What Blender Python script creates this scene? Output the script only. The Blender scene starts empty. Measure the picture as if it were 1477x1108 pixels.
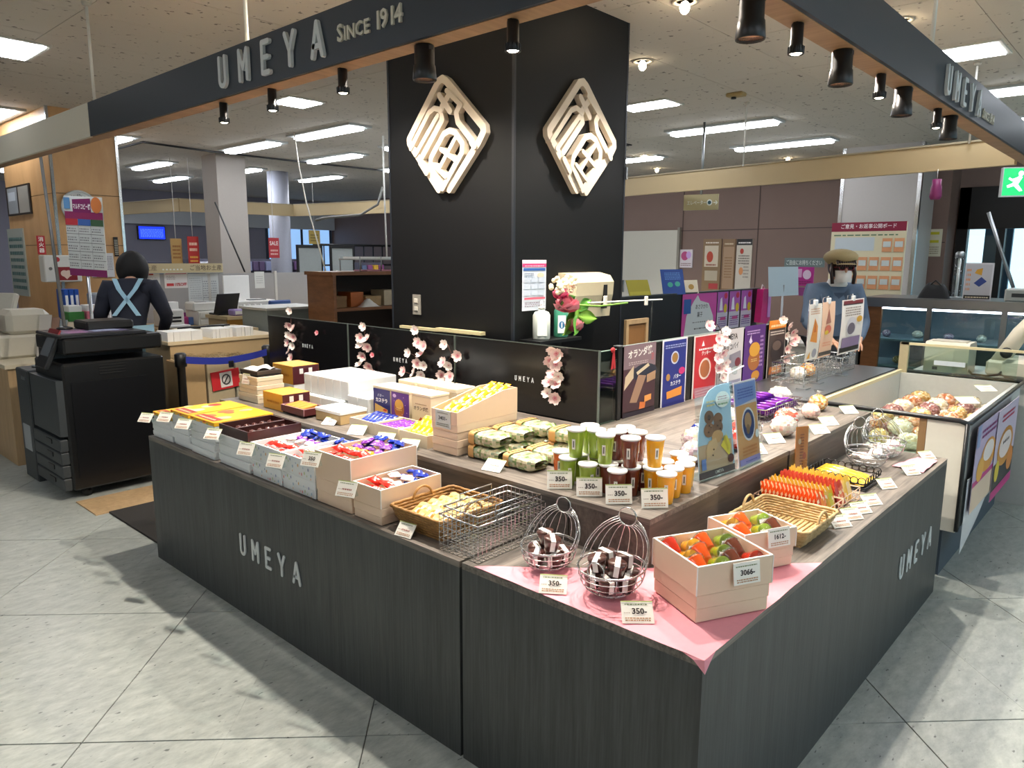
import bpy, bmesh, math, random
from mathutils import Vector, Matrix, noise
random.seed(7)
S = bpy.context.scene
COL = S.collection
# ------------------------------------------------------------------ camera
PW, PH, FPX = 1477, 1108, 1054.3
CAM = Vector((-1.4259, -0.7059, 1.5501))
_y, _p, _r = math.radians(42.3014), math.radians(9.8318), math.radians(0.2869)
FW = Vector((math.cos(_y)*math.cos(_p), math.sin(_y)*math.cos(_p), -math.sin(_p)))
_R = Vector((math.sin(_y), -math.cos(_y), 0)); _U = _R.cross(FW)
RT = _R*math.cos(_r)+_U*math.sin(_r); UP = _U*math.cos(_r)-_R*math.sin(_r)
cd = bpy.data.cameras.new('camera'); cam = bpy.data.objects.new('camera', cd); COL.objects.link(cam)
cd.sensor_width = 36; cd.lens = FPX/PW*36; cd.clip_start = 0.02; cd.clip_end = 200
cam.matrix_world = Matrix(((RT.x, UP.x, -FW.x, CAM.x), (RT.y, UP.y, -FW.y, CAM.y), (RT.z, UP.z, -FW.z, CAM.z), (0, 0, 0, 1)))
S.camera = cam
def D(px, py): return FW+RT*((px-PW/2)/FPX)-UP*((py-PH/2)/FPX)
def Z(px, py, z): d = D(px, py); return CAM+d*((z-CAM.z)/d.z)      # a pixel on a level surface
def X(px, py, x): d = D(px, py); return CAM+d*((x-CAM.x)/d.x)      # on a surface facing along x
def Y(px, py, y): d = D(px, py); return CAM+d*((y-CAM.y)/d.y)
def R(px, py, t): return CAM+D(px, py)*t                           # at a distance in metres
# ------------------------------------------------------------------ world, exposure
wd = bpy.data.worlds.new('world'); S.world = wd; wd.use_nodes = True
bg = wd.node_tree.nodes['Background']; bg.inputs[0].default_value = (0.62, 0.80, 1.0, 1); bg.inputs[1].default_value = 2.2
S.view_settings.view_transform = 'Standard'; S.view_settings.look = 'None'
S.view_settings.exposure = 0.22; S.view_settings.gamma = 1.0; S.view_settings.use_curve_mapping = False
TUBE_POWER, SPOT_POWER = 24.0, 12.5
# ------------------------------------------------------------------ materials
def hx(h):
    h = h.lstrip('#'); c = [int(h[i:i+2], 16)/255 for i in (0, 2, 4)]
    return tuple((v/12.92 if v <= .04045 else ((v+.055)/1.055)**2.4) for v in c)+(1,)
_mc = {}
def mat(color='#808080', rough=.5, metal=0, var=.06, scale=40, bump=0, spec=.5, coat=0, trans=0, emit=0, alpha=1, name=None):
    key = (color, rough, metal, var, scale, bump, spec, coat, trans, emit, alpha)
    if key in _mc: return _mc[key]
    m = bpy.data.materials.new(name or 'surface_'+color.strip('#')); m.use_nodes = True
    nt = m.node_tree; b = nt.nodes['Principled BSDF']; c = hx(color)
    b.inputs['Roughness'].default_value = rough; b.inputs['Metallic'].default_value = metal
    b.inputs['Specular IOR Level'].default_value = spec; b.inputs['Coat Weight'].default_value = coat
    b.inputs['Transmission Weight'].default_value = trans; b.inputs['Alpha'].default_value = alpha
    b.inputs['Base Color'].default_value = c
    if var or bump:
        tc = nt.nodes.new('ShaderNodeTexCoord'); n = nt.nodes.new('ShaderNodeTexNoise'); n.inputs['Scale'].default_value = scale
        n.inputs['Detail'].default_value = 3
        nt.links.new(tc.outputs['Object'], n.inputs['Vector'])
        r = nt.nodes.new('ShaderNodeMapRange'); r.inputs['To Min'].default_value = 1-var; r.inputs['To Max'].default_value = 1+var
        nt.links.new(n.outputs[0], r.inputs[0])
        x = nt.nodes.new('ShaderNodeVectorMath'); x.operation = 'SCALE'; x.inputs[0].default_value = c[:3]
        nt.links.new(r.outputs[0], x.inputs['Scale']); nt.links.new(x.outputs[0], b.inputs['Base Color'])
        if bump:
            bp = nt.nodes.new('ShaderNodeBump'); bp.inputs['Strength'].default_value = bump; bp.inputs['Distance'].default_value = .002
            nt.links.new(n.outputs[0], bp.inputs['Height']); nt.links.new(bp.outputs[0], b.inputs['Normal'])
    if emit:
        b.inputs['Emission Color'].default_value = c; b.inputs['Emission Strength'].default_value = emit
    _mc[key] = m; return m
def _attr(name, rough, emit=0):
    m = bpy.data.materials.new(name); m.use_nodes = True; nt = m.node_tree; b = nt.nodes['Principled BSDF']
    a = nt.nodes.new('ShaderNodeVertexColor'); a.layer_name = 'Col'
    nt.links.new(a.outputs[0], b.inputs['Base Color']); b.inputs['Roughness'].default_value = rough
    if emit: nt.links.new(a.outputs[0], b.inputs['Emission Color']); b.inputs['Emission Strength'].default_value = emit
    return m
PRINT = _attr('printed_ink', .45); SCREEN = _attr('lit_screen', .3, 1.6); FOIL = _attr('printed_film', .22)
def grain(name, c1, c2, sc, rough=.45, bump=.25):
    m = bpy.data.materials.new(name); m.use_nodes = True; nt = m.node_tree; b = nt.nodes['Principled BSDF']
    tc = nt.nodes.new('ShaderNodeTexCoord'); mp = nt.nodes.new('ShaderNodeMapping'); mp.inputs['Scale'].default_value = sc
    n = nt.nodes.new('ShaderNodeTexNoise'); n.inputs['Scale'].default_value = 1; n.inputs['Detail'].default_value = 6; n.inputs['Roughness'].default_value = .65
    n2 = nt.nodes.new('ShaderNodeTexNoise'); n2.inputs['Scale'].default_value = .22; n2.inputs['Detail'].default_value = 2
    nt.links.new(tc.outputs['Object'], mp.inputs[0]); nt.links.new(mp.outputs[0], n.inputs['Vector']); nt.links.new(mp.outputs[0], n2.inputs['Vector'])
    mx = nt.nodes.new('ShaderNodeMath'); mx.operation = 'MULTIPLY_ADD'; mx.inputs[1].default_value = .65
    ad = nt.nodes.new('ShaderNodeMath'); ad.operation = 'MULTIPLY'; ad.inputs[1].default_value = .35
    nt.links.new(n2.outputs[0], ad.inputs[0]); nt.links.new(n.outputs[0], mx.inputs[0]); nt.links.new(ad.outputs[0], mx.inputs[2])
    cr = nt.nodes.new('ShaderNodeValToRGB'); cr.color_ramp.elements[0].position = .34; cr.color_ramp.elements[1].position = .68
    cr.color_ramp.elements[0].color = hx(c1); cr.color_ramp.elements[1].color = hx(c2)
    nt.links.new(mx.outputs[0], cr.inputs[0]); nt.links.new(cr.outputs[0], b.inputs['Base Color'])
    bp = nt.nodes.new('ShaderNodeBump'); bp.inputs['Strength'].default_value = bump; bp.inputs['Distance'].default_value = .001
    nt.links.new(n.outputs[0], bp.inputs['Height']); nt.links.new(bp.outputs[0], b.inputs['Normal'])
    b.inputs['Roughness'].default_value = rough; return m
LAM_V = grain('dark_laminate_upright', '#292b2c', '#484c4c', (130, 130, 5))
LAM_Y = grain('grey_laminate_along_y', '#3e3a36', '#8a8178', (90, 5, 90))
LAM_X = grain('grey_laminate_along_x', '#3e3a36', '#8a8178', (5, 90, 90))
BLACKP = mat('#15171b', .35, var=.1, scale=8, name='black_board')
WOODTRIM = grain('tan_wood_trim', '#8d6d4d', '#b08c66', (4, 40, 40), .5, .05)
TANCOL = grain('tan_wood_column', '#c0925f', '#d8ad78', (6, 6, 2), .4, .03)
OAK = grain('oak_board', '#a58a66', '#c4a67e', (30, 30, 3), .5, .05)
BROWNW = grain('brown_shelf_wood', '#6d4527', '#8d5d38', (8, 8, 30), .45, .05)
WICKER = grain('wicker_cane', '#7c5527', '#b98a4c', (60, 60, 60), .55, .2)
STRAW = grain('straw_cane', '#a88755', '#dcc08c', (60, 60, 60), .55, .2)
def floor_mat():
    m = bpy.data.materials.new('floor_tile_stone'); m.use_nodes = True; nt = m.node_tree; b = nt.nodes['Principled BSDF']
    g = nt.nodes.new('ShaderNodeNewGeometry')
    n1 = nt.nodes.new('ShaderNodeTexNoise'); n1.inputs['Scale'].default_value = 26; n1.inputs['Detail'].default_value = 7; n1.inputs['Roughness'].default_value = .7
    n2 = nt.nodes.new('ShaderNodeTexNoise'); n2.inputs['Scale'].default_value = 3.0; n2.inputs['Detail'].default_value = 3
    n3 = nt.nodes.new('ShaderNodeTexNoise'); n3.inputs['Scale'].default_value = 60; n3.inputs['Detail'].default_value = 2
    mp = nt.nodes.new('ShaderNodeMapping'); mp.inputs['Rotation'].default_value = (0, 0, .78); mp.inputs['Scale'].default_value = (.45, 1, 1)
    nt.links.new(g.outputs['Position'], mp.inputs[0])
    for n in (n1, n2, n3): nt.links.new(mp.outputs[0], n.inputs['Vector'])
    cr = nt.nodes.new('ShaderNodeValToRGB'); e = cr.color_ramp.elements
    e[0].position = .25; e[0].color = hx('#868c88'); e[1].position = .75; e[1].color = hx('#b9beb8')
    nt.links.new(n1.outputs[0], cr.inputs[0])
    c2 = nt.nodes.new('ShaderNodeValToRGB'); e = c2.color_ramp.elements
    e[0].position = .26; e[0].color = (.30, .31, .31, 1); e[1].position = .33; e[1].color = (1, 1, 1, 1)
    nt.links.new(n3.outputs[0], c2.inputs[0])
    mr = nt.nodes.new('ShaderNodeMapRange'); mr.inputs['To Min'].default_value = .85; mr.inputs['To Max'].default_value = 1.12
    nt.links.new(n2.outputs[0], mr.inputs[0])
    a = nt.nodes.new('ShaderNodeVectorMath'); a.operation = 'SCALE'; nt.links.new(cr.outputs[0], a.inputs[0]); nt.links.new(mr.outputs[0], a.inputs['Scale'])
    mu = nt.nodes.new('ShaderNodeVectorMath'); mu.operation = 'MULTIPLY'; nt.links.new(a.outputs[0], mu.inputs[0]); nt.links.new(c2.outputs[0], mu.inputs[1])
    nt.links.new(mu.outputs[0], b.inputs['Base Color'])
    r = nt.nodes.new('ShaderNodeMapRange'); r.inputs['To Min'].default_value = .24; r.inputs['To Max'].default_value = .44
    nt.links.new(n1.outputs[0], r.inputs[0]); nt.links.new(r.outputs[0], b.inputs['Roughness'])
    return m
FLOOR = floor_mat()
def ceil_mat():
    m = bpy.data.materials.new('mineral_ceiling_board'); m.use_nodes = True; nt = m.node_tree; b = nt.nodes['Principled BSDF']
    g = nt.nodes.new('ShaderNodeNewGeometry'); n = nt.nodes.new('ShaderNodeTexNoise'); n.inputs['Scale'].default_value = 24; n.inputs['Detail'].default_value = 2
    nt.links.new(g.outputs['Position'], n.inputs['Vector'])
    cr = nt.nodes.new('ShaderNodeValToRGB'); e = cr.color_ramp.elements
    e[0].position = .29; e[0].color = hx('#7a736a'); e[1].position = .34; e[1].color = hx('#cbc3b6')
    nt.links.new(n.outputs[0], cr.inputs[0]); nt.links.new(cr.outputs[0], b.inputs['Base Color']); b.inputs['Roughness'].default_value = .9
    return m
CEIL = ceil_mat()
def clear(name, tint, refl=.06, rough=.03):
    m = bpy.data.materials.new(name); m.use_nodes = True; nt = m.node_tree
    for n in list(nt.nodes): nt.nodes.remove(n)
    o = nt.nodes.new('ShaderNodeOutputMaterial'); t = nt.nodes.new('ShaderNodeBsdfTransparent'); gl = nt.nodes.new('ShaderNodeBsdfGlossy')
    t.inputs[0].default_value = hx(tint); gl.inputs['Roughness'].default_value = rough
    lw = nt.nodes.new('ShaderNodeLayerWeight'); lw.inputs[0].default_value = .5
    pw = nt.nodes.new('ShaderNodeMath'); pw.operation = 'POWER'; pw.inputs[1].default_value = 4
    ad = nt.nodes.new('ShaderNodeMath'); ad.operation = 'MULTIPLY_ADD'; ad.inputs[1].default_value = .45; ad.inputs[2].default_value = refl
    mx = nt.nodes.new('ShaderNodeMixShader'); nt.links.new(lw.outputs['Facing'], pw.inputs[0]); nt.links.new(pw.outputs[0], ad.inputs[0]); nt.links.new(ad.outputs[0], mx.inputs[0])
    nt.links.new(t.outputs[0], mx.inputs[1]); nt.links.new(gl.outputs[0], mx.inputs[2]); nt.links.new(mx.outputs[0], o.inputs[0]); return m
GLASS = clear('clear_glass', '#e8f4f0'); ACRYL = clear('clear_acrylic', '#f4fafa', .07); FILM = clear('clear_film', '#f6f6f4', .10, .15); GREENGLASS = clear('greenish_glass', '#b9d2c6', .06)
CHROME = mat('#c9cacb', .22, 1, 0, name='bright_wire'); STEEL = mat('#9da1a3', .35, 1, .05, 6, name='brushed_steel'); DKMETAL = mat('#141416', .38, .3, 0, name='black_metal')
WHITE = mat('#e9e8e4', .6, var=.02, name='white_paper'); CREAM = mat('#dccfb4', .6, var=.03, name='cream_card'); BEIGE = mat('#e3c8ad', .55, var=.02, name='beige_card')
GREYPL = mat('#c9c4b4', .45, var=.03, name='putty_plastic'); BLACKPL = mat('#101113', .4, var=.05, name='black_plastic'); DKGREY = mat('#33383b', .45, var=.05, name='charcoal_plastic')
# ------------------------------------------------------------------ mesh builder
class MB:
    def __init__(s): s.v = []; s.f = []; s.c = []; s.sm = []; s.M = None
    def add(s, vs, fs, col=None, smooth=False, M=None):
        o = len(s.v); mm = s.M
        if M is not None: mm = (s.M @ M) if s.M is not None else M
        for p in vs: s.v.append(tuple(mm @ Vector(p)) if mm is not None else tuple(p))
        for f in fs: s.f.append(tuple(i+o for i in f)); s.c.append(col); s.sm.append(smooth)
        return s
    def box(s, c, d, col=None, rz=0, M=None):
        x, y, z = d[0]/2, d[1]/2, d[2]/2; m = Matrix.Translation(c) @ Matrix.Rotation(rz, 4, 'Z')
        if M is not None: m = M @ m
        vs = [(-x, -y, -z), (x, -y, -z), (x, y, -z), (-x, y, -z), (-x, -y, z), (x, -y, z), (x, y, z), (-x, y, z)]
        return s.add(vs, [(0, 3, 2, 1), (4, 5, 6, 7), (0, 1, 5, 4), (1, 2, 6, 5), (2, 3, 7, 6), (3, 0, 4, 7)], col, M=m)
    def b2(s, a, b, col=None):
        return s.box([(a[i]+b[i])/2 for i in range(3)], [abs(b[i]-a[i]) for i in range(3)], col)
    def cbox(s, c, d, ch=.004, col=None, rz=0, M=None):      # box with bevelled edges
        m = Matrix.Translation(c) @ Matrix.Rotation(rz, 4, 'Z')
        if M is not None: m = M @ m
        x, y, z = d[0]/2, d[1]/2, d[2]/2; ch = min(ch, x*.9, y*.9, z*.9); pts = []
        for sx in (-1, 1):
            for sy in (-1, 1):
                for sz in (-1, 1):
                    pts += [(sx*x, sy*(y-ch), sz*(z-ch)), (sx*(x-ch), sy*y, sz*(z-ch)), (sx*(x-ch), sy*(y-ch), sz*z)]
        def q(sx, sy, sz, k): return (((sx > 0)*2+(sy > 0))*2+(sz > 0))*3+k
        F = []
        for a in (-1, 1):
            F.append([q(a, -1, -1, 0), q(a, 1, -1, 0), q(a, 1, 1, 0), q(a, -1, 1, 0)][::a])
            F.append([q(-1, a, -1, 1), q(-1, a, 1, 1), q(1, a, 1, 1), q(1, a, -1, 1)][::a])
            F.append([q(-1, -1, a, 2), q(1, -1, a, 2), q(1, 1, a, 2), q(-1, 1, a, 2)][::a])
            for b in (-1, 1):
                F.append([q(a, b, -1, 0), q(a, b, -1, 1), q(a, b, 1, 1), q(a, b, 1, 0)][::a*b])
                F.append([q(a, -1, b, 0), q(a, 1, b, 0), q(a, 1, b, 2), q(a, -1, b, 2)][::a*b])
                F.append([q(-1, a, b, 1), q(-1, a, b, 2), q(1, a, b, 2), q(1, a, b, 1)][::a*b])
                for e in (-1, 1): F.append([q(a, b, e, 0), q(a, b, e, 1), q(a, b, e, 2)][::a*b*e])
        return s.add(pts, F, col, M=m)
    def prism(s, pts, z0, z1, col=None, M=None, caps=True):    # outline in xy pulled along z
        n = len(pts); vs = [(p[0], p[1], z0) for p in pts]+[(p[0], p[1], z1) for p in pts]
        fs = [(i, (i+1) % n, n+(i+1) % n, n+i) for i in range(n)]
        if caps: fs += [tuple(range(n))[::-1], tuple(range(n, 2*n))]
        return s.add(vs, fs, col, M=M)
    def lathe(s, prof, n=16, c=(0, 0, 0), col=None, smooth=True, M=None, sx=1, sy=1):
        vs = []; fs = []; k = len(prof)
        for r, z in prof:
            for i in range(n):
                a = 2*math.pi*i/n; vs.append((c[0]+sx*r*math.cos(a), c[1]+sy*r*math.sin(a), c[2]+z))
        for j in range(k-1):
            for i in range(n): fs.append((j*n+i, j*n+(i+1) % n, (j+1)*n+(i+1) % n, (j+1)*n+i))
        if prof[0][0] > 1e-5: fs.append(tuple(range(n))[::-1])
        if prof[-1][0] > 1e-5: fs.append(tuple(range((k-1)*n, k*n)))
        return s.add(vs, fs, col, smooth, M)
    def cyl(s, a, b, r, n=12, col=None, smooth=True, r2=None): return s.tube([a, b], r, n, col=col, smooth=smooth, r2=r2)
    def tube(s, path, r, n=6, closed=False, col=None, smooth=True, r2=None, caps=True):
        P = [Vector(p) for p in path]; k = len(P); vs = []; fs = []; ref = None
        for i in range(k):
            if closed: t = P[(i+1) % k]-P[i-1]
            else: t = P[min(i+1, k-1)]-P[max(i-1, 0)]
            if t.length < 1e-9: t = Vector((0, 0, 1))
            t.normalize()
            if ref is None: ref = Vector((0, 0, 1)) if abs(t.z) < .9 else Vector((1, 0, 0))
            u = ref-t*ref.dot(t)
            if u.length < 1e-6: u = t.orthogonal()
            u.normalize(); w = t.cross(u); ref = u
            rr = r if r2 is None else r+(r2-r)*i/(k-1)
            if isinstance(r, (list, tuple)): rr = r[i]
            for j in range(n):
                a = 2*math.pi*j/n; vs.append(P[i]+u*(rr*math.cos(a))+w*(rr*math.sin(a)))
        for i in range(k if closed else k-1):
            for j in range(n): fs.append((i*n+j, i*n+(j+1) % n, ((i+1) % k)*n+(j+1) % n, ((i+1) % k)*n+j))
        if not closed and caps: fs += [tuple(range(n))[::-1], tuple(range((k-1)*n, k*n))]
        return s.add(vs, fs, col, smooth)
    def ring(s, c, r, tr, n=20, m=5, M=None, col=None, ry=None, axis='Z'):
        pts = []
        for i in range(n):
            a = 2*math.pi*i/n; u, v = r*math.cos(a), (ry or r)*math.sin(a)
            pts.append(Vector(c)+Vector({'Z': (u, v, 0), 'X': (0, u, v), 'Y': (u, 0, v)}[axis]))
        if M is not None: pts = [M @ p for p in pts]
        return s.tube(pts, tr, m, True, col)
    def ell(s, c, r, nu=12, nv=8, col=None, M=None, f=None):
        vs = []; fs = []
        for j in range(nv+1):
            th = math.pi*j/nv
            for i in range(nu):
                ph = 2*math.pi*i/nu; d = Vector((math.sin(th)*math.cos(ph), math.sin(th)*math.sin(ph), -math.cos(th)))
                k = f(d) if f else 1
                vs.append((c[0]+r[0]*d.x*k, c[1]+r[1]*d.y*k, c[2]+r[2]*d.z*k))
        for j in range(nv):
            for i in range(nu): fs.append((j*nu+i, j*nu+(i+1) % nu, (j+1)*nu+(i+1) % nu, (j+1)*nu+i))
        return s.add(vs, fs, col, True, M)
    def grid(s, fn, nu, nv, col=None, smooth=True, M=None):
        vs = [fn(i/nu, j/nv) for j in range(nv+1) for i in range(nu+1)]; w = nu+1
        fs = [(j*w+i, j*w+i+1, (j+1)*w+i+1, (j+1)*w+i) for j in range(nv) for i in range(nu)]
        cs = col
        if callable(col):
            for k, f in enumerate(fs): s.add([vs[q] for q in f], [(0, 1, 2, 3)], col((k % nu+.5)/nu, (k//nu+.5)/nv), smooth, M)
            return s
        return s.add(vs, fs, cs, smooth, M)
    def build(s, name, m=None, parent=None, loc=None, rz=None):
        me = bpy.data.meshes.new(name); me.from_pydata(s.v, [], s.f)
        if any(s.sm): me.polygons.foreach_set('use_smooth', s.sm)
        if any(c is not None for c in s.c):
            at = me.color_attributes.new('Col', 'FLOAT_COLOR', 'CORNER'); buf = []
            for f, c in zip(s.f, s.c): buf.extend((tuple(c) if c is not None else (1, 1, 1, 1))*len(f))
            at.data.foreach_set('color', buf)
        me.update(); me.materials.append(m or PRINT)
        o = bpy.data.objects.new(name, me); COL.objects.link(o)
        if parent is not None: o.parent = parent
        if loc is not None: o.location = loc
        if rz is not None: o.rotation_euler = (0, 0, rz)
        return o
def tag(o, label, cat, group=None, kind=None):
    if label: o['label'] = label
    if cat: o['category'] = cat
    if group: o['group'] = group
    if kind: o['kind'] = kind
    return o
def thing(name, label, cat, loc=(0, 0, 0), rz=0, group=None):
    o = bpy.data.objects.new(name, None); COL.objects.link(o); o.empty_display_size = .05
    o.location = loc; o.rotation_euler = (0, 0, rz); return tag(o, label, cat, group)
def struct(name, mb, m, parent=None):
    o = mb.build(name, m, parent)
    if parent is None: o['kind'] = 'structure'
    return o
def dup(root, loc=None, rot=None, label=None, group=None, parent=None, scale=None):
    r = root.copy(); COL.objects.link(r)
    if parent is not None: r.parent = parent
    if loc is not None: r.location = loc
    if rot is not None: r.rotation_euler = rot if hasattr(rot, '__len__') else (0, 0, rot)
    if scale is not None: r.scale = (scale,)*3 if not hasattr(scale, '__len__') else scale
    if label: r['label'] = label
    if group: r['group'] = group
    for ch in root.children:
        c = ch.copy(); COL.objects.link(c); c.parent = r
        for g in ch.children: e = g.copy(); COL.objects.link(e); e.parent = c
    return r
# ------------------------------------------------------------------ lettering
_tc = {}
def text_geo(body, ext=0, bold=0, align='CENTER', res=2):
    k = (body, ext, bold, align)
    if k in _tc: return _tc[k]
    c = bpy.data.curves.new('t', 'FONT'); c.body = body; c.size = 1; c.resolution_u = res; c.align_x = align; c.align_y = 'CENTER'
    c.extrude = ext; c.offset = bold
    o = bpy.data.objects.new('t', c); COL.objects.link(o)
    dg = bpy.context.evaluated_depsgraph_get(); me = bpy.data.meshes.new_from_object(o.evaluated_get(dg))
    g = ([tuple(v.co) for v in me.vertices], [tuple(p.vertices) for p in me.polygons])
    bpy.data.objects.remove(o); bpy.data.curves.remove(c); bpy.data.meshes.remove(me)
    _tc[k] = g; return g
def stroke(mb, pts, w, z0, z1, col=None, M=None, n=8):       # round-ended bar lettering, in the xy plane
    for k, (a, b) in enumerate(zip(pts[:-1], pts[1:])):
        z1 += .00007; a = Vector(a); b = Vector(b); d = b-a; t = math.atan2(d.y, d.x); o = []
        for i in range(n+1): q = t-math.pi/2+math.pi*i/n; o.append((b.x+w/2*math.cos(q), b.y+w/2*math.sin(q)))
        for i in range(n+1): q = t+math.pi/2+math.pi*i/n; o.append((a.x+w/2*math.cos(q), a.y+w/2*math.sin(q)))
        mb.prism(o, z0, z1, col, M)
def arc(cx, cy, r, a0, a1, n=8, ry=None): return [(cx+r*math.cos(math.radians(a0+(a1-a0)*i/n)), cy+(ry or r)*math.sin(math.radians(a0+(a1-a0)*i/n))) for i in range(n+1)]
LET = {'U': [[(0, 1), (0, .28)]+arc(.22, .22, .22, 180, 360)+[(.44, .28), (.44, 1)]], 'M': [[(0, 0), (0, 1), (.27, .38), (.54, 1), (.54, 0)]],
       'E': [[(.42, 1), (0, 1), (0, 0), (.42, 0)], [(0, .5), (.36, .5)]], 'Y': [[(0, 1), (.26, .45), (.26, 0)], [(.52, 1), (.26, .45)]],
       'A': [[(0, 0), (.28, 1), (.56, 0)], [(.09, .3), (.47, .3)]]}
LW = {'U': .44, 'M': .54, 'E': .42, 'Y': .52, 'A': .56}
def fmx(o, n, tilt=0, roll=0):       # upright face at o whose normal points along angle n (degrees), leaning back by tilt
    a = math.radians(n)
    m = Matrix(((-math.sin(a), 0, math.cos(a), o[0]), (math.cos(a), 0, math.sin(a), o[1]), (0, 1, 0, o[2]), (0, 0, 0, 1)))
    return m @ Matrix.Rotation(math.radians(roll), 4, 'Z') @ Matrix.Rotation(-math.radians(tilt), 4, 'X')
def umeya(parent, M, h, m, depth=.008, gap=.34, w=.15):      # the five letters, each a mesh, on face M with lower left at its origin
    x = 0
    for ch in 'UMEYA':
        mb = MB()
        for p in LET[ch]: stroke(mb, [((x+a)*h, b*h) for a, b in p], w*h, 0, depth, M=M, n=6)
        mb.build('letter', m, parent); x += LW[ch]+gap
    return x*h
# ------------------------------------------------------------------ flat print: list of shapes in unit square of a sheet
def cut(s): return hx(s) if isinstance(s, str) else s
def print_mesh(items, w, h, name, parent, M, m=None, z=.0006, bend=None):
    mb = MB(); k = 0
    for it in items:
        k += 1; t = it[0]; zz = z+k*.00025
        if t == 'r': _, x, y, a, b, c = it; vs = [(x*w, y*h, zz), ((x+a)*w, y*h, zz), ((x+a)*w, (y+b)*h, zz), (x*w, (y+b)*h, zz)]; fs = [(0, 1, 2, 3)]
        elif t == 'e':
            _, x, y, a, b, c = it; n = 18; vs = [(x*w+a*w*math.cos(2*math.pi*i/n), y*h+b*h*math.sin(2*math.pi*i/n), zz) for i in range(n)]; fs = [tuple(range(n))]
        elif t == 'p': _, pts, c = it; vs = [(a*w, b*h, zz) for a, b in pts]; fs = [tuple(range(len(pts)))]
        elif t == 'b':       # rows of short dashes standing for small print that cannot be read
            _, x, y, a, b, rows, c = it; rr = random.Random(hash((x, y, rows)) & 255); vs = []; fs = []
            for q in range(rows):
                yy = y+b*(rows-1-q)/rows; xx = x
                while xx < x+a-.001:
                    l = min(rr.uniform(.04, .12)*max(a, .3), x+a-xx); o = len(vs); hh = b/rows*.5
                    vs += [(xx*w, yy*h, zz), ((xx+l)*w, yy*h, zz), ((xx+l)*w, (yy+hh)*h, zz), (xx*w, (yy+hh)*h, zz)]; fs.append((o, o+1, o+2, o+3)); xx += l+.02
        elif t == 't':
            _, s, x, y, sz, c = it[:6]; bd = it[6] if len(it) > 6 else .015; rot = it[7] if len(it) > 7 else 0; maxw = it[8] if len(it) > 8 else None
            v, fs = text_geo(s, 0, bd); q = sz*h; sx = q
            if maxw:
                ww = max(p[0] for p in v)-min(p[0] for p in v); sx = min(q, maxw*w/ww)
            cr, sr = math.cos(math.radians(rot)), math.sin(math.radians(rot))
            vs = [(x*w+p[0]*sx*cr-p[1]*q*sr, y*h+p[0]*sx*sr+p[1]*q*cr, zz) for p in v]
        if bend: vs = [(p[0], p[1], p[2]+bend(p[0]/w, p[1]/h)) for p in vs]
        mb.add(vs, fs, cut(c), M=M)
    return mb.build(name, m or PRINT, parent)
def sheet(name, label, cat, M, w, h, bgc, items=(), th=.002, group=None, border=None, m=None, parent=None, origin='c', extra=None):
    """a thin printed sheet; M places its lower-left corner (or centre when origin is c)"""
    if origin == 'c': M = M @ Matrix.Translation((-w/2, -h/2, 0))
    elif origin == 'b': M = M @ Matrix.Translation((-w/2, 0, 0))
    t = parent or thing(name, label, cat, tuple(M @ Vector((w/2, 0, 0))), 0, group)
    if parent is None: L = Matrix.Translation(-Vector(t.location)) @ M
    else: L = M
    sh_ = MB().box((w/2, h/2, -th/2), (w, h, th), cut(bgc), M=L).build('sheet', m or PRINT, t)
    it = list(items)
    if border: it = [('r', 0, 0, 1, .012*w/h+.004, border), ('r', 0, 1-.012*w/h-.004, 1, .012*w/h+.004, border), ('r', 0, 0, .03, 1, border), ('r', .97, 0, .03, 1, border)]+it
    if it: print_mesh(it, w, h, 'print', sh_, L, m)
    return t
# ================================================================== the setting
CZ = 2.85
def inview(p, m=80):
    d = Vector(p)-CAM; w = d.dot(FW)
    if w < .2: return False
    x = PW/2+FPX*d.dot(RT)/w; y = PH/2-FPX*d.dot(UP)/w
    return -m < x < PW+m and -m < y < PH+m
GROUT = mat('#4d504e', .8, name='dark_grout')
fl = struct('floor', MB().b2((-5, -5, -.12), (14, 16, -.004)), GROUT)
TU, TV = .88, .455
tm = MB().cbox((0, 0, -.003), (TU-.005, TV-.0022, .006), .0008)
cells = []
for i in range(-9, 22):
    for j in range(-24, 30):
        u = .68+TU*(i+.5); v = 1.335+TV*(j+.5)+(.001 if j % 2 else -.001)
        x, y = (u-v)/math.sqrt(2), (u+v)/math.sqrt(2)
        if not(-4.6 < x < 9 and -4.6 < y < 15): continue
        hid = (.5 < x < 2.6 and .5 < y < 2.9)
        vis = inview((x, y, 0), 160) and not hid and (x < .3 or y < .3 or x > 5)
        cells.append((0 if vis else 1, (Vector((x, y, 0))-CAM).length, x, y))
cells.sort(); t0 = None; rest = MB()
for k, (h, d, x, y) in enumerate(cells):
    if h == 0 and k < 290:
        if t0 is None: t0 = tm.build('floor_tile', FLOOR, fl, (x, y, 0), math.pi/4); t = t0
        else: t = t0.copy(); COL.objects.link(t); t.location = (x, y, 0)
    else: rest.box((x, y, -.003), (TU-.005, TV-.0022, .006), rz=math.pi/4)
tag(rest.build('floor_tiles_beyond', FLOOR, fl), None, None, None, 'stuff')
ce = struct('ceiling', MB().b2((-5, -5, CZ+.006), (14, 16, CZ+.12)), mat('#6a655e', .9, name='ceiling_gap'))
c0 = None; rest = MB(); cells = []
for i in range(-6, 17):
    for j in range(-9, 27):
        x, y = .13+.94*(i+.5), .25+.606*(j+.5)
        if x > 13.5 or y > 15.5: continue
        cells.append((not inview((x, y, CZ), 60), (Vector((x, y, CZ))-CAM).length, x, y))
cells.sort()
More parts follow.
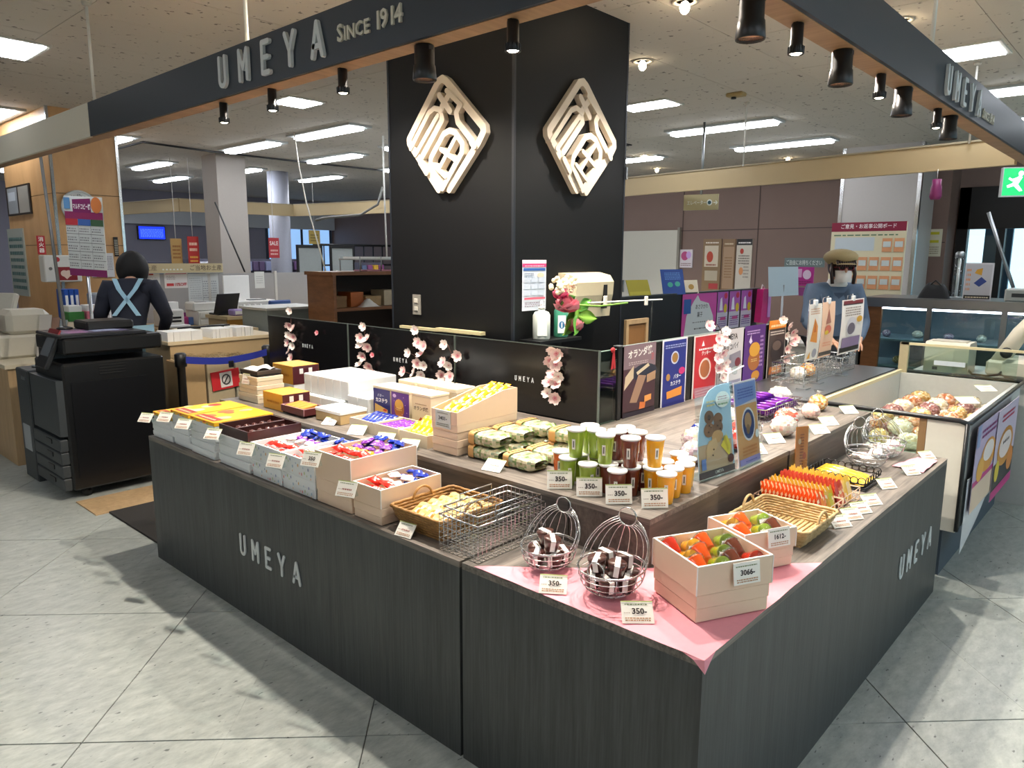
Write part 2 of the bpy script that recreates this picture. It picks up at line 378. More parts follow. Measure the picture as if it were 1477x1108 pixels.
for k, (h, d, x, y) in enumerate(cells):
    if not h and k < 290:
        if c0 is None: c0 = MB().box((0, 0, .003), (.936, .602, .006)).build('ceiling_board', CEIL, ce, (x, y, CZ))
        else: c = c0.copy(); COL.objects.link(c); c.location = (x, y, CZ)
    else: rest.box((x, y, CZ+.003), (.936, .602, .006))
tag(rest.build('ceiling_boards_beyond', CEIL, ce), None, None, None, 'stuff')
WXR, WYB = 9.2, 15.
BROWN = mat('#7c665c', .6, var=.05, scale=3, name='brown_wall_panel'); GREYW = mat('#8d8a90', .7, var=.03, scale=2, name='grey_wall'); PALEW = mat('#cfcabf', .7, var=.03, scale=2, name='pale_wall')
DY0, DY1, DH = -.75, 1.46, 2.42          # glazed doorway in the right wall
struct('wall_right', MB().b2((WXR, DY1, 0), (WXR+.2, 15, CZ)).b2((WXR, -5, 0), (WXR+.2, DY0, CZ)).b2((WXR, DY0, DH), (WXR+.2, DY1, CZ)), BROWN)
struct('wall_back', MB().b2((-5, WYB, 0), (9.4, WYB+.2, CZ)), mat('#8d8b99', .7, var=.04, scale=2, name='mauve_grey_wall'))
struct('wall_left', MB().b2((-5.2, -5, 0), (-5, 15.2, CZ)), PALEW)
struct('wall_front', MB().b2((-5, -5.2, 0), (-1.0, -5, CZ)).b2((8.2, -5.2, 0), (9.4, -5, CZ)).b2((-1.0, -5.2, 0), (8.2, -5, .75)).b2((-1.0, -5.2, 2.5), (8.2, -5, CZ)), PALEW)
_w = struct('added_window', MB().b2((-1.0, -5.12, .75), (8.2, -5.08, .8)).b2((-1.0, -5.12, 2.45), (8.2, -5.08, 2.5)), STEEL)  # unseen window, added to bring in daylight from the right
for k in range(5): MB().b2((-1.0+2.3*k-.03, -5.12, .8), (-1.0+2.3*k+.03, -5.08, 2.45)).build('mullion', STEEL, _w)
for k in range(4): MB().b2((-.97+2.3*k, -5.105, .8), (1.27+2.3*k, -5.1, 2.45)).build('pane', GLASS, _w)
# panel joints of the brown wall
tr = MB()
for z in (1.98,): tr.b2((WXR-.008, 1.5, z-.006), (WXR, 12, z+.006))
for y in (2.6, 4.05, 5.3): tr.b2((WXR-.008, y-.005, 0), (WXR, y+.005, CZ))
struct('trim_1', tr, mat('#4c3c36', .6, name='brown_joint'))
struct('trim_2', MB().b2((WXR-.14, 1.5, 2.62), (WXR, 12, CZ)), mat('#5a4a44', .6, name='brown_bulkhead'))
# glazed entrance
dr = struct('door_1', MB().b2((WXR-.06, DY0, DH-.5), (WXR+.06, DY1, DH)).b2((WXR-.06, DY1-.12, 0), (WXR+.06, DY1, DH)).b2((WXR-.06, DY0, 0), (WXR+.06, DY0+.12, DH))
     .b2((WXR-.05, .95, 0), (WXR+.05, 1.02, DH)).b2((WXR-.05, .2, 0), (WXR+.05, .3, DH)).b2((WXR-.05, DY0, 0), (WXR+.05, DY1, .1)).b2((WXR-.05, DY0, 1.0), (WXR+.05, DY1, 1.04)), DKMETAL)
for a, b in ((DY0+.12, .2), (.3, .95), (1.02, DY1-.12)): MB().b2((WXR-.004, a, .1), (WXR+.004, b, DH-.5)).build('pane', GLASS, dr)
rs = random.Random(3)
mbx = MB()
for k in range(9): mbx.b2((13.4, -3+k*.9, 0), (13.5, -2.6+k*.9, 3.2))
o = mbx.build('outside_railing', mat('#5d7690', .6, name='bluish_outdoor_posts')); o['kind'] = 'structure'
struct('ground_outside', MB().b2((9.4, -8, -.12), (40, 16, -.03)), mat('#8b9095', .9, name='outdoor_paving'))
# ceiling lamps ------------------------------------------------------
LAMP = mat('#f2f6ff', .5, var=0, emit=TUBE_POWER, name='fluorescent_diffuser')
def lamp_bar(x, y, ln, w, label, group=None):
    t = thing('ceiling_light', label, 'ceiling light', (x, y, CZ), 0, group)
    MB().b2((-w/2-.02, -ln/2-.03, -.022), (w/2+.02, ln/2+.03, .0)).build('housing', mat('#b4b8b6', .5, name='lamp_housing'), t)
    MB().cbox((0, 0, -.034), (w*.55, ln, .03), .01).build('diffuser', LAMP, t)
    return t
g = 'strip lights set into the ceiling'
first = lamp_bar(5.59, 2.87, 1.1, .24, 'long white fluorescent strip light on the ceiling boards', g)
for x, y in ((7.05, 2.86), (5.52, .1), (7.0, .1), (4.3, 5.0), (5.6, 5.0), (7.05, 5.0), (3.18, 7.7), (3.18, 6.12), (3.14, 10.5), (4.4, 7.8), (4.35, 10.23), (5.72, 10.15), (4.13, 12.2), (4.32, 6.0), (5.7, 7.8), (7.05, 7.8),
             (1.9, 8.6), (.6, 7.8), (-2.6, 4.2), (-2.6, 1.4), (-2.6, -1.4), (-2.6, -3.8), (.6, -2.6), (2.9, -2.6), (5.4, -2.8), (-.4, -2.6), (-3.6, 7.0), (1.9, 12.4)):  # those behind the camera are unseen, added to brighten the front floor
    dup(first, (x, y, CZ))
def lamp_sq(x, y, w, l, label):
    t = thing('ceiling_panel_light', label, 'ceiling light', (x, y, CZ))
    MB().b2((-w/2-.03, -l/2-.03, -.012), (w/2+.03, l/2+.03, 0)).build('frame', mat('#c6c3b8', .5, name='panel_frame'), t)
    MB().b2((-w/2, -l/2, -.018), (w/2, l/2, -.012)).build('diffuser', LAMP, t); return t
lamp_sq(2.17, 5.06, .3, .3, 'small square white ceiling light just inside the dark fascia with the white letters')
lamp_sq(4.24, 2.88, .24, .46, 'short wide white ceiling light beside the black column')
lamp_sq(4.15, .45, .32, .3, 'small square white ceiling light seen above the narrow fascia over the pastry case')
lamp_sq(.06, 4.98, .3, .46, 'bright white ceiling light over the cream end of the fascia')
# round downlights that light the stall ---------------------------------
def spot_light(name, parent, loc, target, power, ang, col=(1, .9, .78), blend=.35, rad=.025):
    l = bpy.data.lights.new(name, 'SPOT'); l.energy = power; l.spot_size = math.radians(ang); l.spot_blend = blend; l.color = col; l.shadow_soft_size = rad
    o = bpy.data.objects.new(name, l); COL.objects.link(o); o.parent = parent; o.location = loc
    o.rotation_euler = (Vector(target)-Vector(loc)).to_track_quat('-Z', 'Y').to_euler(); return o
BULB = mat('#ffe9c4', .4, var=0, emit=30, name='warm_bulb')
def downlight(x, y, label, group=None, target=(0, 0, -2), power=60, ang=110):
    t = thing('downlight', label, 'ceiling light', (x, y, CZ), 0, group)
    MB().lathe([(.062, 0), (.07, -.002), (.07, -.007), (.05, -.006), (.045, 0)], 20).build('trim_ring', mat('#bfb6a6', .4, name='downlight_ring'), t)
    MB().ell((0, 0, -.03), (.026, .026, .032), 12, 8).build('bulb', BULB, t)
    spot_light('bulb_light', t, (0, 0, -.07), target, power, ang); return t
P_DL = SPOT_POWER*14
downlight(2.996, 2.149, 'round downlight with a bare warm bulb beside the black column', power=P_DL*.5)
downlight(2.15, 1.36, 'round downlight with a warm bulb over the end of the stepped display', power=P_DL, target=(-.5, -.6, -2))
g = 'round downlights in the ceiling inside the stall'
for x, y, tg in ((.62, 2.5, (-.35, 0, -2)), (.62, 1.45, (-.35, 0, -2)), (1.2, .72, (-.1, -.4, -2)), (3.2, .62, (-.1, -.3, -2))):
    downlight(x, y, 'round downlight with a warm bulb in the ceiling behind the dark fascia', g, tg, P_DL*(1.05 if x < 1 else .9), 136 if x < 1 else 110)
for x, y in ((6.9, 4.6), (8.2, 5.2), (8.3, 3.3), (8.3, 2.0)): downlight(x, y, 'round downlight near the brown wall', 'downlights along the brown wall', power=P_DL*.25, ang=75)
# ceiling fittings
t = thing('ceiling_vent', 'dark slot air vent in the ceiling beside the black column', 'vent', (5.3, 4.3, CZ))
MB().b2((-.75, -.07, -.012), (.75, .07, 0)).build('frame', DKMETAL, t)
for k in range(3): MB().b2((-.72, -.05+k*.04, -.02), (.72, -.035+k*.04, -.012)).build('slat', BLACKPL, t)
t = thing('air_grille', 'grey louvred return air grille in the ceiling behind the slot vent', 'vent', (6.3, 5.2, CZ))
MB().b2((-.6, -.45, -.012), (.6, .45, 0)).build('frame', mat('#6d6a64', .6, name='grille_grey'), t)
for k in range(9): MB().b2((-.56, -.41+k*.098, -.022), (.56, -.36+k*.098, -.012)).build('slat', mat('#4a4844', .6, name='grille_dark'), t)
p = Z(1062, 134, CZ); t = thing('smoke_detector', 'small yellowed sensor box on the ceiling boards', 'sensor', p)
MB().cbox((0, 0, -.015), (.09, .14, .03), .008).build('body', mat('#a8905c', .5, name='yellowed_plastic'), t); MB().cyl((0, .02, -.03), (0, .02, -.045), .02, 10).build('sensor_eye', BLACKPL, t)
# ================================================================== hanging fascia of the stall
NAVY = mat('#27303a', .42, var=.06, scale=3, name='slate_blue_fascia'); CREAMF = mat('#c9bea4', .55, var=.03, scale=3, name='cream_fascia')
GREYF = mat('#b7b6ae', .5, var=.02, name='pale_grey_fascia'); LETW = mat('#c9cfd0', .5, var=.02, name='white_letter')
ZB, ZT = 2.170, 2.340
def since(t, M, h):
    x = 0
    for k, ch in enumerate('SINCE 1914'):
        if ch == ' ': x += .3*h; continue
        q = h if k in (0, 6, 7, 8, 9) else h*.8
        v, f = text_geo(ch, .05, .02, 'LEFT'); w = max(p[0] for p in v); lo = min(p[1] for p in v)
        MB().add([(x+p[0]*q, (p[1]-lo)*q, p[2]*h+.05*h) for p in v], f, M=M).build('letter', mat('#c9c5b4', .5, name='bone_letter'), t); x += (w+.07)*q
FX, FY = .05, .085
t = thing('stall_fascia', 'slate blue hanging fascia board with UMEYA SINCE 1914 above the long counter', 'fascia', (FX, 1.9, ZB))
MB().b2((0, -1.9+.04, 0), (.012, 1.76, ZT-ZB)).b2((0, -1.9+.04, 0), (.09, -1.9+.052, ZT-ZB)).build('face_board', NAVY, t)
MB().b2((.012, -1.85, -.002), (.085, 1.76, .02)).build('wood_edge', WOODTRIM, t)
MB().b2((.02, -1.85, .02), (.08, 1.76, ZT-ZB-.01)).build('backing', CREAMF, t)
umeya(t, fmx((-.001, .285, .035), 180), .104, LETW, .012, gap=1.08, w=.17)
since(t, fmx((0, -.50, .058), 180), .072)
t = thing('stall_fascia', 'slate blue hanging fascia board with UMEYA SINCE 1914 above the side counter', 'fascia', (2.6, FY, ZB))
MB().b2((-2.458, 0, 0), (3.0, .012, ZT-ZB)).build('face_board', NAVY, t)
MB().b2((-2.46, .012, -.002), (3.0, .085, .02)).build('wood_edge', grain('tan_wood_trim_x', '#8d6d4d', '#b08c66', (40, 4, 40), .5, .05), t)
MB().b2((-2.46, .02, .02), (3.0, .08, ZT-ZB-.01)).build('backing', CREAMF, t)
umeya(t, fmx((-.63, -.001, .03), 270), .098, LETW, .012, gap=.98, w=.17)
since(t, fmx((.095, 0, .035), 270), .058)
t = thing('cream_fascia', 'pale cream hanging fascia board carrying on from the slate blue one over the copier', 'fascia', (FX, 5.6, ZB))
MB().b2((0, -1.935, 0), (.02, 2.2, ZT-ZB)).build('face_board', mat('#d3cdbb', .55, var=.02, name='pale_cream_fascia'), t); MB().b2((.02, -1.935, 0), (.085, 2.2, .02)).build('wood_edge', WOODTRIM, t)
def beam(a, b, label, m=CREAMF, z0=ZB, z1=ZT):
    a = Vector(a[:2]); b = Vector(b[:2]); c = (a+b)/2; d = b-a; t = thing('cream_fascia', label, 'fascia', (c.x, c.y, z0), math.atan2(d.y, d.x))
    L = d.length
    MB().box((0, 0, (z1-z0)/2), (L+.02, .05, z1-z0)).build('board', m, t)
    MB().box((0, 0, z1-z0+.006), (L+.02, .07, .012)).build('top_cap', mat('#a89c80', .6, name='fascia_cap'), t); return t
SAND = mat('#bda880', .55, var=.04, scale=2, name='sand_fascia')
beam(Z(890, 284, ZB), Z(1462, 238, ZB), 'sand coloured hanging fascia board in front of the brown wall', SAND)
q = [Z(173, 310, ZB), Z(260, 305, ZB), Z(424, 312, ZB), Z(600, 306, ZB)]
for a, b, l in zip(q[:-1], q[1:], ('short return of the sand fascia over the office beside the tan column', 'sand fascia length in front of the big white square pillar', 'sand fascia length running in behind the black column')): beam(a, b, l, SAND)
# hanger rods and loose cables
def rod(p, label, z0, r=.008, lean=(0, 0)):
    t = thing('hanger_rod', label, 'rod', (p[0], p[1], z0)); MB().cyl((0, 0, 0), (lean[0], lean[1], CZ-z0), r, 8).build('tube', mat('#dcdad2', .4, name='white_rod'), t)
    MB().lathe([(.025, 0), (.02, -.015), (.01, -.02)], 10, (lean[0], lean[1], CZ-z0)).build('ceiling_cap', mat('#b7b1a4', .5, name='rod_cap'), t)
rod((FX+.05, 3.70), 'thin white hanger rod holding up the cream end of the fascia', ZT-.01)
rod((FX+.05, 2.07), 'white hanger rod above the UMEYA letters over the long counter', ZT-.01)
rod((1.93, FY+.05), 'white hanger rod above the UMEYA letters of the side fascia', ZT-.01)
p = Z(1072, 238, ZT); rod(p, 'thin white hanger rod of the sand fascia before the brown wall', ZT-.01, .007)
p = Z(1398, 205, ZT); rod(p, 'thin white hanger rod of the sand fascia near the exit sign', ZT-.01, .007)
p = Z(303, 290, ZT); rod(p, 'thin white hanger rod of the office fascia by the white square pillar', ZT-.01, .007)
p = Z(390, 296, ZT); rod(p, 'thin grey hanger rod of the office fascia by the round pillar', ZT-.01, .007)
def cable(label, pts, r=.008, m=BLACKPL, name='cable'): return tag(MB().tube(pts, r, 6).build(name, m), label, 'cable')
cable('black cable stretched under the ceiling from the tan column across the office', [Z(160, 217, CZ-.02), Z(206, 205, CZ-.02), Z(300, 218, CZ-.02), Z(430, 233, CZ-.02), Z(560, 247, CZ-.02)], .012)
a = Z(424, 190, CZ); b = R(470, 392, 6.6); cable('pale cord hanging slack from the ceiling to the wooden shelf unit', [a-Vector((0, 0, .01)), a.lerp(b, .2)+Vector((0, .02, -.1)), a.lerp(b, .5)+Vector((0, .05, -.05)), b], .007, mat('#cfcabb', .5, name='pale_cord'))
a = Z(310, 292, ZB); b = Y(353, 392, 7.18); cable('dark cord slanting down from the office fascia to the notice boards', [a, a.lerp(b, .5), b], .009)
a = R(553, 225, 8.0); cable('white cord hanging straight down beside the black column', [Vector((a.x, a.y, CZ)), a+Vector((0, 0, -.4)), R(558, 372, 8.0)], .01, mat('#d8d6cf', .5, name='white_cord'))
a = R(552, 270, 7.9); cable('grey cable drooping under the sand fascia beside the black column', [a, R(545, 295, 7.9), R(520, 310, 7.9), R(470, 314, 7.9), R(455, 318, 7.9)], .014, mat('#6f6d68', .5, name='grey_cable'))
# track spotlights
SPB = mat('#0e0f11', .35, var=.05, name='spot_black'); LENS = mat('#fff2d8', .3, var=0, emit=22, name='lit_lens'); LENSO = mat('#d9a98a', .2, .6, 0, name='spot_reflector')
def spot(p, big, label, target, group=None, power=1.0, yaw=0):
    t = thing('track_spotlight', label, 'spotlight', p, 0, group); t.scale = (.6,)*3
    if big:
        MB().lathe([(.047, .005), (.05, 0), (.05, -.085), (.054, -.09), (.06, -.155), (.0575, -.16), (.052, -.15), (.045, -.12)], 20).build('lamp_head', SPB, t)
        MB().lathe([(.044, -.125), (.05, -.148), (.05, -.15)], 20).build('reflector', LENSO, t)
        MB().box((0, .04 if yaw else 0, -.01), (.03, .1, .02), M=Matrix.Rotation(yaw, 4, 'Z')).build('bracket', SPB, t)
        z = -.12
    else:
        MB().lathe([(.024, .005), (.027, 0), (.027, -.085), (.031, -.09), (.036, -.125), (.033, -.126), (.028, -.118)], 16).build('lamp_head', SPB, t)
        mb = MB()
        for i in range(14):
            a = 2*math.pi*i/14; mb.box((.034*math.cos(a), .034*math.sin(a), -.108), (.004, .004, .03), rz=a)
        mb.build('cooling_ribs', SPB, t)
        MB().lathe([(0.001, -.127), (.018, -.126), (.028, -.119)], 14).build('lens', LENS, t)
        MB().box((.0, .0, .008), (.05, .02, .016)).build('bracket', SPB, t); z = -.12
    l = spot_light('beam', t, (0, 0, z-.02), target, SPOT_POWER*power*(2.2 if big else 1.6), 62 if big else 50, (1, .93, .84), .5, .03)
    return t
gl = ['black spotlight at the lettered fascia end nearest the white boxes', 'small lit black spotlight under the letter E of the long fascia', 'small lit black spotlight under the letter A of the long fascia', 'wide black spotlight before the crest on the column face', 'small lit ribbed spotlight before the column corner']
for (px, py), big, l in zip(((322, 149), (392, 130), (494, 102), (612, 67), (740, 30)), (0, 0, 0, 1, 0), gl):
    p = X(px, py, .1); p.z = ZB-.006; spot(p, big, l, (.35, .05, -1.45) if not big else (.2, -.1, -1.4), power=1.0)
gl = ['wide black spotlight under the side fascia nearest the stall corner', 'small lit spotlight with ribbed rim under the side fascia, second from the stall corner', 'wide black spotlight under the side fascia, third from the stall corner', 'small lit spotlight under the side fascia, fourth from the stall corner', 'wide black spotlight under the side fascia, fifth from the stall corner', 'small lit spotlight under the UMEYA letters of the side fascia', 'wide black spotlight beside the small lit one under the UMEYA letters of the side fascia']
for (px, py), big, l in zip(((1085, 5), (1150, 45), (1215, 82), (1270, 118), (1303, 133), (1352, 165), (1370, 172)), (1, 0, 1, 0, 1, 0, 1), gl):
    p = Y(px, py, .135); p.z = ZB-.006; spot(p, big, l, (.05, .35, -1.45), power=1.0)
# ================================================================== counters
LB = thing('display_counter', 'dark wood grain display counter with white UMEYA letters, the longest side of the stall', 'counter', (0, 1.94, 0))
MB().b2((.02, -1.138, .0), (1.2, 1.14, .618)).build('carcass', LAM_V, LB); MB().b2((0, -1.138, 0), (.02, 1.14, .63)).build('front_panel', LAM_V, LB)
MB().b2((.0, -1.138, .63), (1.2, 1.14, .65)).build('worktop', LAM_Y, LB); MB().b2((0.02, 1.121, 0), (1.2, 1.14, .63)).build('end_panel', LAM_V, LB)
umeya(LB, fmx((-.001, 2.163-1.94, .288), 180), .083, LETW, .004, gap=.78, w=.17)
CBX = thing('display_counter', 'dark wood grain corner counter draped with pink cloth, UMEYA letters on its far side', 'counter', (1.16, 0, 0))
MB().b2((-1.16+.02, .02, 0), (1.16, .79, .618)).b2((.05, .79, 0), (1.16, 1.2, .618)).build('carcass', LAM_V, CBX)
MB().b2((-1.16, 0, 0), (-1.14, .79, .63)).build('front_panel', LAM_V, CBX); MB().b2((-1.14, 0, 0), (1.16, .02, .63)).build('side_panel', LAM_V, CBX)
MB().b2((-1.16, 0, .63), (1.16, .79, .65)).b2((.05, .79, .63), (1.16, 1.2, .65)).build('worktop', LAM_X, CBX)
umeya(CBX, fmx((1.655-1.16, -.001, .29), 270), .086, LETW, .004, gap=.78, w=.17)
def tier(a, b, label, mt, mf):
    c = ((a[0]+b[0])/2, (a[1]+b[1])/2, .65); t = thing('raised_shelf', label, 'shelf', c); w, l = b[0]-a[0], b[1]-a[1]
    MB().b2((-w/2, -l/2, 0), (w/2, l/2, .132)).build('riser', mf, t); MB().b2((-w/2-.002, -l/2-.002, .132), (w/2+.002, l/2+.002, .15)).build('shelf_top', mt, t)
tier((.347, .662), (1.2, 3.0), 'long grey wood grain raised shelf carrying the gift boxes and wrapped packs', LAM_Y, grain('riser_along_y', '#2c2a29', '#5d5650', (90, 4, 60)))
RX = grain('riser_along_x', '#37322f', '#655b54', (4, 90, 60))
tier((.347, .362), (.776, .656), 'corner piece of the grey raised shelf carrying the cups', LAM_Y, RX)
tier((.782, .375), (1.39, .656), 'grey raised shelf behind the acrylic poster stands', LAM_X, RX)
tier((1.204, .662), (1.392, 1.2), 'short grey raised shelf filling the inner corner below the green glass', LAM_X, RX)
tier((1.396, .37), (2.41, 1.2), 'end piece of the grey raised shelf with the wire baskets of purple packets', LAM_X, RX)
# low cupboards behind the panels
for a, b, l in (((1.26, 3.12, 0), (1.7, 4.05, .72), 'low black cupboard behind the far end of the black boards'), ((2.43, 1.24, 0), (3.5, 1.7, .72), 'low black cupboard behind the poster board')):
    t = thing('low_cupboard', l, 'cupboard', ((a[0]+b[0])/2, (a[1]+b[1])/2, 0)); w, d = b[0]-a[0], b[1]-a[1]
    MB().b2((-w/2, -d/2, 0), (w/2, d/2, .70)).build('body', BLACKPL, t); MB().b2((-w/2-.01, -d/2-.01, .70), (w/2+.01, d/2+.01, .72)).build('top', BLACKPL, t)
# black boards with small UMEYA letters
def board(y0, y1, z0, label):
    t = thing('black_board', label, 'board', (1.222, (y0+y1)/2, z0)); l = y1-y0
    MB().b2((-.006, -l/2, 0), (.006, l/2, 1.143-z0)).build('panel', mat('#0f0f11', .22, var=.1, scale=5, name='glossy_black_board'), t)
    MB().b2((-.007, -l/2, 1.143-z0-.003), (.007, l/2, 1.143-z0)).b2((-.007, -l/2-.004, 0), (.007, -l/2, 1.143-z0)).build('edge_trim', mat('#6f7a74', .3, .4, name='board_edge'), t)
    umeya(t, fmx((-.0065, l/2-l*.46, .155 if z0 > .75 else .235), 180), .021, LETW, .001, gap=.8, w=.17)
board(1.18, 2.10, .8, 'glossy black board with tiny UMEYA letters nearest the column face with the notice')
board(2.115, 3.06, .8, 'glossy black board with tiny UMEYA letters behind the printed upright boxes')
board(3.075, 4.02, .72, 'glossy black board with tiny UMEYA letters behind the orange gift boxes')
# ================================================================== black column
KX, KY, KW = 1.3, 1.77, .962
kc = thing('black_column', 'square black column rising through the stall to the ceiling', 'column', (KX+KW/2, KY+KW/2, 0))
MB().b2((-KW/2, -KW/2, 0), (KW/2, KW/2, CZ)).build('cladding', mat('#08090b', .5, var=.12, scale=3, spec=.25, name='black_column_board'), kc)
MB().b2((-KW/2-.002, -KW/2-.002, 0), (-KW/2+.012, -KW/2+.012, CZ)).b2((KW/2-.012, -KW/2-.002, 0), (KW/2+.002, -KW/2+.012, CZ)).b2((-KW/2-.002, KW/2-.012, 0), (-KW/2+.012, KW/2+.002, CZ)).build('corner_strip', mat('#1b1f26', .35, name='column_corner'), kc)
for a, b in ((.95, 1.02), (1.6, 1.67)): MB().b2((KW/2-.005, -KW/2-.012, a+.4), (KW/2+.01, -KW/2, b+.4)).build('hinge', STEEL, kc)
# crest traced on the column face: strokes given in the (y, z) of the face, then reused on the other face
def em(x, y): p = X(560+x/4.103, 80+y/4.103, KX); return (2.241-p.y, p.z-2.19)
E_ST = [([(322, 795), (150, 525), (148, 500), (320, 160), (345, 143), (368, 158), (585, 425), (588, 455), (560, 515), (385, 795)], .052),
        ([(398, 215), (345, 305), (335, 345), (345, 385), (228, 600)], .046), ([(328, 242), (392, 335)], .044), ([(340, 330), (300, 318), (268, 345), (160, 555)], .036), ([(320, 362), (190, 590)], .036),
        ([(452, 300), (432, 345), (442, 400), (528, 512)], .044), ([(375, 215), (460, 300)], .034),
        ([(345, 770), (280, 660), (285, 610), (360, 470), (395, 450), (430, 462), (470, 525), (468, 580), (352, 790)], .042), ([(432, 490), (330, 680)], .032), ([(345, 560), (432, 625)], .032), ([(300, 650), (372, 722)], .03), ([(225, 640), (262, 700)], .04), ([(528, 520), (545, 545)], .04)]
def crest(M, label, loc):
    t = thing('crest_sign', label, 'sign', loc); mb = MB(); side = MB()
    for k, (pts, w) in enumerate(E_ST):
        stroke(mb, [em(*p) for p in pts], w*.74, .0, .03+k*.0013, M=Matrix.Translation(-Vector(loc)) @ M, n=6)
    mb.build('crest', mat('#cfc3b1', .45, var=.05, scale=30, name='bone_crest'), t)
crest(fmx((KX, 2.241, 2.19), 180), 'bone white diamond crest on the column face above the long counter', (KX, 2.241, 1.89))
crest(fmx((KX+.51, KY, 2.19), 270), 'bone white diamond crest on the column face above the side counter', (KX+.51, KY, 1.89))
t = thing('wall_outlet', 'grey double switch plate on the column face behind the black boards', 'switch', (KX, 2.506, 1.225))
MB().cbox((-.004, 0, .057), (.008, .068, .114), .002).build('plate', mat('#77756f', .4, name='switch_plate'), t)
for z in (.035, .08): MB().cbox((-.01, 0, z), (.006, .03, .025), .002).build('switch', mat('#aaa79e', .4, name='switch_key'), t)
# ================================================================== goods: makers
def price_card(label, p, n=180, tilt=48, w=.07, h=.05, price=None, col='#f3efe4', group=None):
    t = thing('price_card', label, 'price card', p, 0, group); M = fmx((0, 0, .003), n, tilt) @ Matrix.Translation((-w/2, 0, 0))
    cd_ = MB().box((w/2, h/2, -.001), (w, h, .002), cut(col), M=M).build('card', PRINT, t)
    it = [('b', .12, .82, .7, .09, 1, '#6a7a4a'), ('b', .1, .1, .8, .2, 2, '#b5835a'), ('b', .08, .44, .2, .07, 1, '#7a4a3a'), ('r', 0, .95, 1, .05, '#a9b868')]
    it.append(('t', price, .56, .52, .36, '#2a1b18', .03, 0, .62) if price else ('b', .3, .42, .5, .2, 1, '#8a2f24'))
    print_mesh(it, w, h, 'print', cd_, M)
    b = math.cos(math.radians(tilt))*h*.8; d = math.sin(math.radians(tilt))*h*.8+.012
    A = fmx((0, 0, 0), n)
    MB().add([(-w*.4, 0, -.002), (w*.4, 0, -.002), (-w*.4, b, -d+.01), (w*.4, b, -d+.01), (-w*.4, 0, -d-.005), (w*.4, 0, -d-.005)], [(0, 1, 3, 2), (2, 3, 5, 4), (0, 4, 5, 1), (0, 2, 4), (1, 5, 3)], M=A).build('stand', ACRYL, t)
    return t
def carton(name, label, c, d, z, mb_, ml, lid=.45, rz=0, group=None, seam=True):
    t = thing(name, label, 'box', (c[0], c[1], z), rz, group)
    MB().cbox((0, 0, d[2]*(1-lid)/2+.0005), (d[0]-.004, d[1]-.004, d[2]*(1-lid)), .002).build('base', mb_, t)
    MB().cbox((0, 0, d[2]*(1-lid/2)), (d[0], d[1], d[2]*lid), .002).build('lid', ml, t); return t
def tray(name, label, c, d, z, m, rim=WHITE, rz=0, th=.005, group=None, cat='box', front=None):
    t = thing(name, label, cat, (c[0], c[1], z), rz, group); x, y, h = d[0]/2, d[1]/2, d[2]
    mb = MB().b2((-x, -y, 0), (x, y, th))
    for a, b in (((-x, -y, th), (-x+th, y, h)), ((x-th, -y, th), (x, y, h)), ((-x+th, -y, th), (x-th, -y+th, h)), ((-x+th, y-th, th), (x-th, y, h))): mb.b2(a, b)
    mb.build('walls', m, t)
    r = MB()
    for a, b in (((-x, -y, h), (-x+th, y, h+.002)), ((x-th, -y, h), (x, y, h+.002)), ((-x+th, -y, h), (x-th, -y+th, h+.002)), ((-x+th, y-th, h), (x-th, y, h+.002))): r.b2(a, b)
    for sx in (-1, 1):
        for sy in (-1, 1): r.box((sx*x, sy*y, h/2), (.0025, .0025, h))
    r.build('pale_edges', rim, t); return t
def packet(name, L, W, T, cf, m=FOIL, nu=10, nv=6):
    mb = MB()
    for sgn in (1, -1):
        def fn(u, v):
            a = min(1, max(0, (u-.08)/.84)); b = v; e = (max(0, 1-(2*a-1)**4))**.5*(max(0, 1-(2*b-1)**4))**.5
            if u < .08 or u > .92: e = .05
            zz = sgn*T/2*e*(1+.12*math.sin(9*u+5*v)); return ((u-.5)*L, (v-.5)*W*(1-.06*e), zz+T/2)
        mb.grid(fn, nu, nv, col=cf if callable(cf) else (lambda u, v: cut(cf)))
    return mb.build(name, m)
def colf(base, acc, spot='#ffffff', k=.5, seed=1):
    rr = random.Random(seed); A, B, Cc = cut(base), cut(acc), cut(spot)
    def f(u, v):
        if .3 < u < .72 and .28 < v < .72: return B if rr.random() < k else Cc
        return A if rr.random() > .12 else Cc
    return f
RED_P = packet('sweet_packet', .062, .042, .016, colf('#d8291f', '#f7e9df', '#e8453a', .55, 2)); BLUE_P = packet('sweet_packet', .062, .04, .016, colf('#1b2f8f', '#dfe6f5', '#3450b8', .4, 3))
PURP_P = packet('sweet_packet', .06, .042, .016, colf('#6a2a8c', '#e6b24a', '#a070c0', .6, 4)); ORNG_P = packet('sweet_packet', .06, .04, .016, colf('#ee7a1c', '#f8d9a0', '#f39a3c', .5, 5))
YEL_P = packet('long_packet', .11, .036, .018, colf('#f4a81c', '#ffd45e', '#fbe3a0', .6, 6)); PPUR = packet('flat_packet', .085, .075, .02, colf('#6f2fa0', '#e9a23c', '#b884d0', .65, 7), nu=12, nv=10)
NAVY_S = packet('stick_packet', .13, .026, .016, colf('#16267c', '#3a56c4', '#27389c', .4, 8)); WHT_P = packet('sweet_packet', .055, .045, .02, colf('#efe6d8', '#e7c7c9', '#d9a0b0', .5, 9))
protos = [RED_P, BLUE_P, PURP_P, ORNG_P, YEL_P, PPUR, NAVY_S, WHT_P]
used = set()
def put(o, loc, rot, label, group, cat='sweet packet', scale=None):
    if o.name in used: q = o.copy(); COL.objects.link(q)
    else: used.add(o.name); q = o
    q.location = loc; q.rotation_euler = rot
    if scale: q.scale = (scale,)*3
    return tag(q, label, cat, group)
rj = random.Random(11); TB = None
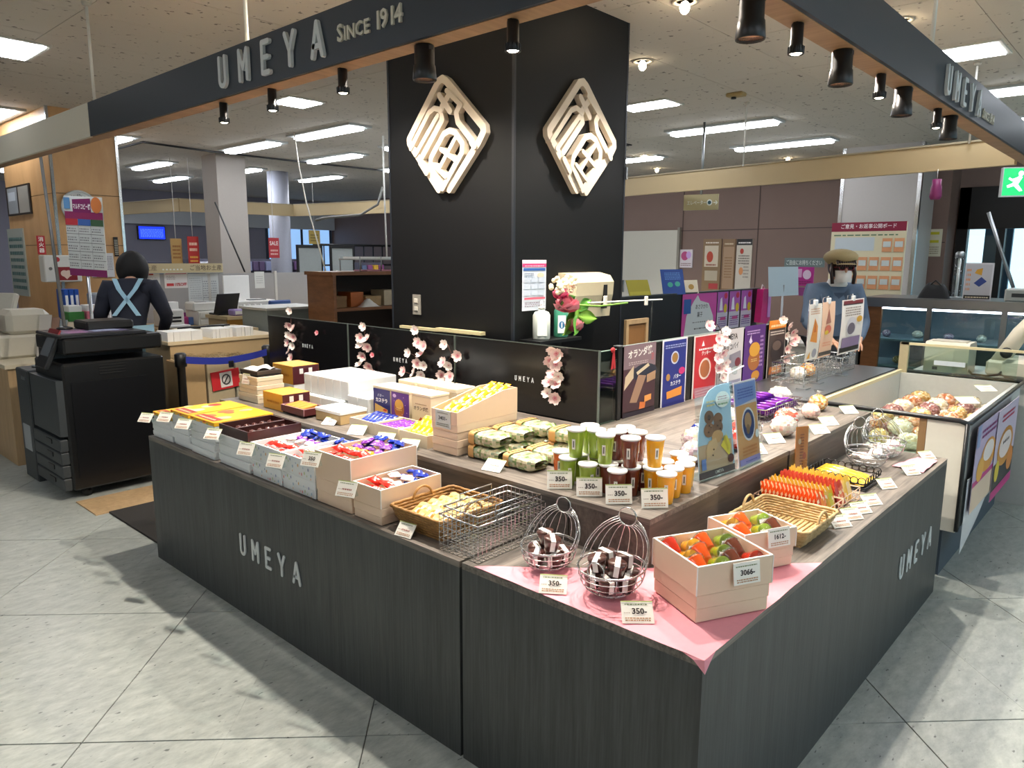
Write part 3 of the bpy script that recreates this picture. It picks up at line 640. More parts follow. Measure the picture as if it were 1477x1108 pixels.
def strew(o, x0, x1, y0, y1, z, nx, ny, label, group, rz=0, tilt=.25, jit=.3, cat='sweet packet'):
    for i in range(nx):
        for j in range(ny):
            x = x0+(x1-x0)*(i+.5)/nx+rj.uniform(-.006, .006); y = y0+(y1-y0)*(j+.5)/ny+rj.uniform(-.006, .006)
            jr = rz+rj.uniform(-jit, jit)
            if TB:
                ex = .034*abs(math.cos(jr))+.024*abs(math.sin(jr)); ey = .034*abs(math.sin(jr))+.024*abs(math.cos(jr)); x = min(max(x, TB[0]+ex), TB[1]-ex); y = min(max(y, TB[2]+ey), TB[3]-ey)
            put(o, (x, y, z+.013*(i % 2)+rj.uniform(0, .004)), (rj.uniform(-tilt, tilt), rj.uniform(-tilt, tilt), jr), label, group, cat)
# ------------------------------------------------------------------ long counter, lower shelf
H = .65
PAPERW = mat('#dfe3e4', .5, var=.04, scale=25, name='white_wrapping'); YELB = mat('#edb51f', .4, var=.08, scale=30, name='yellow_lid'); MAROON = mat('#3a1a18', .35, var=.1, name='maroon_card')
def stack(y, dy, n, h, dx, label, group, z0=H, x=.165):
    for k in range(n):
        carton('gift_box', label % ('bottom' if k == 0 else 'top' if k == n-1 else ('second', 'third', 'fourth')[k-1]), (x+rj.uniform(-.006, .006), y+rj.uniform(-.003, .003)), (dx, dy, h), z0+k*h, PAPERW, PAPERW, .7, rj.uniform(-.012, .012), group)
    return z0+n*h
def printed_box(y, dy, dx, z, h, label, x=.165, seed=1):
    t = thing('printed_gift_box', label, 'box', (x, y, z)); rr = random.Random(seed)
    MB().cbox((0, 0, h*.45), (dx-.004, dy-.004, h*.9), .002).build('base', PAPERW, t); MB().cbox((0, 0, h*.75), (dx, dy, h*.5), .002).build('lid', YELB, t)
    it = [('r', 0, 0, 1, 1, '#f1b61e')]
    for k in range(5): it.append(('e', rr.uniform(.15, .85), rr.uniform(.15, .85), rr.uniform(.1, .2), rr.uniform(.07, .14), rr.choice(['#e8663a', '#f6d24a', '#f3a48c', '#c22d22', '#fbe9b0'])))
    it += [('r', .08, .04, .8, .16, '#9c1f1a'), ('b', .15, .08, .66, .08, 1, '#f0d0a0')]
    M = Matrix(((0, 1, 0, -dx/2), (-1, 0, 0, dy/2), (0, 0, 1, h+.0005), (0, 0, 0, 1)))
    print_mesh(it, dy, dx, 'print', t, M)
    it = [('e', .1+.13*k, .5+.2*(-1)**k, .05, .22, ('#d9583a', '#8fb07a', '#e9b84a', '#9aa7b8')[k % 4]) for k in range(7)]
    print_mesh(it, dy, h*.5, 'side_print', t, fmx((-dx/2-.0003, dy/2, h*.5), 180)); return t
z1 = stack(2.955, .225, 3, .03, .29, 'white wrapped gift box, %s of the stack at the counter end', 'white boxes in the stack at the counter end'); printed_box(2.955, .225, .28, z1, .034, 'yellow topped printed gift box on the stack at the counter end', seed=2)
z2 = stack(2.735, .19, 4, .034, .29, 'white wrapped gift box, %s of the stack second from the counter end', 'white boxes second from the end'); printed_box(2.735, .19, .30, z2, .034, 'yellow topped printed gift box on the stack second from the counter end', seed=3)
z3 = stack(2.51, .235, 4, .034, .29, 'white wrapped gift box, %s of the stack left beside the maroon sample box', 'white boxes beside the maroon box'); printed_box(2.51, .235, .29, z3, .034, 'yellow topped printed gift box beside the maroon sample box', seed=4)
z4 = stack(2.22, .27, 3, .044, .30, 'white wrapped gift box, %s of the stack under the maroon sample box', 'white boxes under the maroon box')
tray('sample_box', 'maroon open sample box with two rows of shiny chocolates on white boxes', (.15, 2.225), (.25, .25, .042), z4, MAROON, MAROON)
t = thing('box_divider', 'maroon divider strip lying in the open sample box', 'divider', (.15, 2.225, z4+.005)); MB().box((0, 0, .016), (.236, .008, .032)).build('strip', MAROON, t)
MB().box((0, 0, .034), (.236, .012, .003)).build('strip_top', MAROON, t)
choc = MB().ell((0, 0, .012), (.016, .016, .012), 10, 6).build('chocolate', mat('#4a2420', .2, var=.4, scale=60, coat=.6, name='chocolate_glaze'))
for i in range(6):
    for j in range(2):
        for q in range(3): put(choc, (.055+i*.038, 2.135+j*.118+q*.031-.001, z4+.006), (0, 0, rj.random()*3), 'small glossy chocolate in the maroon sample box', 'chocolates in the maroon sample box', 'chocolate')
def dots_print(t, dx, dy, h):
    rr = random.Random(5); P = ('#d98b8b', '#9bb7c9', '#b7c58f', '#e0b070', '#8d95b5')
    it = [('e', (k+.5)/9+rr.uniform(-.03, .03), rr.uniform(.12, .88), .016, .09, P[k*7 % 5]) for k in range(9)]+[('e', (k+.3)/9, rr.uniform(.12, .88), .01, .06, P[k % 5]) for k in range(9)]
    print_mesh(it, dy, h, 'print', t, fmx((-dx/2-.0004, dy/2, 0), 180)); print_mesh(it, dx, h, 'print', t, fmx((-dx/2, -dy/2-.0004, 0), 270))
for y, w in ((1.955, 'beside the white boxes'), (1.718, 'beside the beige boxes')):
    t = carton('patterned_box', 'closed white box with pastel dots under the open one '+w, (.165, y), (.29, .232, .068), H, PAPERW, PAPERW, .5); dots_print(t, .29, .232, .068)
    t = tray('patterned_tray', 'open white box with pastel dots holding mixed sweets '+w, (.165, y), (.29, .232, .072), H+.069, PAPERW); dots_print(t, .29, .232, .072)
    zz = H+.069+.04; TB = (.026, .304, y-.11, y+.11)
    strew(RED_P, .025, .13, y-.11, y+.10, zz, 2, 4, 'red sweet packet in an open box with pastel dots', 'red packets in the dotted boxes', math.pi/2)
    strew(WHT_P, .12, .20, y-.1, y+.1, zz, 2, 3, 'pale pink and cream sweet packet in an open box with pastel dots', 'pale packets in the dotted boxes', 1.0)
    strew(PURP_P, .18, .25, y-.1, y+.1, zz+.012, 1, 4, 'purple sweet packet in an open box with pastel dots', 'purple packets in the dotted boxes', .6)
    strew(BLUE_P, .23, .30, y-.1, y+.1, zz+.018, 2, 4, 'dark blue sweet packet in an open box with pastel dots', 'blue packets in the dotted boxes', .9, .5)
carton('beige_box', 'closed beige box under the open beige box of mixed sweets', (.17, 1.482), (.30, .222, .095), H, BEIGE, BEIGE, .5)
tray('beige_tray', 'open beige box with white edges full of red, purple and blue sweets', (.17, 1.482), (.30, .222, .1), H+.096, BEIGE)
zz = H+.096+.074; TB = (.026, .314, 1.377, 1.587)
strew(RED_P, .03, .13, 1.385, 1.58, zz, 2, 4, 'red sweet packet in the larger open beige box', 'red packets in the larger beige box', math.pi/2)
strew(ORNG_P, .11, .17, 1.385, 1.58, zz+.006, 1, 4, 'orange sweet packet in the larger open beige box', 'orange packets in the beige box', .8)
strew(PURP_P, .16, .24, 1.385, 1.58, zz+.008, 2, 3, 'purple sweet packet in the larger open beige box', 'purple packets in the larger beige box', .5)
strew(BLUE_P, .23, .31, 1.385, 1.58, zz+.012, 2, 4, 'dark blue sweet packet in the larger open beige box', 'blue packets in the larger beige box', .8, .4)
carton('beige_box', 'closed beige box under the smaller open beige box beside the wicker basket', (.155, 1.282), (.27, .158, .06), H, BEIGE, BEIGE, .5)
tray('beige_tray', 'smaller open beige box with mixed sweets beside the wicker basket', (.155, 1.282), (.27, .158, .064), H+.061, BEIGE)
zz = H+.061+.038; TB = (.026, .284, 1.209, 1.355)
strew(RED_P, .03, .11, 1.21, 1.355, zz, 2, 3, 'red sweet packet in the smaller open beige box', 'red packets in the smaller beige box', math.pi/2)
strew(WHT_P, .11, .19, 1.21, 1.355, zz, 2, 2, 'pale sweet packet in the smaller open beige box', 'pale packets in the smaller beige box', 1)
strew(BLUE_P, .18, .28, 1.21, 1.355, zz, 2, 3, 'dark blue sweet packet in the smaller open beige box', 'blue packets in the smaller beige box', .8)
# ------------------------------------------------------------------ baskets
def woven(name, label, c, dx, dy, h, z, m, rz=0, flare=.025, bars=9, handle=True, cat='basket'):
    t = thing(name, label, cat, (c[0], c[1], z), rz)
    def ringpts(k, wob=0):
        e = flare*k; x, y = dx/2-flare+e, dy/2-flare+e; P = []; r = .02
        for cx, cy, a0 in ((x-r, y-r, 0), (-x+r, y-r, 90), (-x+r, -y+r, 180), (x-r, -y+r, 270)):
            for q in range(4): a = math.radians(a0+q*30); P.append((cx+r*math.cos(a), cy+r*math.sin(a), 0))
        return P
    n = 7; mb = MB()
    for k in range(n+1):
        P = ringpts(k/n); Q = []
        for i in range(len(P)):
            a, b = Vector(P[i]), Vector(P[(i+1) % len(P)]); s = max(1, int((b-a).length/.02))
            for q in range(s): v = a.lerp(b, q/s); Q.append((v.x, v.y, .004+h*k/n))
        Q = [(p[0]*(1+.012*(-1)**(i+k)), p[1]*(1+.012*(-1)**(i+k)), p[2]) for i, p in enumerate(Q)]
        mb.tube(Q, h/n*.55 if k < n else .006, 5, True)
    mb.build('woven_side', m, t)
    mb = MB().b2((-dx/2+flare, -dy/2+flare, 0), (dx/2-flare, dy/2-flare, .004))
    for k in range(14): mb.tube([(-dx/2+flare, -dy/2+flare+(dy-2*flare)*k/13, .006), (dx/2-flare, -dy/2+flare+(dy-2*flare)*k/13, .006)], .004, 5)
    mb.build('woven_base', m, t)
    if handle:
        for s in (-1, 1): MB().tube([(p[0]*.045, s*(dy/2-.004), h-.012+p[1]*.05) for p in arc(0, 0, 1, 0, 180, 10)], .0045, 6).build('handle', m, t)
    return t
woven('wicker_basket', 'brown wicker basket with loop handles holding cookie bags', (.19, 1.06), .29, .26, .07, H, WICKER)
cookie = MB()
cookie.grid(lambda u, v: ((u-.5)*.09, (v-.5)*.065, .012+.008*math.sin(math.pi*u)*math.sin(math.pi*v)+.002*math.sin(20*u+9*v)), 8, 6, col=colf('#d9bd7f', '#f3e6c4', '#b98a45', .6, 21))
cookie.grid(lambda u, v: ((u-.5)*.09, (v-.5)*.065, .011-.009*math.sin(math.pi*u)*math.sin(math.pi*v)), 8, 6, col=cut('#c9a868'))
CK = cookie.build('cookie_bag', FOIL)
for i in range(4):
    for j in range(3): put(CK, (.128+i*.048, .992+j*.068, H+.034), (rj.uniform(-.05, .05), -.45, rj.uniform(-.05, .05)), 'clear bag of pale cookies in the brown wicker basket', 'cookie bags in the wicker basket', 'cookie bag')
def wirebox(name, label, c, dx, dy, h, z, rz=0, m=CHROME, pitch=.018, r=.0011, fold=True):
    t = thing(name, label, 'wire basket', (c[0], c[1], z), rz); x, y = dx/2, dy/2; mb = MB(); k = 0
    for zz in [h*i/max(1, round(h/pitch)) for i in range(1, round(h/pitch)+1)]: mb.tube([(-x, -y, zz), (x, -y, zz), (x, y, zz), (-x, y, zz)], r, 4, True, smooth=False)
    nx, ny = round(dx/pitch), round(dy/pitch)
    for i in range(nx+1): u = -x+dx*i/nx; mb.tube([(u, -y, h), (u, -y, 0.001), (u, y, 0.001), (u, y, h)], r, 4, smooth=False)
    for i in range(ny+1): u = -y+dy*i/ny; mb.tube([(-x, u, h), (-x, u, 0.001), (x, u, 0.001), (x, u, h)], r, 4, smooth=False)
    mb.build('mesh_wires', m, t)
    rr = MB().tube([(-x, -y, h), (x, -y, h), (x, y, h), (-x, y, h)], r*2.4, 6, True)
    rr.build('rim', m, t)
    for s in (-1, 1): MB().tube([(-x*.5, s*(y+.003), h), (-x*.5, s*(y+.003), h+.02), (x*.5, s*(y+.003), h+.02), (x*.5, s*(y+.003), h)], r*2, 5).build('handle', m, t)
    return t
wirebox('wire_basket', 'square chrome wire mesh basket, the lower of two nested beside the wicker basket', (.18, .832), .31, .17, .115, H)
wirebox('wire_basket', 'square chrome wire mesh basket, the upper of two nested beside the wicker basket', (.18, .832), .29, .15, .10, H+.04)
# pink cloth over the corner
PINK = mat('#e89aa6', .8, var=.05, scale=60, bump=.15, name='pink_cloth')
def clothfn(u, v):
    a, b, c, d = Vector((0.0, .74)), Vector((-.006, -.006)), Vector((.73, -.004)), Vector((.34, .355))
    p = (a.lerp(b, u)).lerp(d.lerp(c, u), v); z = H+.0035+.0025*noise.noise(Vector((p.x*11, p.y*11, 3)))
    d2 = math.hypot(p.x, p.y); return (p.x, p.y, max(z, H+.002))
mb = MB().grid(clothfn, 60, 40)
mb.add([(-.005, .05, H+.003), (-.006, -.006, H+.004), (.05, -.005, H+.003), (-.012, -.012, H-.026), (-.010, .02, H-.002), (.02, -.010, H-.004)], [(0, 1, 4), (4, 1, 3), (1, 2, 5), (1, 5, 3)], smooth=False)
tag(mb.build('pink_cloth', PINK), 'pink cotton cloth laid over the counter corner under the bird baskets', 'cloth')
def hen(label, c, s, z, rz, m=CHROME, nring=8):
    t = thing('bird_basket', label, 'wire basket', (c[0], c[1], z), rz); w = .0014
    mb = MB()
    prof = [(.035, .002), (.052, .008), (.068, .018), (.080, .032), (.086, .048), (.088, .062)]
    for r_, zz in prof: mb.ring((0, 0, zz*s*1.1), r_*s, w, 28, 5, ry=r_*s*.92)
    mb.ring((0, 0, prof[-1][1]*s*1.1+.004), .089*s, w*1.6, 28, 5, ry=.083*s)
    for i in range(10):
        a = 2*math.pi*i/10; mb.tube([(r_*s*math.cos(a), .93*r_*s*math.sin(a), zz*s*1.1) for r_, zz in prof], w, 5)
    mb.build('bowl', m, t)
    top = Vector((.085*s, 0, .17*s)); rr = .024*s
    tl = MB(); tl.ring(top, rr, w*1.5, 20, 6, axis='X', M=None); 
    for i in range(13):
        f = (i-6)/6; a = math.radians(-90+f*78); b = top+Vector((0, rr*math.cos(math.radians(-90+f*85)), rr*math.sin(math.radians(-90+f*85))))
        e = Vector((.088*s*math.cos(f*1.9)*(1 if abs(f) < .8 else .8), .083*s*math.sin(f*1.9), .068*s)); mid = (b+e)/2+Vector((.03*s, f*.045*s, .02*s))
        P = []
        for q in range(8): u = q/7; P.append(b*(1-u)**2+mid*2*u*(1-u)+e*u*u)
        tl.tube(P, w, 5)
    tl.build('tail_wires', m, t)
    hd = MB(); hd.ring((-.085*s, 0, .085*s), .022*s, w*1.4, 16, 5, axis='X'); hd.tube([(-.107*s, 0, .085*s), (-.125*s, 0, .08*s), (-.107*s, 0, .072*s)], w, 5); hd.build('head_loop', m, t)
    return t
hen('smaller chrome wire hen basket holding brown pudding cups on the pink cloth', (.145, .575), .98, H+.005, .15); hen('larger chrome wire hen basket heaped with brown pudding cups on the pink cloth', (.132, .345), 1.1, H+.005, .15)
def pudding():
    t = thing('pudding_cup', 'x', 'dessert cup', (0, 0, 0))
    MB().lathe([(.016, 0), (.019, .004), (.024, .03), (.0255, .036), (.0255, .039), (.001, .0405)], 16).build('cup', mat('#4b2a22', .3, var=.15, scale=60, coat=.4, name='chocolate_cup'), t)
    MB().tube([(-.0265, 0, .012), (-.0265, 0, .040), (-.02, 0, .0420), (.02, 0, .0420), (.0265, 0, .040), (.0265, 0, .012)], .0015, 4, smooth=False).build('core', WHITE, t).scale = (1, 1, 1)
    mb = MB()
    for a, b in zip([(-.0245, .008), (-.0268, .0405), (-.0268, .0415)], [(-.0268, .0405), (-.0268, .0415), (.0268, .0415)]): mb.add([(a[0], -.007, a[1]), (a[0], .007, a[1]), (b[0], .007, b[1]), (b[0], -.007, b[1])], [(0, 1, 2, 3)], cut('#efece6'))
    mb.add([(.0268, -.007, .0415), (.0268, .007, .0415), (.0245, .007, .008), (.0245, -.007, .008)], [(0, 1, 2, 3)], cut('#efece6')); mb.build('label_strip', PRINT, t)
    return t
PU = pudding(); bpy.data.objects.remove([c for c in PU.children if c.name.startswith('core')][0])
first = True
for (cx, cy, n, sc, lab, gr) in ((.145, .575, 7, 1.0, 'brown pudding cup with white label strip in the smaller hen basket', 'pudding cups in the smaller hen basket'), (.132, .345, 11, 1.0, 'brown pudding cup with white label strip in the larger hen basket', 'pudding cups in the larger hen basket')):
    for k in range(n):
        nb = 5 if n < 9 else 6; up_ = k >= nb+(n > 9)
        if k < nb: a = 2*math.pi*k/nb+.4; r_ = .0435 if n < 9 else .052; z = H+(.023 if n < 9 else .026)
        elif not up_: a = 0; r_ = 0; z = H+.026
        else: a = 2*math.pi*k/(2 if n < 9 else 4)+.9; r_ = .027 if n < 9 else .037; z = H+(.067 if n < 9 else .070)
        loc = (cx+r_*math.cos(a), cy+r_*math.sin(a), z); tl = (.16 if up_ else .03)*(r_ > 0); rot = (-tl*math.sin(a), tl*math.cos(a), rj.uniform(-.6, .6)+.7)
        if first: PU.location = loc; PU.rotation_euler = rot; PU['label'] = lab; PU['group'] = gr; first = False
        else: dup(PU, loc, rot, lab, gr)
# beige boxes of jelly on the pink cloth
JCOL = ('#e8591c', '#c8341f', '#8fae2c', '#e8a81c', '#6d3a2a')
def jelly(col):
    t = thing('jelly_cup', 'x', 'jelly cup', (0, 0, 0))
    MB().lathe([(.014, 0), (.016, .002), (.023, .042), (.024, .046)], 14).build('jelly', mat(col, .15, var=.15, scale=50, coat=.7, name='jelly'), t)
    MB().lathe([(.027, .046), (.027, .048), (.001, .0485)], 16).build('film_lid', FILM, t)
    MB().add([(.0245, -.006, .004), (.0255, .006, .004), (.0285, .006, .05), (.0275, -.006, .05), (-.02, .006, .0505), (-.02, -.006, .0505)], [(0, 1, 2, 3), (3, 2, 4, 5)], cut('#f3efe9')).build('label_strip', PRINT, t); return t
JP = [jelly(c) for c in JCOL]; jn = ('orange', 'red', 'green', 'yellow', 'brown'); jused = set()
def jbox(price, c, d, h, rz, n1, n2, where):
    carton('beige_box', 'closed beige box under the open jelly box '+where, c, (d[0]-.006, d[1]-.006, h), H+.006, BEIGE, BEIGE, .5, rz)
    tray('beige_tray', 'open beige box with white edges of jelly cups '+where, c, (d[0], d[1], h), H+.007+h, BEIGE, WHITE, rz)
    A = Matrix.Translation((c[0], c[1], 0)) @ Matrix.Rotation(rz, 4, 'Z')
    for i in range(n1):
        for j in range(n2):
            k = (i*2+j*3) % 5; yaw = rz+(0 if (i+j) % 2 else math.pi); q = Vector(((i+.5)/n1*(d[0]-.02)-(d[0]-.02)/2, (j+.5)/n2*(d[1]-.02)-(d[1]-.02)/2, H+.007+h*1.62))
            p = A @ (q+Vector((0, .02 if (i+j) % 2 else -.02, 0)))
            lab = jn[k]+' jelly cup with white strip lying in the open box '+where; rot = (1.25, 0, yaw+rj.uniform(-.04, .04))
            if k in jused: dup(JP[k], p, rot, lab, jn[k]+' jelly cups '+where)
            else: jused.add(k); JP[k].location = p; JP[k].rotation_euler = rot; JP[k]['label'] = lab; JP[k]['group'] = jn[k]+' jelly cups '+where
    M = A @ fmx((d[0]*.12, -d[1]/2-.0125, H+.012+h*1.15), 270, 8)
    t = thing('price_card', 'white price card reading %s hung on the jelly box %s' % (price, where), 'price card', tuple(M @ Vector((0, 0, 0))))
    L = Matrix.Translation(-Vector(t.location)) @ M @ Matrix.Translation((-.04, 0, 0)); MB().box((.04, .028, -.001), (.08, .056, .002), cut('#f4f0e6'), M=L).build('card', PRINT, t)
    print_mesh([('t', price+'-', .52, .52, .34, '#2a1b18', .03, 0, .7), ('b', .08, .8, .8, .1, 1, '#7a8a5a'), ('b', .1, .1, .8, .2, 2, '#b5835a')], .08, .056, 'print', t, L)
jbox('3066', (.272, .128), (.228, .205), .074, math.radians(-27), 4, 3, 'at the counter corner'); jbox('1612', (.60, .165), (.19, .165), .058, math.radians(-25), 3, 2, 'beside the straw tray')
price_card('price card reading 350 for the smaller hen basket on the pink cloth', Z(797, 858, H+.004), 215, 50, .075, .055, '350-')
price_card('price card reading 350 for the larger hen basket on the pink cloth', Z(921, 901, H+.004), 222, 50, .08, .058, '350-')
for px, py, l in ((588, 773, 'leaning price card in front of the brown wicker basket'),): price_card(l, (.004, 1.075, H), 188, 40, .07, .05)
for y, z, l in ((3.03, z1+.004, 'leaning price card on the stack at the counter end'), (2.80, z2-.004, 'leaning price card on the stack second from the counter end'), (2.60, z3-.006, 'leaning price card on the printed box beside the maroon sample box'), (2.31, z4+.0, 'leaning price card before the maroon sample box')):
    price_card(l, (-.038, y, z-.012), 205, 40, .075, .052)
for y, z, l, pr in ((2.03, .75, 'price card hung on the dotted box beside the white boxes', None), (1.80, .745, 'price card hung on the dotted box beside the beige boxes', None), (1.55, .80, 'price card reading 350 hung on the larger open beige box', '350'), (1.335, .735, 'price card hung on the smaller open beige box', None)):
    price_card(l, (-.034, y, z), 200, 28, .078, .055, pr)
# ------------------------------------------------------------------ side counter, lower shelf
woven('straw_tray', 'shallow pale straw basket with a loop handle, almost empty', (.925, .195), .29, .26, .055, H, STRAW)
t = put(CK, (.86, .2, H+.012), (0, 0, .4), 'clear bag lying alone in the pale straw basket', None, 'cookie bag'); del t['group']
def wiretray(label, a, b, h, z, m, n=4):
    c = ((a[0]+b[0])/2, (a[1]+b[1])/2); t = thing('wire_tray', label, 'wire basket', (c[0], c[1], z)); x, y = (b[0]-a[0])/2, (b[1]-a[1])/2
    mb = MB()
    for zz in (.002, h*.5, h): mb.tube([(-x, -y, zz), (x, -y, zz), (x, y, zz), (-x, y, zz)], .0022, 6, True)
    for i in range(n+1):
        u = -x+2*x*i/n; mb.tube([(u, -y, h), (u, -y, .002), (u, y, .002), (u, y, h)], .0018, 5)
    for i in range(n+1): u = -y+2*y*i/n; mb.tube([(-x, u, h), (-x, u, .002), (x, u, .002), (x, u, h)], .0018, 5)
    mb.build('frame_wires', m, t); return t
wiretray('cream wire tray holding rows of orange jelly bags', (1.075, .108), (1.237, .368), .05, H, mat('#d8b79a', .4, name='cream_wire')); wiretray('cream wire tray holding rows of red and yellow jelly bags', (1.247, .108), (1.427, .368), .05, H, mat('#d8b79a', .4, name='cream_wire'))
def jbag(c1, c2, seed):
    mb = MB(); f = colf(c1, c2, '#f6d9a8', .85, seed)
    for s in (1, -1): mb.grid(lambda u, v: ((u-.5)*.075*(1-.15*(v > .85)), s*.0058*max(0, math.sin(math.pi*u))**.5*max(0, math.sin(math.pi*min(1, v*1.05)))**.5, v*.095+.003*math.sin(14*u+3*seed)), 7, 8, col=f)
    return mb.build('jelly_bag', FOIL)
BO, BY, BR, BL = jbag('#e0561a', '#f08a3a', 31), jbag('#d9a31e', '#c7c23a', 32), jbag('#c8402a', '#e87850', 33), jbag('#f2c24a', '#f8e0a0', 34)
for o, x, n, l in ((BO, 1.1155, 15, 'orange'), (BY, 1.193, 14, 'yellow green'), (BR, 1.292, 14, 'red orange'), (BL, 1.376, 9, 'pale yellow')):
    for k in range(n): put(o, (x+rj.uniform(-.001, .001), .125+.20*k/(n-1), H+.006), (-.28+rj.uniform(-.015, .015), rj.uniform(-.01, .01), rj.uniform(-.02, .02)), l+' jelly bag standing in a tight row in the cream wire trays', l+' jelly bags in a row', 'jelly bag')
for px, py, l in ((1217, 762, 'small leaning price card in front of the orange jelly bags'), (1234, 751, 'small leaning price card in front of the yellow green jelly bags'), (1247, 742, 'small leaning price card in front of the red orange jelly bags'), (1262, 730, 'small leaning price card in front of the pale yellow jelly bags'), (1284, 706, 'small leaning price card in front of the black lace basket'), (1319, 686, 'small leaning price card beside the pink napkin'), (1342, 664, 'small leaning price card near the end of the side counter')):
    price_card(l, Z(px, py, H), 240, 52, .075, .05)
t = thing('lace_basket', 'black scalloped wire basket holding long yellow packets', 'wire basket', (1.64, .236, H))
mb = MB().b2((-.1, -.114, 0), (.1, .114, .004))
for zz in (.01, .028): mb.tube([(-.1, -.114, zz), (.1, -.114, zz), (.1, .114, zz), (-.1, .114, zz)], .003, 5, True)
for i in range(8): mb.ring((-.1, -.1+.0286*i, .04), .0145, .002, 12, 4, axis='X'); mb.ring((.1, -.1+.0286*i, .04), .0145, .002, 12, 4, axis='X')
for i in range(6): mb.ring((-.083+.033*i, -.114, .04), .0145, .002, 12, 4, axis='Y'); mb.ring((-.083+.033*i, .114, .04), .0145, .002, 12, 4, axis='Y')
mb.build('lace_wires', BLACKPL, t)
YS = packet('long_packet', .2, .04, .018, colf('#efb41e', '#f8dc80', '#f4c64a', .5, 35))
for k in range(4): put(YS, (1.577+.042*k, .236, H+.018), (0, -.12, math.pi/2+rj.uniform(-.015, .015)), 'long yellow packet lying in the black scalloped basket', 'long yellow packets in the black basket')
WB = mat('#d0d2d2', .25, 1, 0, name='silver_wire')
hen('silver wire hen basket of white wrapped sweets beside the pink napkin', (1.93, .235), 1.05, H, .75, WB); hen('silver wire hen basket at the end of the side counter by the pastry case', (2.17, .23), 1.05, H, .75, WB)
for (cx, cy, l) in ((1.93, .235, 'beside the pink napkin'), (2.17, .23, 'by the pastry case')):
    for k in range(7): a = k*2.4; put(WHT_P, (cx+.04*math.cos(a)*(k > 0), cy+.04*math.sin(a)*(k > 0), H+.03+.012*(k % 3)), (rj.uniform(-.4, .4), rj.uniform(-.4, .4), rj.random()*6), 'pale wrapped sweet in the silver hen basket '+l, 'pale sweets in the hen basket '+l)
def napfn(u, v): return (1.98+.24*u+.02*v, .02+.13*v*(1-.35*u), H+.004+.006*abs(math.sin(7*u+3*v))*(1-v*.5))
tag(MB().grid(napfn, 16, 8).build('pink_napkin', PINK), 'pink cloth napkin lying at the end of the side counter', 'cloth')
# ------------------------------------------------------------------ raised shelf of the long counter
U = .8
KRAFT = mat('#d9a03a', .45, var=.06, scale=30, name='golden_orange_card'); 
def giftbox2(label, c, d, z, rz=0):
    t = thing('gift_box', label, 'box', (c[0], c[1], z), rz); MB().cbox((0, 0, d[2]/2), d, .002).build('wrap', KRAFT, t)
    MB().box((-d[0]*.02, -d[1]/2-.0008, d[2]/2), (d[0], .0016, d[2]-.003)).build('maroon_end', mat('#4a1820', .4, name='maroon_paper'), t)
    for s in (-.2, .15): MB().box((d[0]*s, -d[1]/2-.002, d[2]*.7), (.022, .001, .028)).build('white_tag', WHITE, t)
    print_mesh([('b', .2, .4, .6, .25, 1, '#c07f22')], d[1], d[2], 'print', t, fmx((-d[0]/2-.0005, d[1]/2, 0), 180)); return t
giftbox2('golden orange gift box with maroon end, the lower one beside the sliced cake', (.48, 2.56), (.15, .19, .085), U); giftbox2('golden orange gift box with maroon end, stacked behind the lower one', (.72, 2.86), (.16, .21, .10), U+.07)
carton('gift_box', 'white box carrying the stacked golden orange gift box', (.72, 2.86), (.16, .21, .07), U, PAPERW, PAPERW, .5)
carton('cream_box', 'cream box, bottom of the stack at the shelf end', (.50, 2.84), (.16, .2, .045), U, CREAM, CREAM, .5); carton('cream_box', 'cream box, middle of the stack at the shelf end', (.50, 2.84), (.155, .19, .045), U+.045, CREAM, CREAM, .5)
carton('cream_box', 'cream box, upper of the stack at the shelf end', (.50, 2.84), (.15, .19, .045), U+.09, CREAM, CREAM, .5)
carton('dark_lidded_box', 'small box with dark lid on top of the cream stack at the shelf end', (.5, 2.84), (.14, .18, .03), U+.135, BLACKPL, mat('#3a3028', .4, name='dark_lid'), .6)
tag(MB().grid(lambda u, v: (.44+.12*u, 2.77+.14*v, U+.1655+.014*abs(math.sin(5*u))*math.cos(4*v)**2), 8, 8).build('paper_slip', WHITE), 'crumpled white paper slip on the small dark lidded box', 'paper')
price_card('price card leaning on the cream stack at the shelf end', (.415, 2.85, U+.09), 190, 15, .06, .055)
for x, y, dx, dy, h, z, l in ((.80, 2.47, .30, .40, .10, U+.045, 'large white wrapped box block behind the shelf middle'), (.74, 2.47, .24, .34, .045, U, 'low white wrapped box under the large white block'), (.72, 2.17, .18, .17, .085, U, 'white wrapped box with printed top beside the printed upright boxes')):
    t = thing('wrapped_boxes', l, 'box', (x, y, z)); n = 6 if dy > .38 else 2
    for k in range(n): MB().cbox((0, -dy/2+dy*(k+.5)/n, h/2), (dx, dy/n-.001, h), .004).build('wrapped_box', PAPERW, t)
tray('sample_box', 'maroon sample box with slices of sponge cake tilted on the shelf', (.45, 2.36), (.12, .2, .03), U+.012, mat('#5a2a2c', .35, name='plum_card'), mat('#b88a90', .4, name='plum_edge'))
sl = MB().cbox((0, 0, .012), (.085, .032, .024), .003).build('cake_slice', mat('#c98a32', .7, var=.15, scale=120, name='sponge_cake'))
for k, y in enumerate((2.435, 2.395, 2.355, 2.315)): put(sl, (.45, y, U+.022), (0, -.1, rj.uniform(-.06, .06)), 'slice of golden sponge cake in the maroon sample box', 'cake slices in the sample box', 'cake slice')
t = thing('box_prop', 'small card prop under the maroon sample box of cake', 'prop', (.45, 2.36, U)); MB().box((0, 0, .006), (.08, .14, .012)).build('card_prop', MAROON, t)
carton('cream_box', 'cream box topped with white paper beside the sliced cake', (.50, 2.12), (.15, .2, .06), U, mat('#b59a6c', .5, name='kraft_tan'), WHITE, .25)
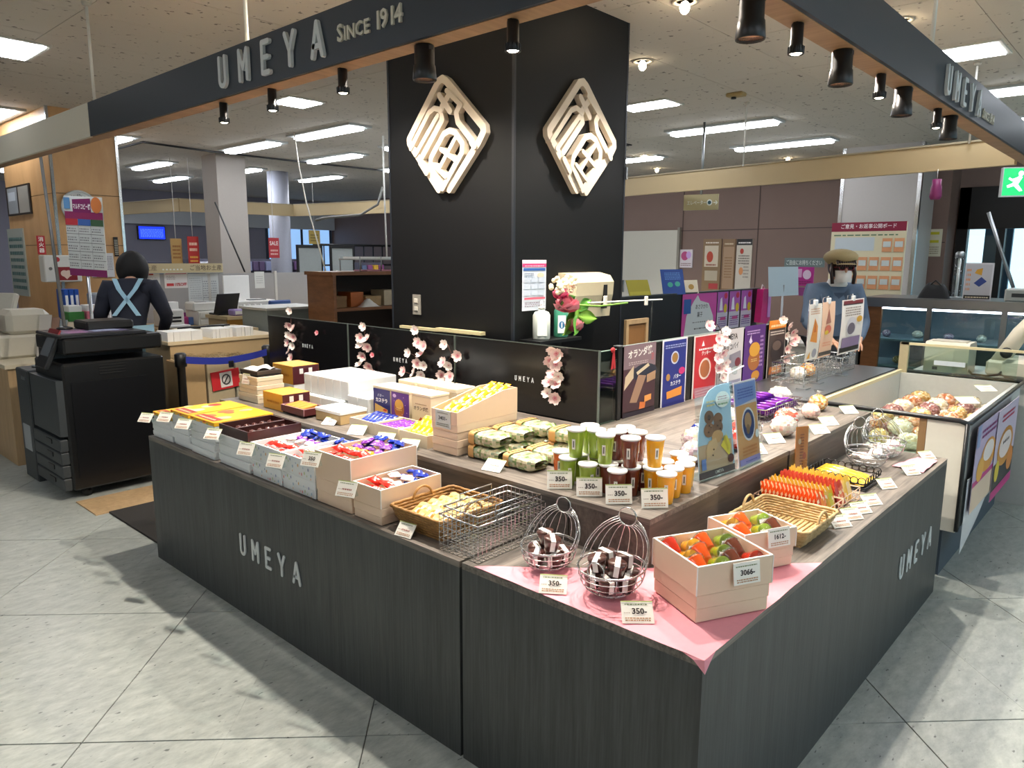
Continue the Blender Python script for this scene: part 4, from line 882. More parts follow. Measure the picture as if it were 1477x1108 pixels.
price_card('price card lying before the cream box topped with paper', (.39, 2.07, U), 200, 60, .07, .05); 
# three cream trays of packets
for y, w, l in ((1.86, .17, 'long blue sticks'), (1.69, .165, 'flat purple packets'), (1.515, .17, 'yellow packets')): tray('cream_tray', 'low cream tray of '+l+' on the raised shelf', (.505, y), (.16, w, .05), U, CREAM, CREAM)
for k in range(6): put(NAVY_S, (.508, 1.794+.0265*k, U+.03), (0, -.35, rj.uniform(-.01, .01)), 'long dark blue stick packet in the cream tray', 'blue sticks in the cream tray')
for i in range(2):
    for k in range(3): put(PPUR, (.469+.072*i, 1.654+.036*k, U+.026), (.6, 0, rj.uniform(-.02, .02)), 'flat purple packet with orange picture in the cream tray', 'purple packets in the cream tray', scale=.82)
for i in range(2):
    for k in range(5): put(YEL_P, (.48+.05*i, 1.4515+.0318*k, U+.041+.014*i), (0, -.7, rj.uniform(-.01, .01)), 'yellow orange long packet in the cream tray', 'yellow packets in the cream tray', scale=.87)
for px, py, l in ((507, 629, 'price card below the tray of blue sticks'), (547, 641, 'price card below the tray of purple packets'), (582, 651, 'price card below the tray of yellow packets'), (706, 681, 'leaning price card below the clear packs with paper bands')):
    price_card(l, Z(px, py, U)+Vector((.004 if px > 700 else .016, 0, 0)), 205 if px < 700 else 190, 55, .078, .056)
# printed upright boxes
def upbox(label, y, items, bgc, dx=.11, dy=.125, h=.155, x=.70, m=None):
    t = thing('printed_box', label, 'box', (x, y, U)); MB().cbox((0, 0, h/2-.006), (dx, dy, h-.012), .002).build('carton', m or CREAM, t)
    MB().cbox((0, 0, h-.006), (dx+.004, dy+.004, .012), .002).build('lid', CREAM, t)
    M = fmx((-dx/2-.001, dy/2, 0), 180); MB().box((dy/2, (h-.014)/2, .0002), (dy, h-.014, .0008), cut(bgc), M=M).build('front_print', PRINT, t); print_mesh(items, dy, h-.014, 'print', t, M, z=.001)
    return t
upbox('dark blue printed upright box with a castella picture', 2.0, [('t', 'バター', .45, .78, .12, '#dfe6f5', .01, 0, .7), ('t', 'カステラ', .5, .62, .16, '#ffffff', .03, 0, .8), ('p', [(.08, .2), (.85, .1), (.85, .35), (.1, .5)], '#dcb060'), ('e', .7, .32, .12, .04, '#c33a22'), ('r', .05, .02, .8, .02, '#7a86c0')], '#1a1f6a')
upbox('purple printed upright box with a sweet potato picture', 1.865, [('e', .45, .48, .28, .32, '#b0682a'), ('e', .45, .62, .24, .16, '#e0a848'), ('b', .3, .42, .3, .12, 2, '#f4d890'), ('r', 0, 0, 1, .09, '#c9b4d8'), ('e', .2, .88, .1, .06, '#d8b8e8')]+[('e', .1+.09*k, .15+.8*((k*7) % 10)/10, .02, .016, '#c8a0d8') for k in range(10)], '#5c2a86')
upbox('cream printed upright box with a sponge slice picture', 1.72, [('t', 'オランダ焼', .5, .62, .14, '#4a2a1a', .02, 0, .9), ('p', [(.3, .18), (.55, .1), (.72, .25), (.48, .36)], '#b85a22'), ('b', .2, .75, .6, .06, 1, '#a08060'), ('p', [(.5, .12), (.75, .12), (.72, .22), (.55, .2)], '#8a3a1a')], '#e2d0a8')
for y, x in ((1.97, .83), (1.83, .83), (1.69, .83)): carton('cream_box', 'tall cream box with a plain lid behind the printed upright boxes', (x, y), (.12, .125, .17), U, CREAM, CREAM, .12, 0, 'plain cream boxes behind the printed ones')
# stack with the slanted top box
for k, z in enumerate((0, .06)): carton('beige_box', ('lower', 'upper')[k]+' closed beige box under the slanted box of yellow packets', (.60, 1.335), (.34, .145, .06), U+z, BEIGE, BEIGE, .5)
t = thing('slanted_box', 'beige box cut on a slant and full of yellow packets', 'box', (.60, 1.335, U+.12))
for s in (-1, 1): MB().add([(-.17, s*.0725, 0), (.17, s*.0725, 0), (.17, s*.0725, .105), (.09, s*.0725, .105), (-.17, s*.0725, .05), (-.17, s*.0675, 0), (.17, s*.0675, 0), (.17, s*.0675, .105), (.09, s*.0675, .105), (-.17, s*.0675, .05)], [(0, 1, 2, 3, 4)[::s], (5, 6, 7, 8, 9)[::-s], (0, 4, 9, 5), (4, 3, 8, 9), (3, 2, 7, 8), (2, 1, 6, 7), (1, 0, 5, 6)]).build('side_wall', BEIGE, t)
MB().b2((-.17, -.0675, 0), (.17, .0675, .005)).b2((-.17, -.0675, .005), (-.165, .0675, .05)).b2((.165, -.0675, .005), (.17, .0675, .105)).build('floor_and_ends', BEIGE, t)
M = fmx((-.1715, .005, -.02), 180, 0); MB().box((.0, .035, 0), (.085, .07, .002), cut('#cfd6cf'), M=M).build('price_label', PRINT, t); print_mesh([('t', '3401-', .5, .55, .3, '#33302a', .02, 0, .6), ('b', .1, .12, .8, .2, 2, '#7a8070'), ('b', .15, .82, .7, .1, 1, '#7a8070')], .085, .07, 'label_print', t, M @ Matrix.Translation((-.0425, 0, .001)))
for i in range(4):
    for k in range(3): put(YEL_P, (.495+.072*i, 1.294+.041*k, U+.158+.017*i), (0, -.5, rj.uniform(-.03, .03)), 'yellow orange long packet in the slanted beige box', 'yellow packets in the slanted box')
# clear packs with paper bands
def banded():
    t = thing('wrapped_pack', 'x', 'food pack', (0, 0, 0))
    def cf(u, v):
        q = rj.random(); return cut('#d8cfae') if q < .35 else cut('#7d9a5c') if q < .55 else cut('#b9b08c') if q < .8 else cut('#a8b89a')
    def body(u, v):
        a = 2*math.pi*v; e = 1-max(0, abs(2*u-1)-.75)*1.6; c, s = math.cos(a), math.sin(a); k = (abs(c)**4+abs(s)**4)**-.25
        return (k*c*.055*e*(1+.03*math.sin(17*u+5*v)), (u-.5)*.165, .025+k*s*.024*e+.002*math.sin(23*u)*s)
    MB().grid(body, 16, 20, col=cf).build('noodle_block', FOIL, t)
    MB().grid(lambda u, v: tuple(Vector((0, 0, .025))+(Vector(body(u, v))-Vector((0, 0, .025)))*1.03), 12, 16).build('film', FILM, t)
    mb = MB()
    def band(u, v):
        a = 2*math.pi*v; c, s = math.cos(a), math.sin(a); k = (abs(c)**6+abs(s)**6)**(-1/6); return (k*c*.0585, .042+(u-.5)*.03, .026+k*s*.0265)
    mb.grid(band, 1, 28); mb.build('paper_band', mat('#c99a5e', .6, var=.06, name='kraft_band'), t)
    mb = MB()
    for k in range(6): mb.box((-.04+.016*k, .042, .0535), (.006, .012, .0006), cut('#6a4522'))
    mb.build('band_print', PRINT, t)
    return t
BP = banded(); pk = [(.505, 1.165, 0), (.505, .985, 0), (.63, 1.165, 0), (.63, .985, 0), (.51, 1.168, 1), (.635, 1.165, 1), (.755, 1.155, 0), (.755, .98, 0), (.76, 1.155, 1), (.755, .978, 1)]
for k, (x, y, l) in enumerate(pk):
    lab = ('clear pack with green leaves and kraft paper band lying on the raised shelf', 'clear pack with green leaves and kraft paper band lying on another pack')[l]; gr = ('lower clear packs with kraft bands', 'upper clear packs with kraft bands')[l]; rot = (0, 0, rj.uniform(-.08, .08))
    if k == 0: BP.location = (x, y, U); BP.rotation_euler = rot; BP['label'] = lab; BP['group'] = gr
    else: dup(BP, (x, y, U+.051*l), rot, lab, gr)
# cups
def cup(c1, c2):
    t = thing('drink_cup', 'x', 'cup', (0, 0, 0)); 
    MB().lathe([(.0215, 0), (.0225, .003), (.0285, .082), (.029, .09)], 20).build('cup_wall', mat(c1, .25, var=.1, scale=20, coat=.5, name='filled_cup'), t)
    MB().lathe([(.029, .0885), (.0315, .090), (.0325, .093), (.0315, .0965), (.001, .0972)], 22).build('lid', mat('#f4f4f0', .4, var=0, name='white_lid'), t)
    s = MB(); s.add([tuple(Vector((-.0255-.0026*(z > .05), q*.0055, z)) ) for q, z in ((-1, .03), (1, .03), (1, .065), (-1, .065))], [(0, 1, 2, 3)], cut('#efeade'))
    s.box((-.0277, 0, .048), (.0006, .004, .022), cut('#5a5a50')); s.build('label', PRINT, t); return t
CUPS = {k: cup(*v) for k, v in dict(orange=('#d9641c', 0), green=('#93ab35', 0), brown=('#6d2f1e', 0), yellow=('#eaa51a', 0)).items()}; cu = set()
def putcup(kind, p, lab, gr):
    rot = (0, 0, math.radians(40)+rj.uniform(-.5, .5))
    if kind in cu: dup(CUPS[kind], p, rot, lab, gr)
    else: cu.add(kind); o = CUPS[kind]; o.location = p; o.rotation_euler = rot; o['label'] = lab; o['group'] = gr
low = [('orange', 390, 388), ('green', 500, 412), ('green', 457, 447), ('green', 562, 470), ('brown', 685, 480), ('brown', 750, 520), ('brown', 825, 486), ('brown', 760, 440), ('green', 610, 420), ('brown', 905, 458), ('yellow', 967, 490), ('yellow', 1035, 452), ('yellow', 1050, 530), ('yellow', 1095, 493), ('yellow', 1160, 470), ('yellow', 1175, 437), ('yellow', 1130, 405)]
upp = [('green', 575, 232), ('green', 520, 262), ('green', 605, 258), ('green', 660, 267), ('brown', 735, 262), ('brown', 775, 247), ('brown', 865, 268), ('brown', 825, 305), ('yellow', 980, 303)]
CARDS = [Z(px, py, U)+Vector((.004, .003, 0)) for px, py in ((807, 707), (850, 718), (893, 729), (945, 735))]
def relax(L, z):
    P = [[k, Z(720+x/4.344, 560+y/4.344, z)] for k, x, y in L]
    for it in range(200):
        for i in range(len(P)):
            for j in range(i):
                d = P[i][1]-P[j][1]; d.z = 0; e = .0665-d.length
                if e > 0: d = d.normalized()*(e/2); P[i][1] += d; P[j][1] -= d
            for c in CARDS:
                d = P[i][1]-c; s_ = d.x*.743+d.y*.669
                if abs(d.y*.743-d.x*.669) < .07 and s_ < .056: P[i][1] += Vector((.743, .669, 0))*(.056-s_)
            P[i][1].x = max(P[i][1].x, .425); P[i][1].y = max(P[i][1].y, .40)
    return P
for k, p in relax(low, U+.0965): p.z = U; putcup(k, p, k+' drink cup with white lid standing on the corner shelf', k+' cups on the shelf')
for k, p in relax(upp, U+.194): p.z = U+.0972; putcup(k, p, k+' drink cup with white lid stacked on other cups', k+' cups in the upper layer')
for px, py, n, l in ((807, 707, 222, 'clear standing price card reading 350 before the orange cup'), (850, 718, 222, 'clear standing price card reading 350 before the green cups'), (893, 729, 225, 'clear standing price card reading 350 before the brown cups'), (945, 735, 227, 'clear standing price card reading 350 before the yellow cups')):
    price_card(l, Z(px, py, U)+Vector((.004, .003, 0)), n, 15, .082, .06, '350-')
# ================================================================== poster board over the side counter
t = thing('poster_board', 'long black board carrying the row of product posters above the side shelf', 'board', (2.39, 1.195, .8))
MB().b2((-.97, -.006, 0), (.026, .006, .343)).b2((.026, -.006, -.08), (.97, .006, .343)).build('panel', mat('#101012', .25, var=.1, scale=5, name='black_poster_board'), t)
MB().b2((-.97, -.008, .34), (.97, .008, .345)).build('top_edge', mat('#7d8c86', .3, .4, name='board_top_edge'), t)
t = thing('board_post', 'black post between the black boards and the poster board', 'post', (1.385, 1.19, .8)); MB().cbox((0, 0, .172), (.03, .03, .344), .003).build('post', BLACKPL, t); MB().cbox((0, 0, .348), (.034, .034, .008), .002).build('cap', DKGREY, t)
t = thing('glass_screen', 'narrow green tinted glass pane between the boards', 'glass', (1.30, 1.185, .8)); MB().b2((-.062, -.003, 0), (.062, .003, .335)).build('pane', GREENGLASS, t); MB().b2((-.062, -.004, .335), (.062, .004, .338)).build('edge', mat('#8fa89c', .3, name='glass_edge'), t)
def wp(label, xl, xr, yt, yb, items, bgc, border=None, y=1.183, group=None, name='product_poster'):
    a = Y(xl, yb, y); b = Y(xr, yb, y); c = Y(xl, yt, y); return sheet(name, label, 'poster', fmx(a, 270), b.x-a.x, c.z-a.z, bgc, items, .0015, group, border, origin='ll')
wp('brown poster of sliced sponge cake with white brush lettering', 897, 942, 500, 607, [('r', 0, .68, 1, .32, '#8a7278'), ('t', 'オランダ焼', .5, .88, .12, '#f6f2ec', .03, 4, .85), ('b', .86, .76, .08, .1, 4, '#d83a3a'), ('b', .15, .73, .6, .05, 2, '#c9b6b4'), ('r', 0, .1, 1, .58, '#4a2c34'), ('e', .65, .6, .4, .12, '#232a3a'), ('p', [(.02, .4), (.3, .55), (.3, .72), (.05, .58)], '#d9c3a0'), ('p', [(.2, .22), (.42, .2), (.7, .55), (.45, .58)], '#a8846a'), ('p', [(.42, .58), (.8, .68), (.75, .72), (.38, .62)], '#e0cfae'), ('p', [(.72, .45), (1, .48), (1, .6), (.72, .56)], '#b8936e'), ('p', [(.5, .1), (.68, .1), (.7, .18), (.52, .2)], '#e07a3a'), ('p', [(.66, .18), (.88, .2), (.88, .28), (.66, .27)], '#f0a050'), ('r', 0, 0, 1, .09, '#2a2030')], '#3a2428')
wp('dark blue poster for butter castella with white border', 952, 987, 492, 597, [('r', .05, .02, .9, .96, '#1c2c86'), ('e', .5, .74, .16, .09, '#c8d0e8'), ('e', .5, .74, .12, .07, '#a87a3a'), ('e', .25, .48, .08, .05, '#b88a4a'), ('e', .8, .54, .13, .05, '#d8327a'), ('t', 'バター', .62, .47, .07, '#ffffff', .02, 0, .5), ('t', 'カステラ', .55, .38, .07, '#ffffff', .02, 0, .6), ('p', [(.22, .18), (.8, .2), (.82, .32), (.2, .28)], '#f09a3a'), ('b', .1, .88, .8, .06, 2, '#aeb9e8'), ('r', .05, .02, .9, .1, '#12207a'), ('b', .3, .05, .4, .04, 1, '#ffffff')], '#e8e4ea')
wp('red poster with a round biscuit picture and white border', 997, 1031, 486, 585, [('r', .05, .02, .9, .96, '#cf2430'), ('e', .48, .5, .25, .16, '#f3dccf'), ('e', .48, .5, .2, .13, '#b86a3a'), ('b', .2, .78, .6, .05, 1, '#ffffff'), ('t', 'クッキー', .5, .73, .07, '#ffffff', .02, 0, .65), ('p', [(.3, .84), (.42, .84), (.36, .92)], '#ffffff'), ('b', .12, .06, .76, .16, 4, '#e88a80')], '#efe3dc')
wp('pale poster with black UMEYA brush lettering partly behind blossom', 1033, 1068, 478, 562, [('t', 'UMEYA', .5, .86, .14, '#17161a', .02, 0, .85), ('t', 'チョコパイ', .5, .68, .12, '#17161a', .01, 4, .85), ('p', [(.4, .3), (.95, .35), (.9, .6), (.45, .55)], '#8a8592'), ('e', .8, .4, .12, .08, '#7a2a3a'), ('e', .3, .2, .2, .1, '#b8a8a0'), ('r', .05, .03, .9, .06, '#8d8aa0')], '#cfcbcc')
wp('purple poster of a sweet potato cake with stars', 1070, 1099, 472, 560, [('e', .5, .42, .3, .17, '#a8632a'), ('e', .5, .6, .26, .12, '#d8a038'), ('b', .35, .4, .3, .06, 2, '#f0d890'), ('e', .6, .16, .2, .08, '#c8892c'), ('p', [(.2, .74), (.28, .7), (.36, .74), (.3, .8), (.3, .86), (.25, .8)], '#e8dcf4'), ('b', .75, .3, .15, .55, 8, '#c9a6e2'), ('b', .1, .86, .6, .08, 2, '#d0b0e8')], '#54267c')
wp('dark poster with an orange heading of a chocolate bun', 1104, 1128, 464, 552, [('r', 0, .86, 1, .14, '#e8902a'), ('b', .1, .89, .8, .07, 1, '#fbe6b8'), ('b', .1, .76, .8, .08, 2, '#e8e0d8'), ('e', .55, .48, .38, .2, '#2c2226'), ('e', .5, .58, .25, .08, '#6a5a52'), ('p', [(.1, .12), (.9, .1), (.85, .26), (.15, .24)], '#b86a2a'), ('e', .5, .18, .25, .05, '#e0a050')], '#463a38', '#cfc8c0')
# acrylic poster stands on the raised shelf
def easel(label, xl, yl, xr, yr, h, items, bgc, shape=None):
    a = Vector((xl, yl, U)); b = Vector((xr, yr, U)); d = b-a; w = d.length; ang = math.degrees(math.atan2(d.y, d.x))-90
    t = thing('poster_stand', label, 'poster stand', (a+b)/2); M = fmx((0, 0, 0), ang, 8) @ Matrix.Translation((-w/2, .004, 0))
    pts = [(0, 0), (w, 0), (w, h), (0, h)] if not shape else [(p[0]*w, p[1]*h) for p in shape]
    MB().prism(pts, -.004, -.0015, cut(bgc), M).build('card', PRINT, t); print_mesh(items, w, h, 'print', t, M, z=-.0012)
    MB().box((w/2, h/2, .0035), (w+.008, h+.004, .002), M=M).build('acrylic_sheet', ACRYL, t)
    MB().box((w/2, .002, -.03), (w+.008, .003, .08), M=fmx((0, 0, 0), ang) @ Matrix.Translation((-w/2, 0, 0))).build('foot', ACRYL, t)
    return t
yz = Y(1050, 557, .42).z-U
easel('acrylic stand with a cut-out poster of cookies and bananas and a maroon UMEYA strip', .775, .43, .99, .405, yz, [('r', .02, .07, .93, .3, '#c9a98a'), ('r', 0, 0, 1, .075, '#4a2622'), ('t', 'UMEYA', .55, .038, .05, '#efe6da', .01, 0, .4), ('e', .36, .66, .13, .075, '#7d5238'), ('e', .36, .66, .05, .03, '#4a2c20'), ('e', .6, .62, .13, .07, '#8a5a3a'), ('e', .34, .52, .15, .08, '#8d6040'), ('e', .58, .53, .14, .075, '#7d5238'), ('e', .55, .43, .16, .07, '#c89a68'), ('p', [(.22, .2), (.55, .32), (.5, .42), (.3, .4), (.2, .3)], '#d8b48a'), ('p', [(.62, .32), (.8, .42), (.78, .46), (.9, .3), (.85, .18), (.72, .26)], '#e8d23a'), ('p', [(.7, .4), (.76, .43), (.84, .26), (.8, .24)], '#c8b020'), ('e', .88, .15, .09, .05, '#5a2a22'), ('e', .75, .83, .2, .09, '#f4f0ea'), ('b', .62, .83, .26, .05, 2, '#8d1f4a'), ('b', .62, .77, .26, .04, 1, '#3a7a3a'), ('b', .3, .78, .22, .08, 2, '#d8c060'), ('r', .06, .1, .12, .12, '#5a7ab8')]+[('e', x, y, .018, .01, '#2a1812') for x, y in ((.3, .5), (.38, .55), (.33, .57), (.55, .55), (.62, .51), (.4, .3), (.33, .64), (.63, .6), (.36, .24))], '#a9c6de', [(0, 0), (1, 0), (1, 1), (.62, .99), (.42, .95), (.28, .88), (.15, .72), (.05, .5), (.01, .3)])
yz = Y(1095, 550, .395).z-U
easel('acrylic stand with a blue and orange poster of a round plate', .985+.022, .397, 1.178, .392, yz, [('r', .03, .02, .94, .7, '#dba066'), ('p', [(.03, .72), (.97, .76), (.97, .98), (.03, .98)], '#7f94d0'), ('b', .15, .8, .7, .13, 4, '#4a5aa8'), ('e', .54, .48, .3, .2, '#e8e4ee'), ('e', .54, .48, .26, .175, '#2a3f78'), ('e', .52, .52, .16, .1, '#b08a68'), ('e', .5, .42, .08, .06, '#8a6a50'), ('b', .2, .12, .65, .12, 3, '#c97a2c'), ('r', .03, .02, .94, .07, '#9a8fd0'), ('b', .3, .04, .5, .03, 1, '#3a4aa8'), ('e', .88, .34, .08, .05, '#e8eef4')], '#d9cfd8')
t = thing('clip_rod', 'thin white rod with a clip above the two acrylic poster stands', 'rod', (1.05, .458, U)); MB().tube([(-.05, .0, 0), (-.05, 0, .345), (.07, 0, .36)], .003, 6).build('rod', WHITE, t); MB().cbox((.0, 0, .352), (.02, .012, .03), .003).build('clip', ACRYL, t)
# standing orange product card in the jelly bags
p = Vector((1.46, .345, H)); t = thing('product_card', 'tall narrow orange product card in a clear stand behind the jelly bags', 'card', p); M = fmx((0, 0, 0), 245, 2) @ Matrix.Translation((-.032, .0, 0)); MB().box((.032, .12, 0), (.064, .24, .002), cut('#e0883a'), M=M).build('card', PRINT, t)
print_mesh([('r', .04, .02, .92, .25, '#f0b030'), ('b', .35, .3, .3, .6, 12, '#7a2c10'), ('e', .3, .75, .12, .05, '#f0c8a0'), ('e', .72, .5, .14, .06, '#c8541c')], .064, .24, 'print', t, M, z=.0014); MB().box((.032, .122, .004), (.07, .246, .002), M=M).build('acrylic_sheet', ACRYL, t)
# ------------------------------------------------------------------ goods on the raised side shelf
def crumbbag(c, r, z, cols, label, seed, gath=True, group=None):
    t = thing('snack_bag', label, 'snack bag', (c[0], c[1], z), seed, group); rr = random.Random(seed); mb = MB(); P = [cut(q) for q in cols]
    def cf(u, v): return rr.choice(P)
    def fn(u, v):
        th = math.pi*v; a = 2*math.pi*u; d = 1+.09*math.sin(9*a+3*seed)*math.sin(7*th+seed); return (r*d*math.sin(th)*math.cos(a), r*.8*d*math.sin(th)*math.sin(a), max(.001, r*.72*(1-math.cos(th)*d)))
    mb.grid(fn, 22, 14, col=cf); mb.build('contents', FOIL, t)
    MB().grid(lambda u, v: (fn(u, v)[0]*1.03, fn(u, v)[1]*1.03, max(.0004, fn(u, v)[2]*1.03-r*.02)), 16, 10).build('film', FILM, t)
    if gath: MB().lathe([(.008, r*1.4), (.006, r*1.48), (.02, r*1.7), (.026, r*1.85)], 12).build('gathered_top', FILM, t)
    return t
PK = ('#f3e2d8', '#efc9c0', '#fbf4ea', '#e8b8ac', '#f6ead6'); WT = ('#fbf7ee', '#efe6d8', '#ffffff', '#e8dcc8'); RD = ('#e0382c', '#f06a5a', '#c8281f', '#f6b8b0'); OR = ('#e89a3a', '#f4c070', '#d87a20', '#fbe0b0'); CL = ('#dcd3d0', '#c9a8b8', '#ece6e2', '#b8a0a8', '#e0c8a8')
crumbbag((1.62, .49), .062, U, PK, 'round bag of pink and cream puffs nearest the shelf edge', 3); crumbbag((1.46, .60), .056, U+.003, RD, 'bag of red sweets beside the round plate poster', 4); crumbbag((1.60, .72), .065, U, WT, 'white bag of puffs behind the red sweets', 5)
crumbbag((1.80, .55), .06, U, ('#f2cfc4', '#e8735a', '#f6e4da', '#e0503c'), 'bag of pink and red puffs behind the tall orange card', 6); crumbbag((2.05, .535), .052, U, PK, 'bag of pale puffs under the purple packets', 7); crumbbag((1.12, .62), .07, U, CL, 'clear bag of brown and lilac sweets behind the cups', 8); crumbbag((.98, .56), .06, U, CL, 'clear bag of pale sweets behind the cookie poster', 9); crumbbag((1.27, .55), .06, U, RD, 'bag of red packets seen between the two poster stands', 13)
crumbbag((2.27, .58), .055, U, OR, 'bag of orange crisps at the end of the raised shelf', 10); crumbbag((2.33, .80), .06, U, WT, 'white bag at the end of the raised shelf behind the crisps', 11); crumbbag((1.30, .70), .055, U, ('#2a3fa0', '#e8eaf4', '#3a56c8', '#16267c'), 'bag of dark blue packets behind the two poster stands', 12)
tW = wirebox('wire_basket', 'long silver wire basket heaped with purple packets on the raised side shelf', (2.02, .76), .44, .22, .06, U, 0, CHROME, .025, .0012)
for i in range(6):
    for j in range(2): put(PPUR, (1.848+.066*i, .706+.108*j, U+.03+.012*j), (.5, 0, math.pi/2+rj.uniform(-.03, .03)), 'shiny purple packet heaped in the long silver basket', 'purple packets in the silver basket', scale=1.25)
wirebox('wire_basket', 'small dark wire basket of red sweets beside the round plate poster', (1.46, .60), .16, .15, .045, U, .4, CHROME, .022, .0012)
for px, py, l in ((1125, 641, 'leaning price card before the red sweets on the raised side shelf'), (1098, 657, 'leaning price card beside the round plate poster stand'), (1203, 615, 'leaning price card before the pale puffs on the raised side shelf'), (1190, 627, 'leaning price card before the pink and red puffs'), (1232, 598, 'larger leaning price card at the end of the raised side shelf')):
    price_card(l, Z(px, py, U)+Vector((0, .01, 0)), 240, 55, .085, .055)
# ------------------------------------------------------------------ blossom sprays
def blossom_mesh(name, r, c1, c2, m=None):
    mb = MB(); A, B = cut(c1), cut(c2)
    for k in range(5):
        a = 2*math.pi*k/5; Mr = Matrix.Rotation(a, 4, 'Z')
        def fn(u, v):
            w = math.sin(math.pi*min(1, .12+v*.8))**.7; x = (u-.5)*r*.95*w*(1-.0*v); y = r*(.08+v*.95)-(.12*r*(1-abs(2*u-1)) if v > .95 else 0)
            return (x, y, r*.32*v*v+.1*r*abs(2*u-1))
        mb.grid(fn, 4, 5, col=(lambda u, v: A if v < .3 else B), M=Mr)
    mb.ell((0, 0, .02*r), (r*.12, r*.12, r*.1), 6, 4, cut('#c8566a')); return mb.build(name, m or PRINT)
B1 = blossom_mesh('blossom', .032, '#e8a0a8', '#f3d8d2'); B2 = blossom_mesh('blossom', .028, '#f0d8d0', '#f6ece4'); B3 = blossom_mesh('small_blossom', .017, '#d8485a', '#eb9aa2')
buse = set()
def addb(o, parent, loc, rot):
    if o.name in buse: o2 = o.copy(); COL.objects.link(o2); o = o2
    else: buse.add(o.name)
    o.parent = parent; o.location = loc; o.rotation_euler = rot
def spray(label, pts, f, n, small=()):
    P = [f(*p) for p in pts]; base = Vector((P[0].x, P[0].y, min(p.z for p in P))); t = thing('blossom_spray', label, 'artificial flower', base)
    mb = MB(); a = math.radians(n); out = Vector((math.cos(a), math.sin(a), 0)); cx = sum((p-base for p in P), Vector())/len(P)
    zs = sorted([(p-base) for p in P], key=lambda q: -q.z); mb.tube([Vector((cx.x+(q.x-cx.x)*.3, cx.y+(q.y-cx.y)*.3, q.z))-out*.006 for q in zs], .0022, 5)
    for q in zs: mb.tube([Vector((cx.x+(q.x-cx.x)*.3, cx.y+(q.y-cx.y)*.3, q.z-.012))-out*.006, q], .0016, 4)
    mb.build('twig', mat('#4a2a22', .7, name='dark_twig'), t)
    for k, p in enumerate(P):
        E = fmx((0, 0, 0), n, rj.uniform(-35, 55), rj.uniform(0, 70)).to_euler(); addb(B1 if k % 3 else B2, t, p-base+out*.006, E)
    for p in small: addb(B3, t, f(*p)-base+out*.004, fmx((0, 0, 0), n, 10, 20).to_euler())
fx = lambda px, py: X(px, py, 1.195); fy = lambda px, py: Y(px, py, 1.16)
spray('blossom spray on the black board behind the orange gift boxes', [(419, 448), (418, 469), (424, 474), (417, 483), (424, 486), (416, 494), (423, 499), (418, 506), (421, 516)], fx, 195, [(458, 480)])
spray('blossom spray hanging over the joint of the two far black boards', [(525, 471), (521, 487), (530, 489), (520, 499), (531, 500), (524, 514), (519, 526), (533, 528), (538, 540), (530, 545)], fx, 195, [(538, 512)])
spray('blossom spray on the black board above the cream upright boxes', [(600, 476), (604, 494), (612, 499), (590, 509), (608, 511), (603, 524), (612, 527), (583, 536), (598, 538), (608, 540)], fx, 195)
spray('blossom spray beside the joint of the two nearer black boards', [(642, 497), (661, 513), (640, 523), (648, 527), (638, 541), (650, 543)], fx, 195)
spray('blossom spray hanging on the black board nearest the column notice', [(797, 505), (803, 510), (794, 520), (805, 517), (802, 525), (798, 540), (806, 543), (792, 551), (803, 553), (790, 567), (801, 574)], fx, 200)
spray('thick blossom spray in front of the pale UMEYA poster', [(1046, 478), (1036, 489), (1044, 492), (1034, 502), (1042, 509), (1034, 518), (1046, 523), (1036, 531), (1046, 535), (1042, 545), (1022, 470)], fy, 250)
spray('blossom spray at the end of the poster board beside the hanging cards', [(1129, 462), (1137, 470), (1143, 479), (1133, 484), (1142, 497), (1134, 503), (1141, 512), (1132, 518), (1146, 489)], fy, 250)
# ------------------------------------------------------------------ things on and before the column
a = Y(753, 449, KY-.004); b = Y(787, 449, KY-.004); c = Y(753, 375, KY-.004)
sheet('wall_notice', 'pale notice with pink and blue headings on the column face', 'notice', fmx(a, 270), b.x-a.x, c.z-a.z, '#cfd9e6', [('r', 0, .92, 1, .08, '#e8e4ea'), ('r', 0, .86, 1, .07, '#c8407a'), ('b', .1, .875, .8, .03, 1, '#f4d0e0'), ('r', .04, .79, .92, .05, '#2f5ea8'), ('b', .08, .66, .4, .1, 3, '#4a5a7a'), ('e', .75, .7, .15, .05, '#d8c8b0')]+[('r', .06+.3*i, .3+.13*j, .26, .1, '#b8c4d4') for i in range(3) for j in range(3)]+[('r', .06, .22, .88, .04, '#d05a70'), ('b', .08, .08, .84, .1, 3, '#7a6a7a')], .001, origin='ll')
t = thing('towel_dispenser', 'cream moulded paper towel dispenser on the column face', 'dispenser', Y(832, 456, KY-.001))
w = .33; z0 = 0; prof = [(-.0, 0), (-.1, 0), (-.105, .05), (-.12, .12), (-.125, .19), (-.1, .225), (-.03, .24), (0, .24)]
MB().prism(prof[::-1], -.17, .17, M=Matrix(((0, 0, 1, 0), (1, 0, 0, 0), (0, 1, 0, 0), (0, 0, 0, 1)))).build('cover', mat('#cfc3a4', .45, var=.03, name='cream_plastic'), t); MB().box((.09, -.118, .11), (.03, .02, .13)).build('viewing_slot', BLACKPL, t); MB().box((0, -.06, -.005), (.2, .06, .01)).build('outlet', DKGREY, t)
t = thing('sanitizer_shelf', 'small black shelf fixed to the column below the notice', 'shelf', (1.52, KY-.07, 1.12)); MB().box((0, 0, .008), (.34, .14, .016)).build('board', BLACKPL, t); MB().box((0, .06, -.03), (.3, .02, .06)).build('bracket', BLACKPL, t)
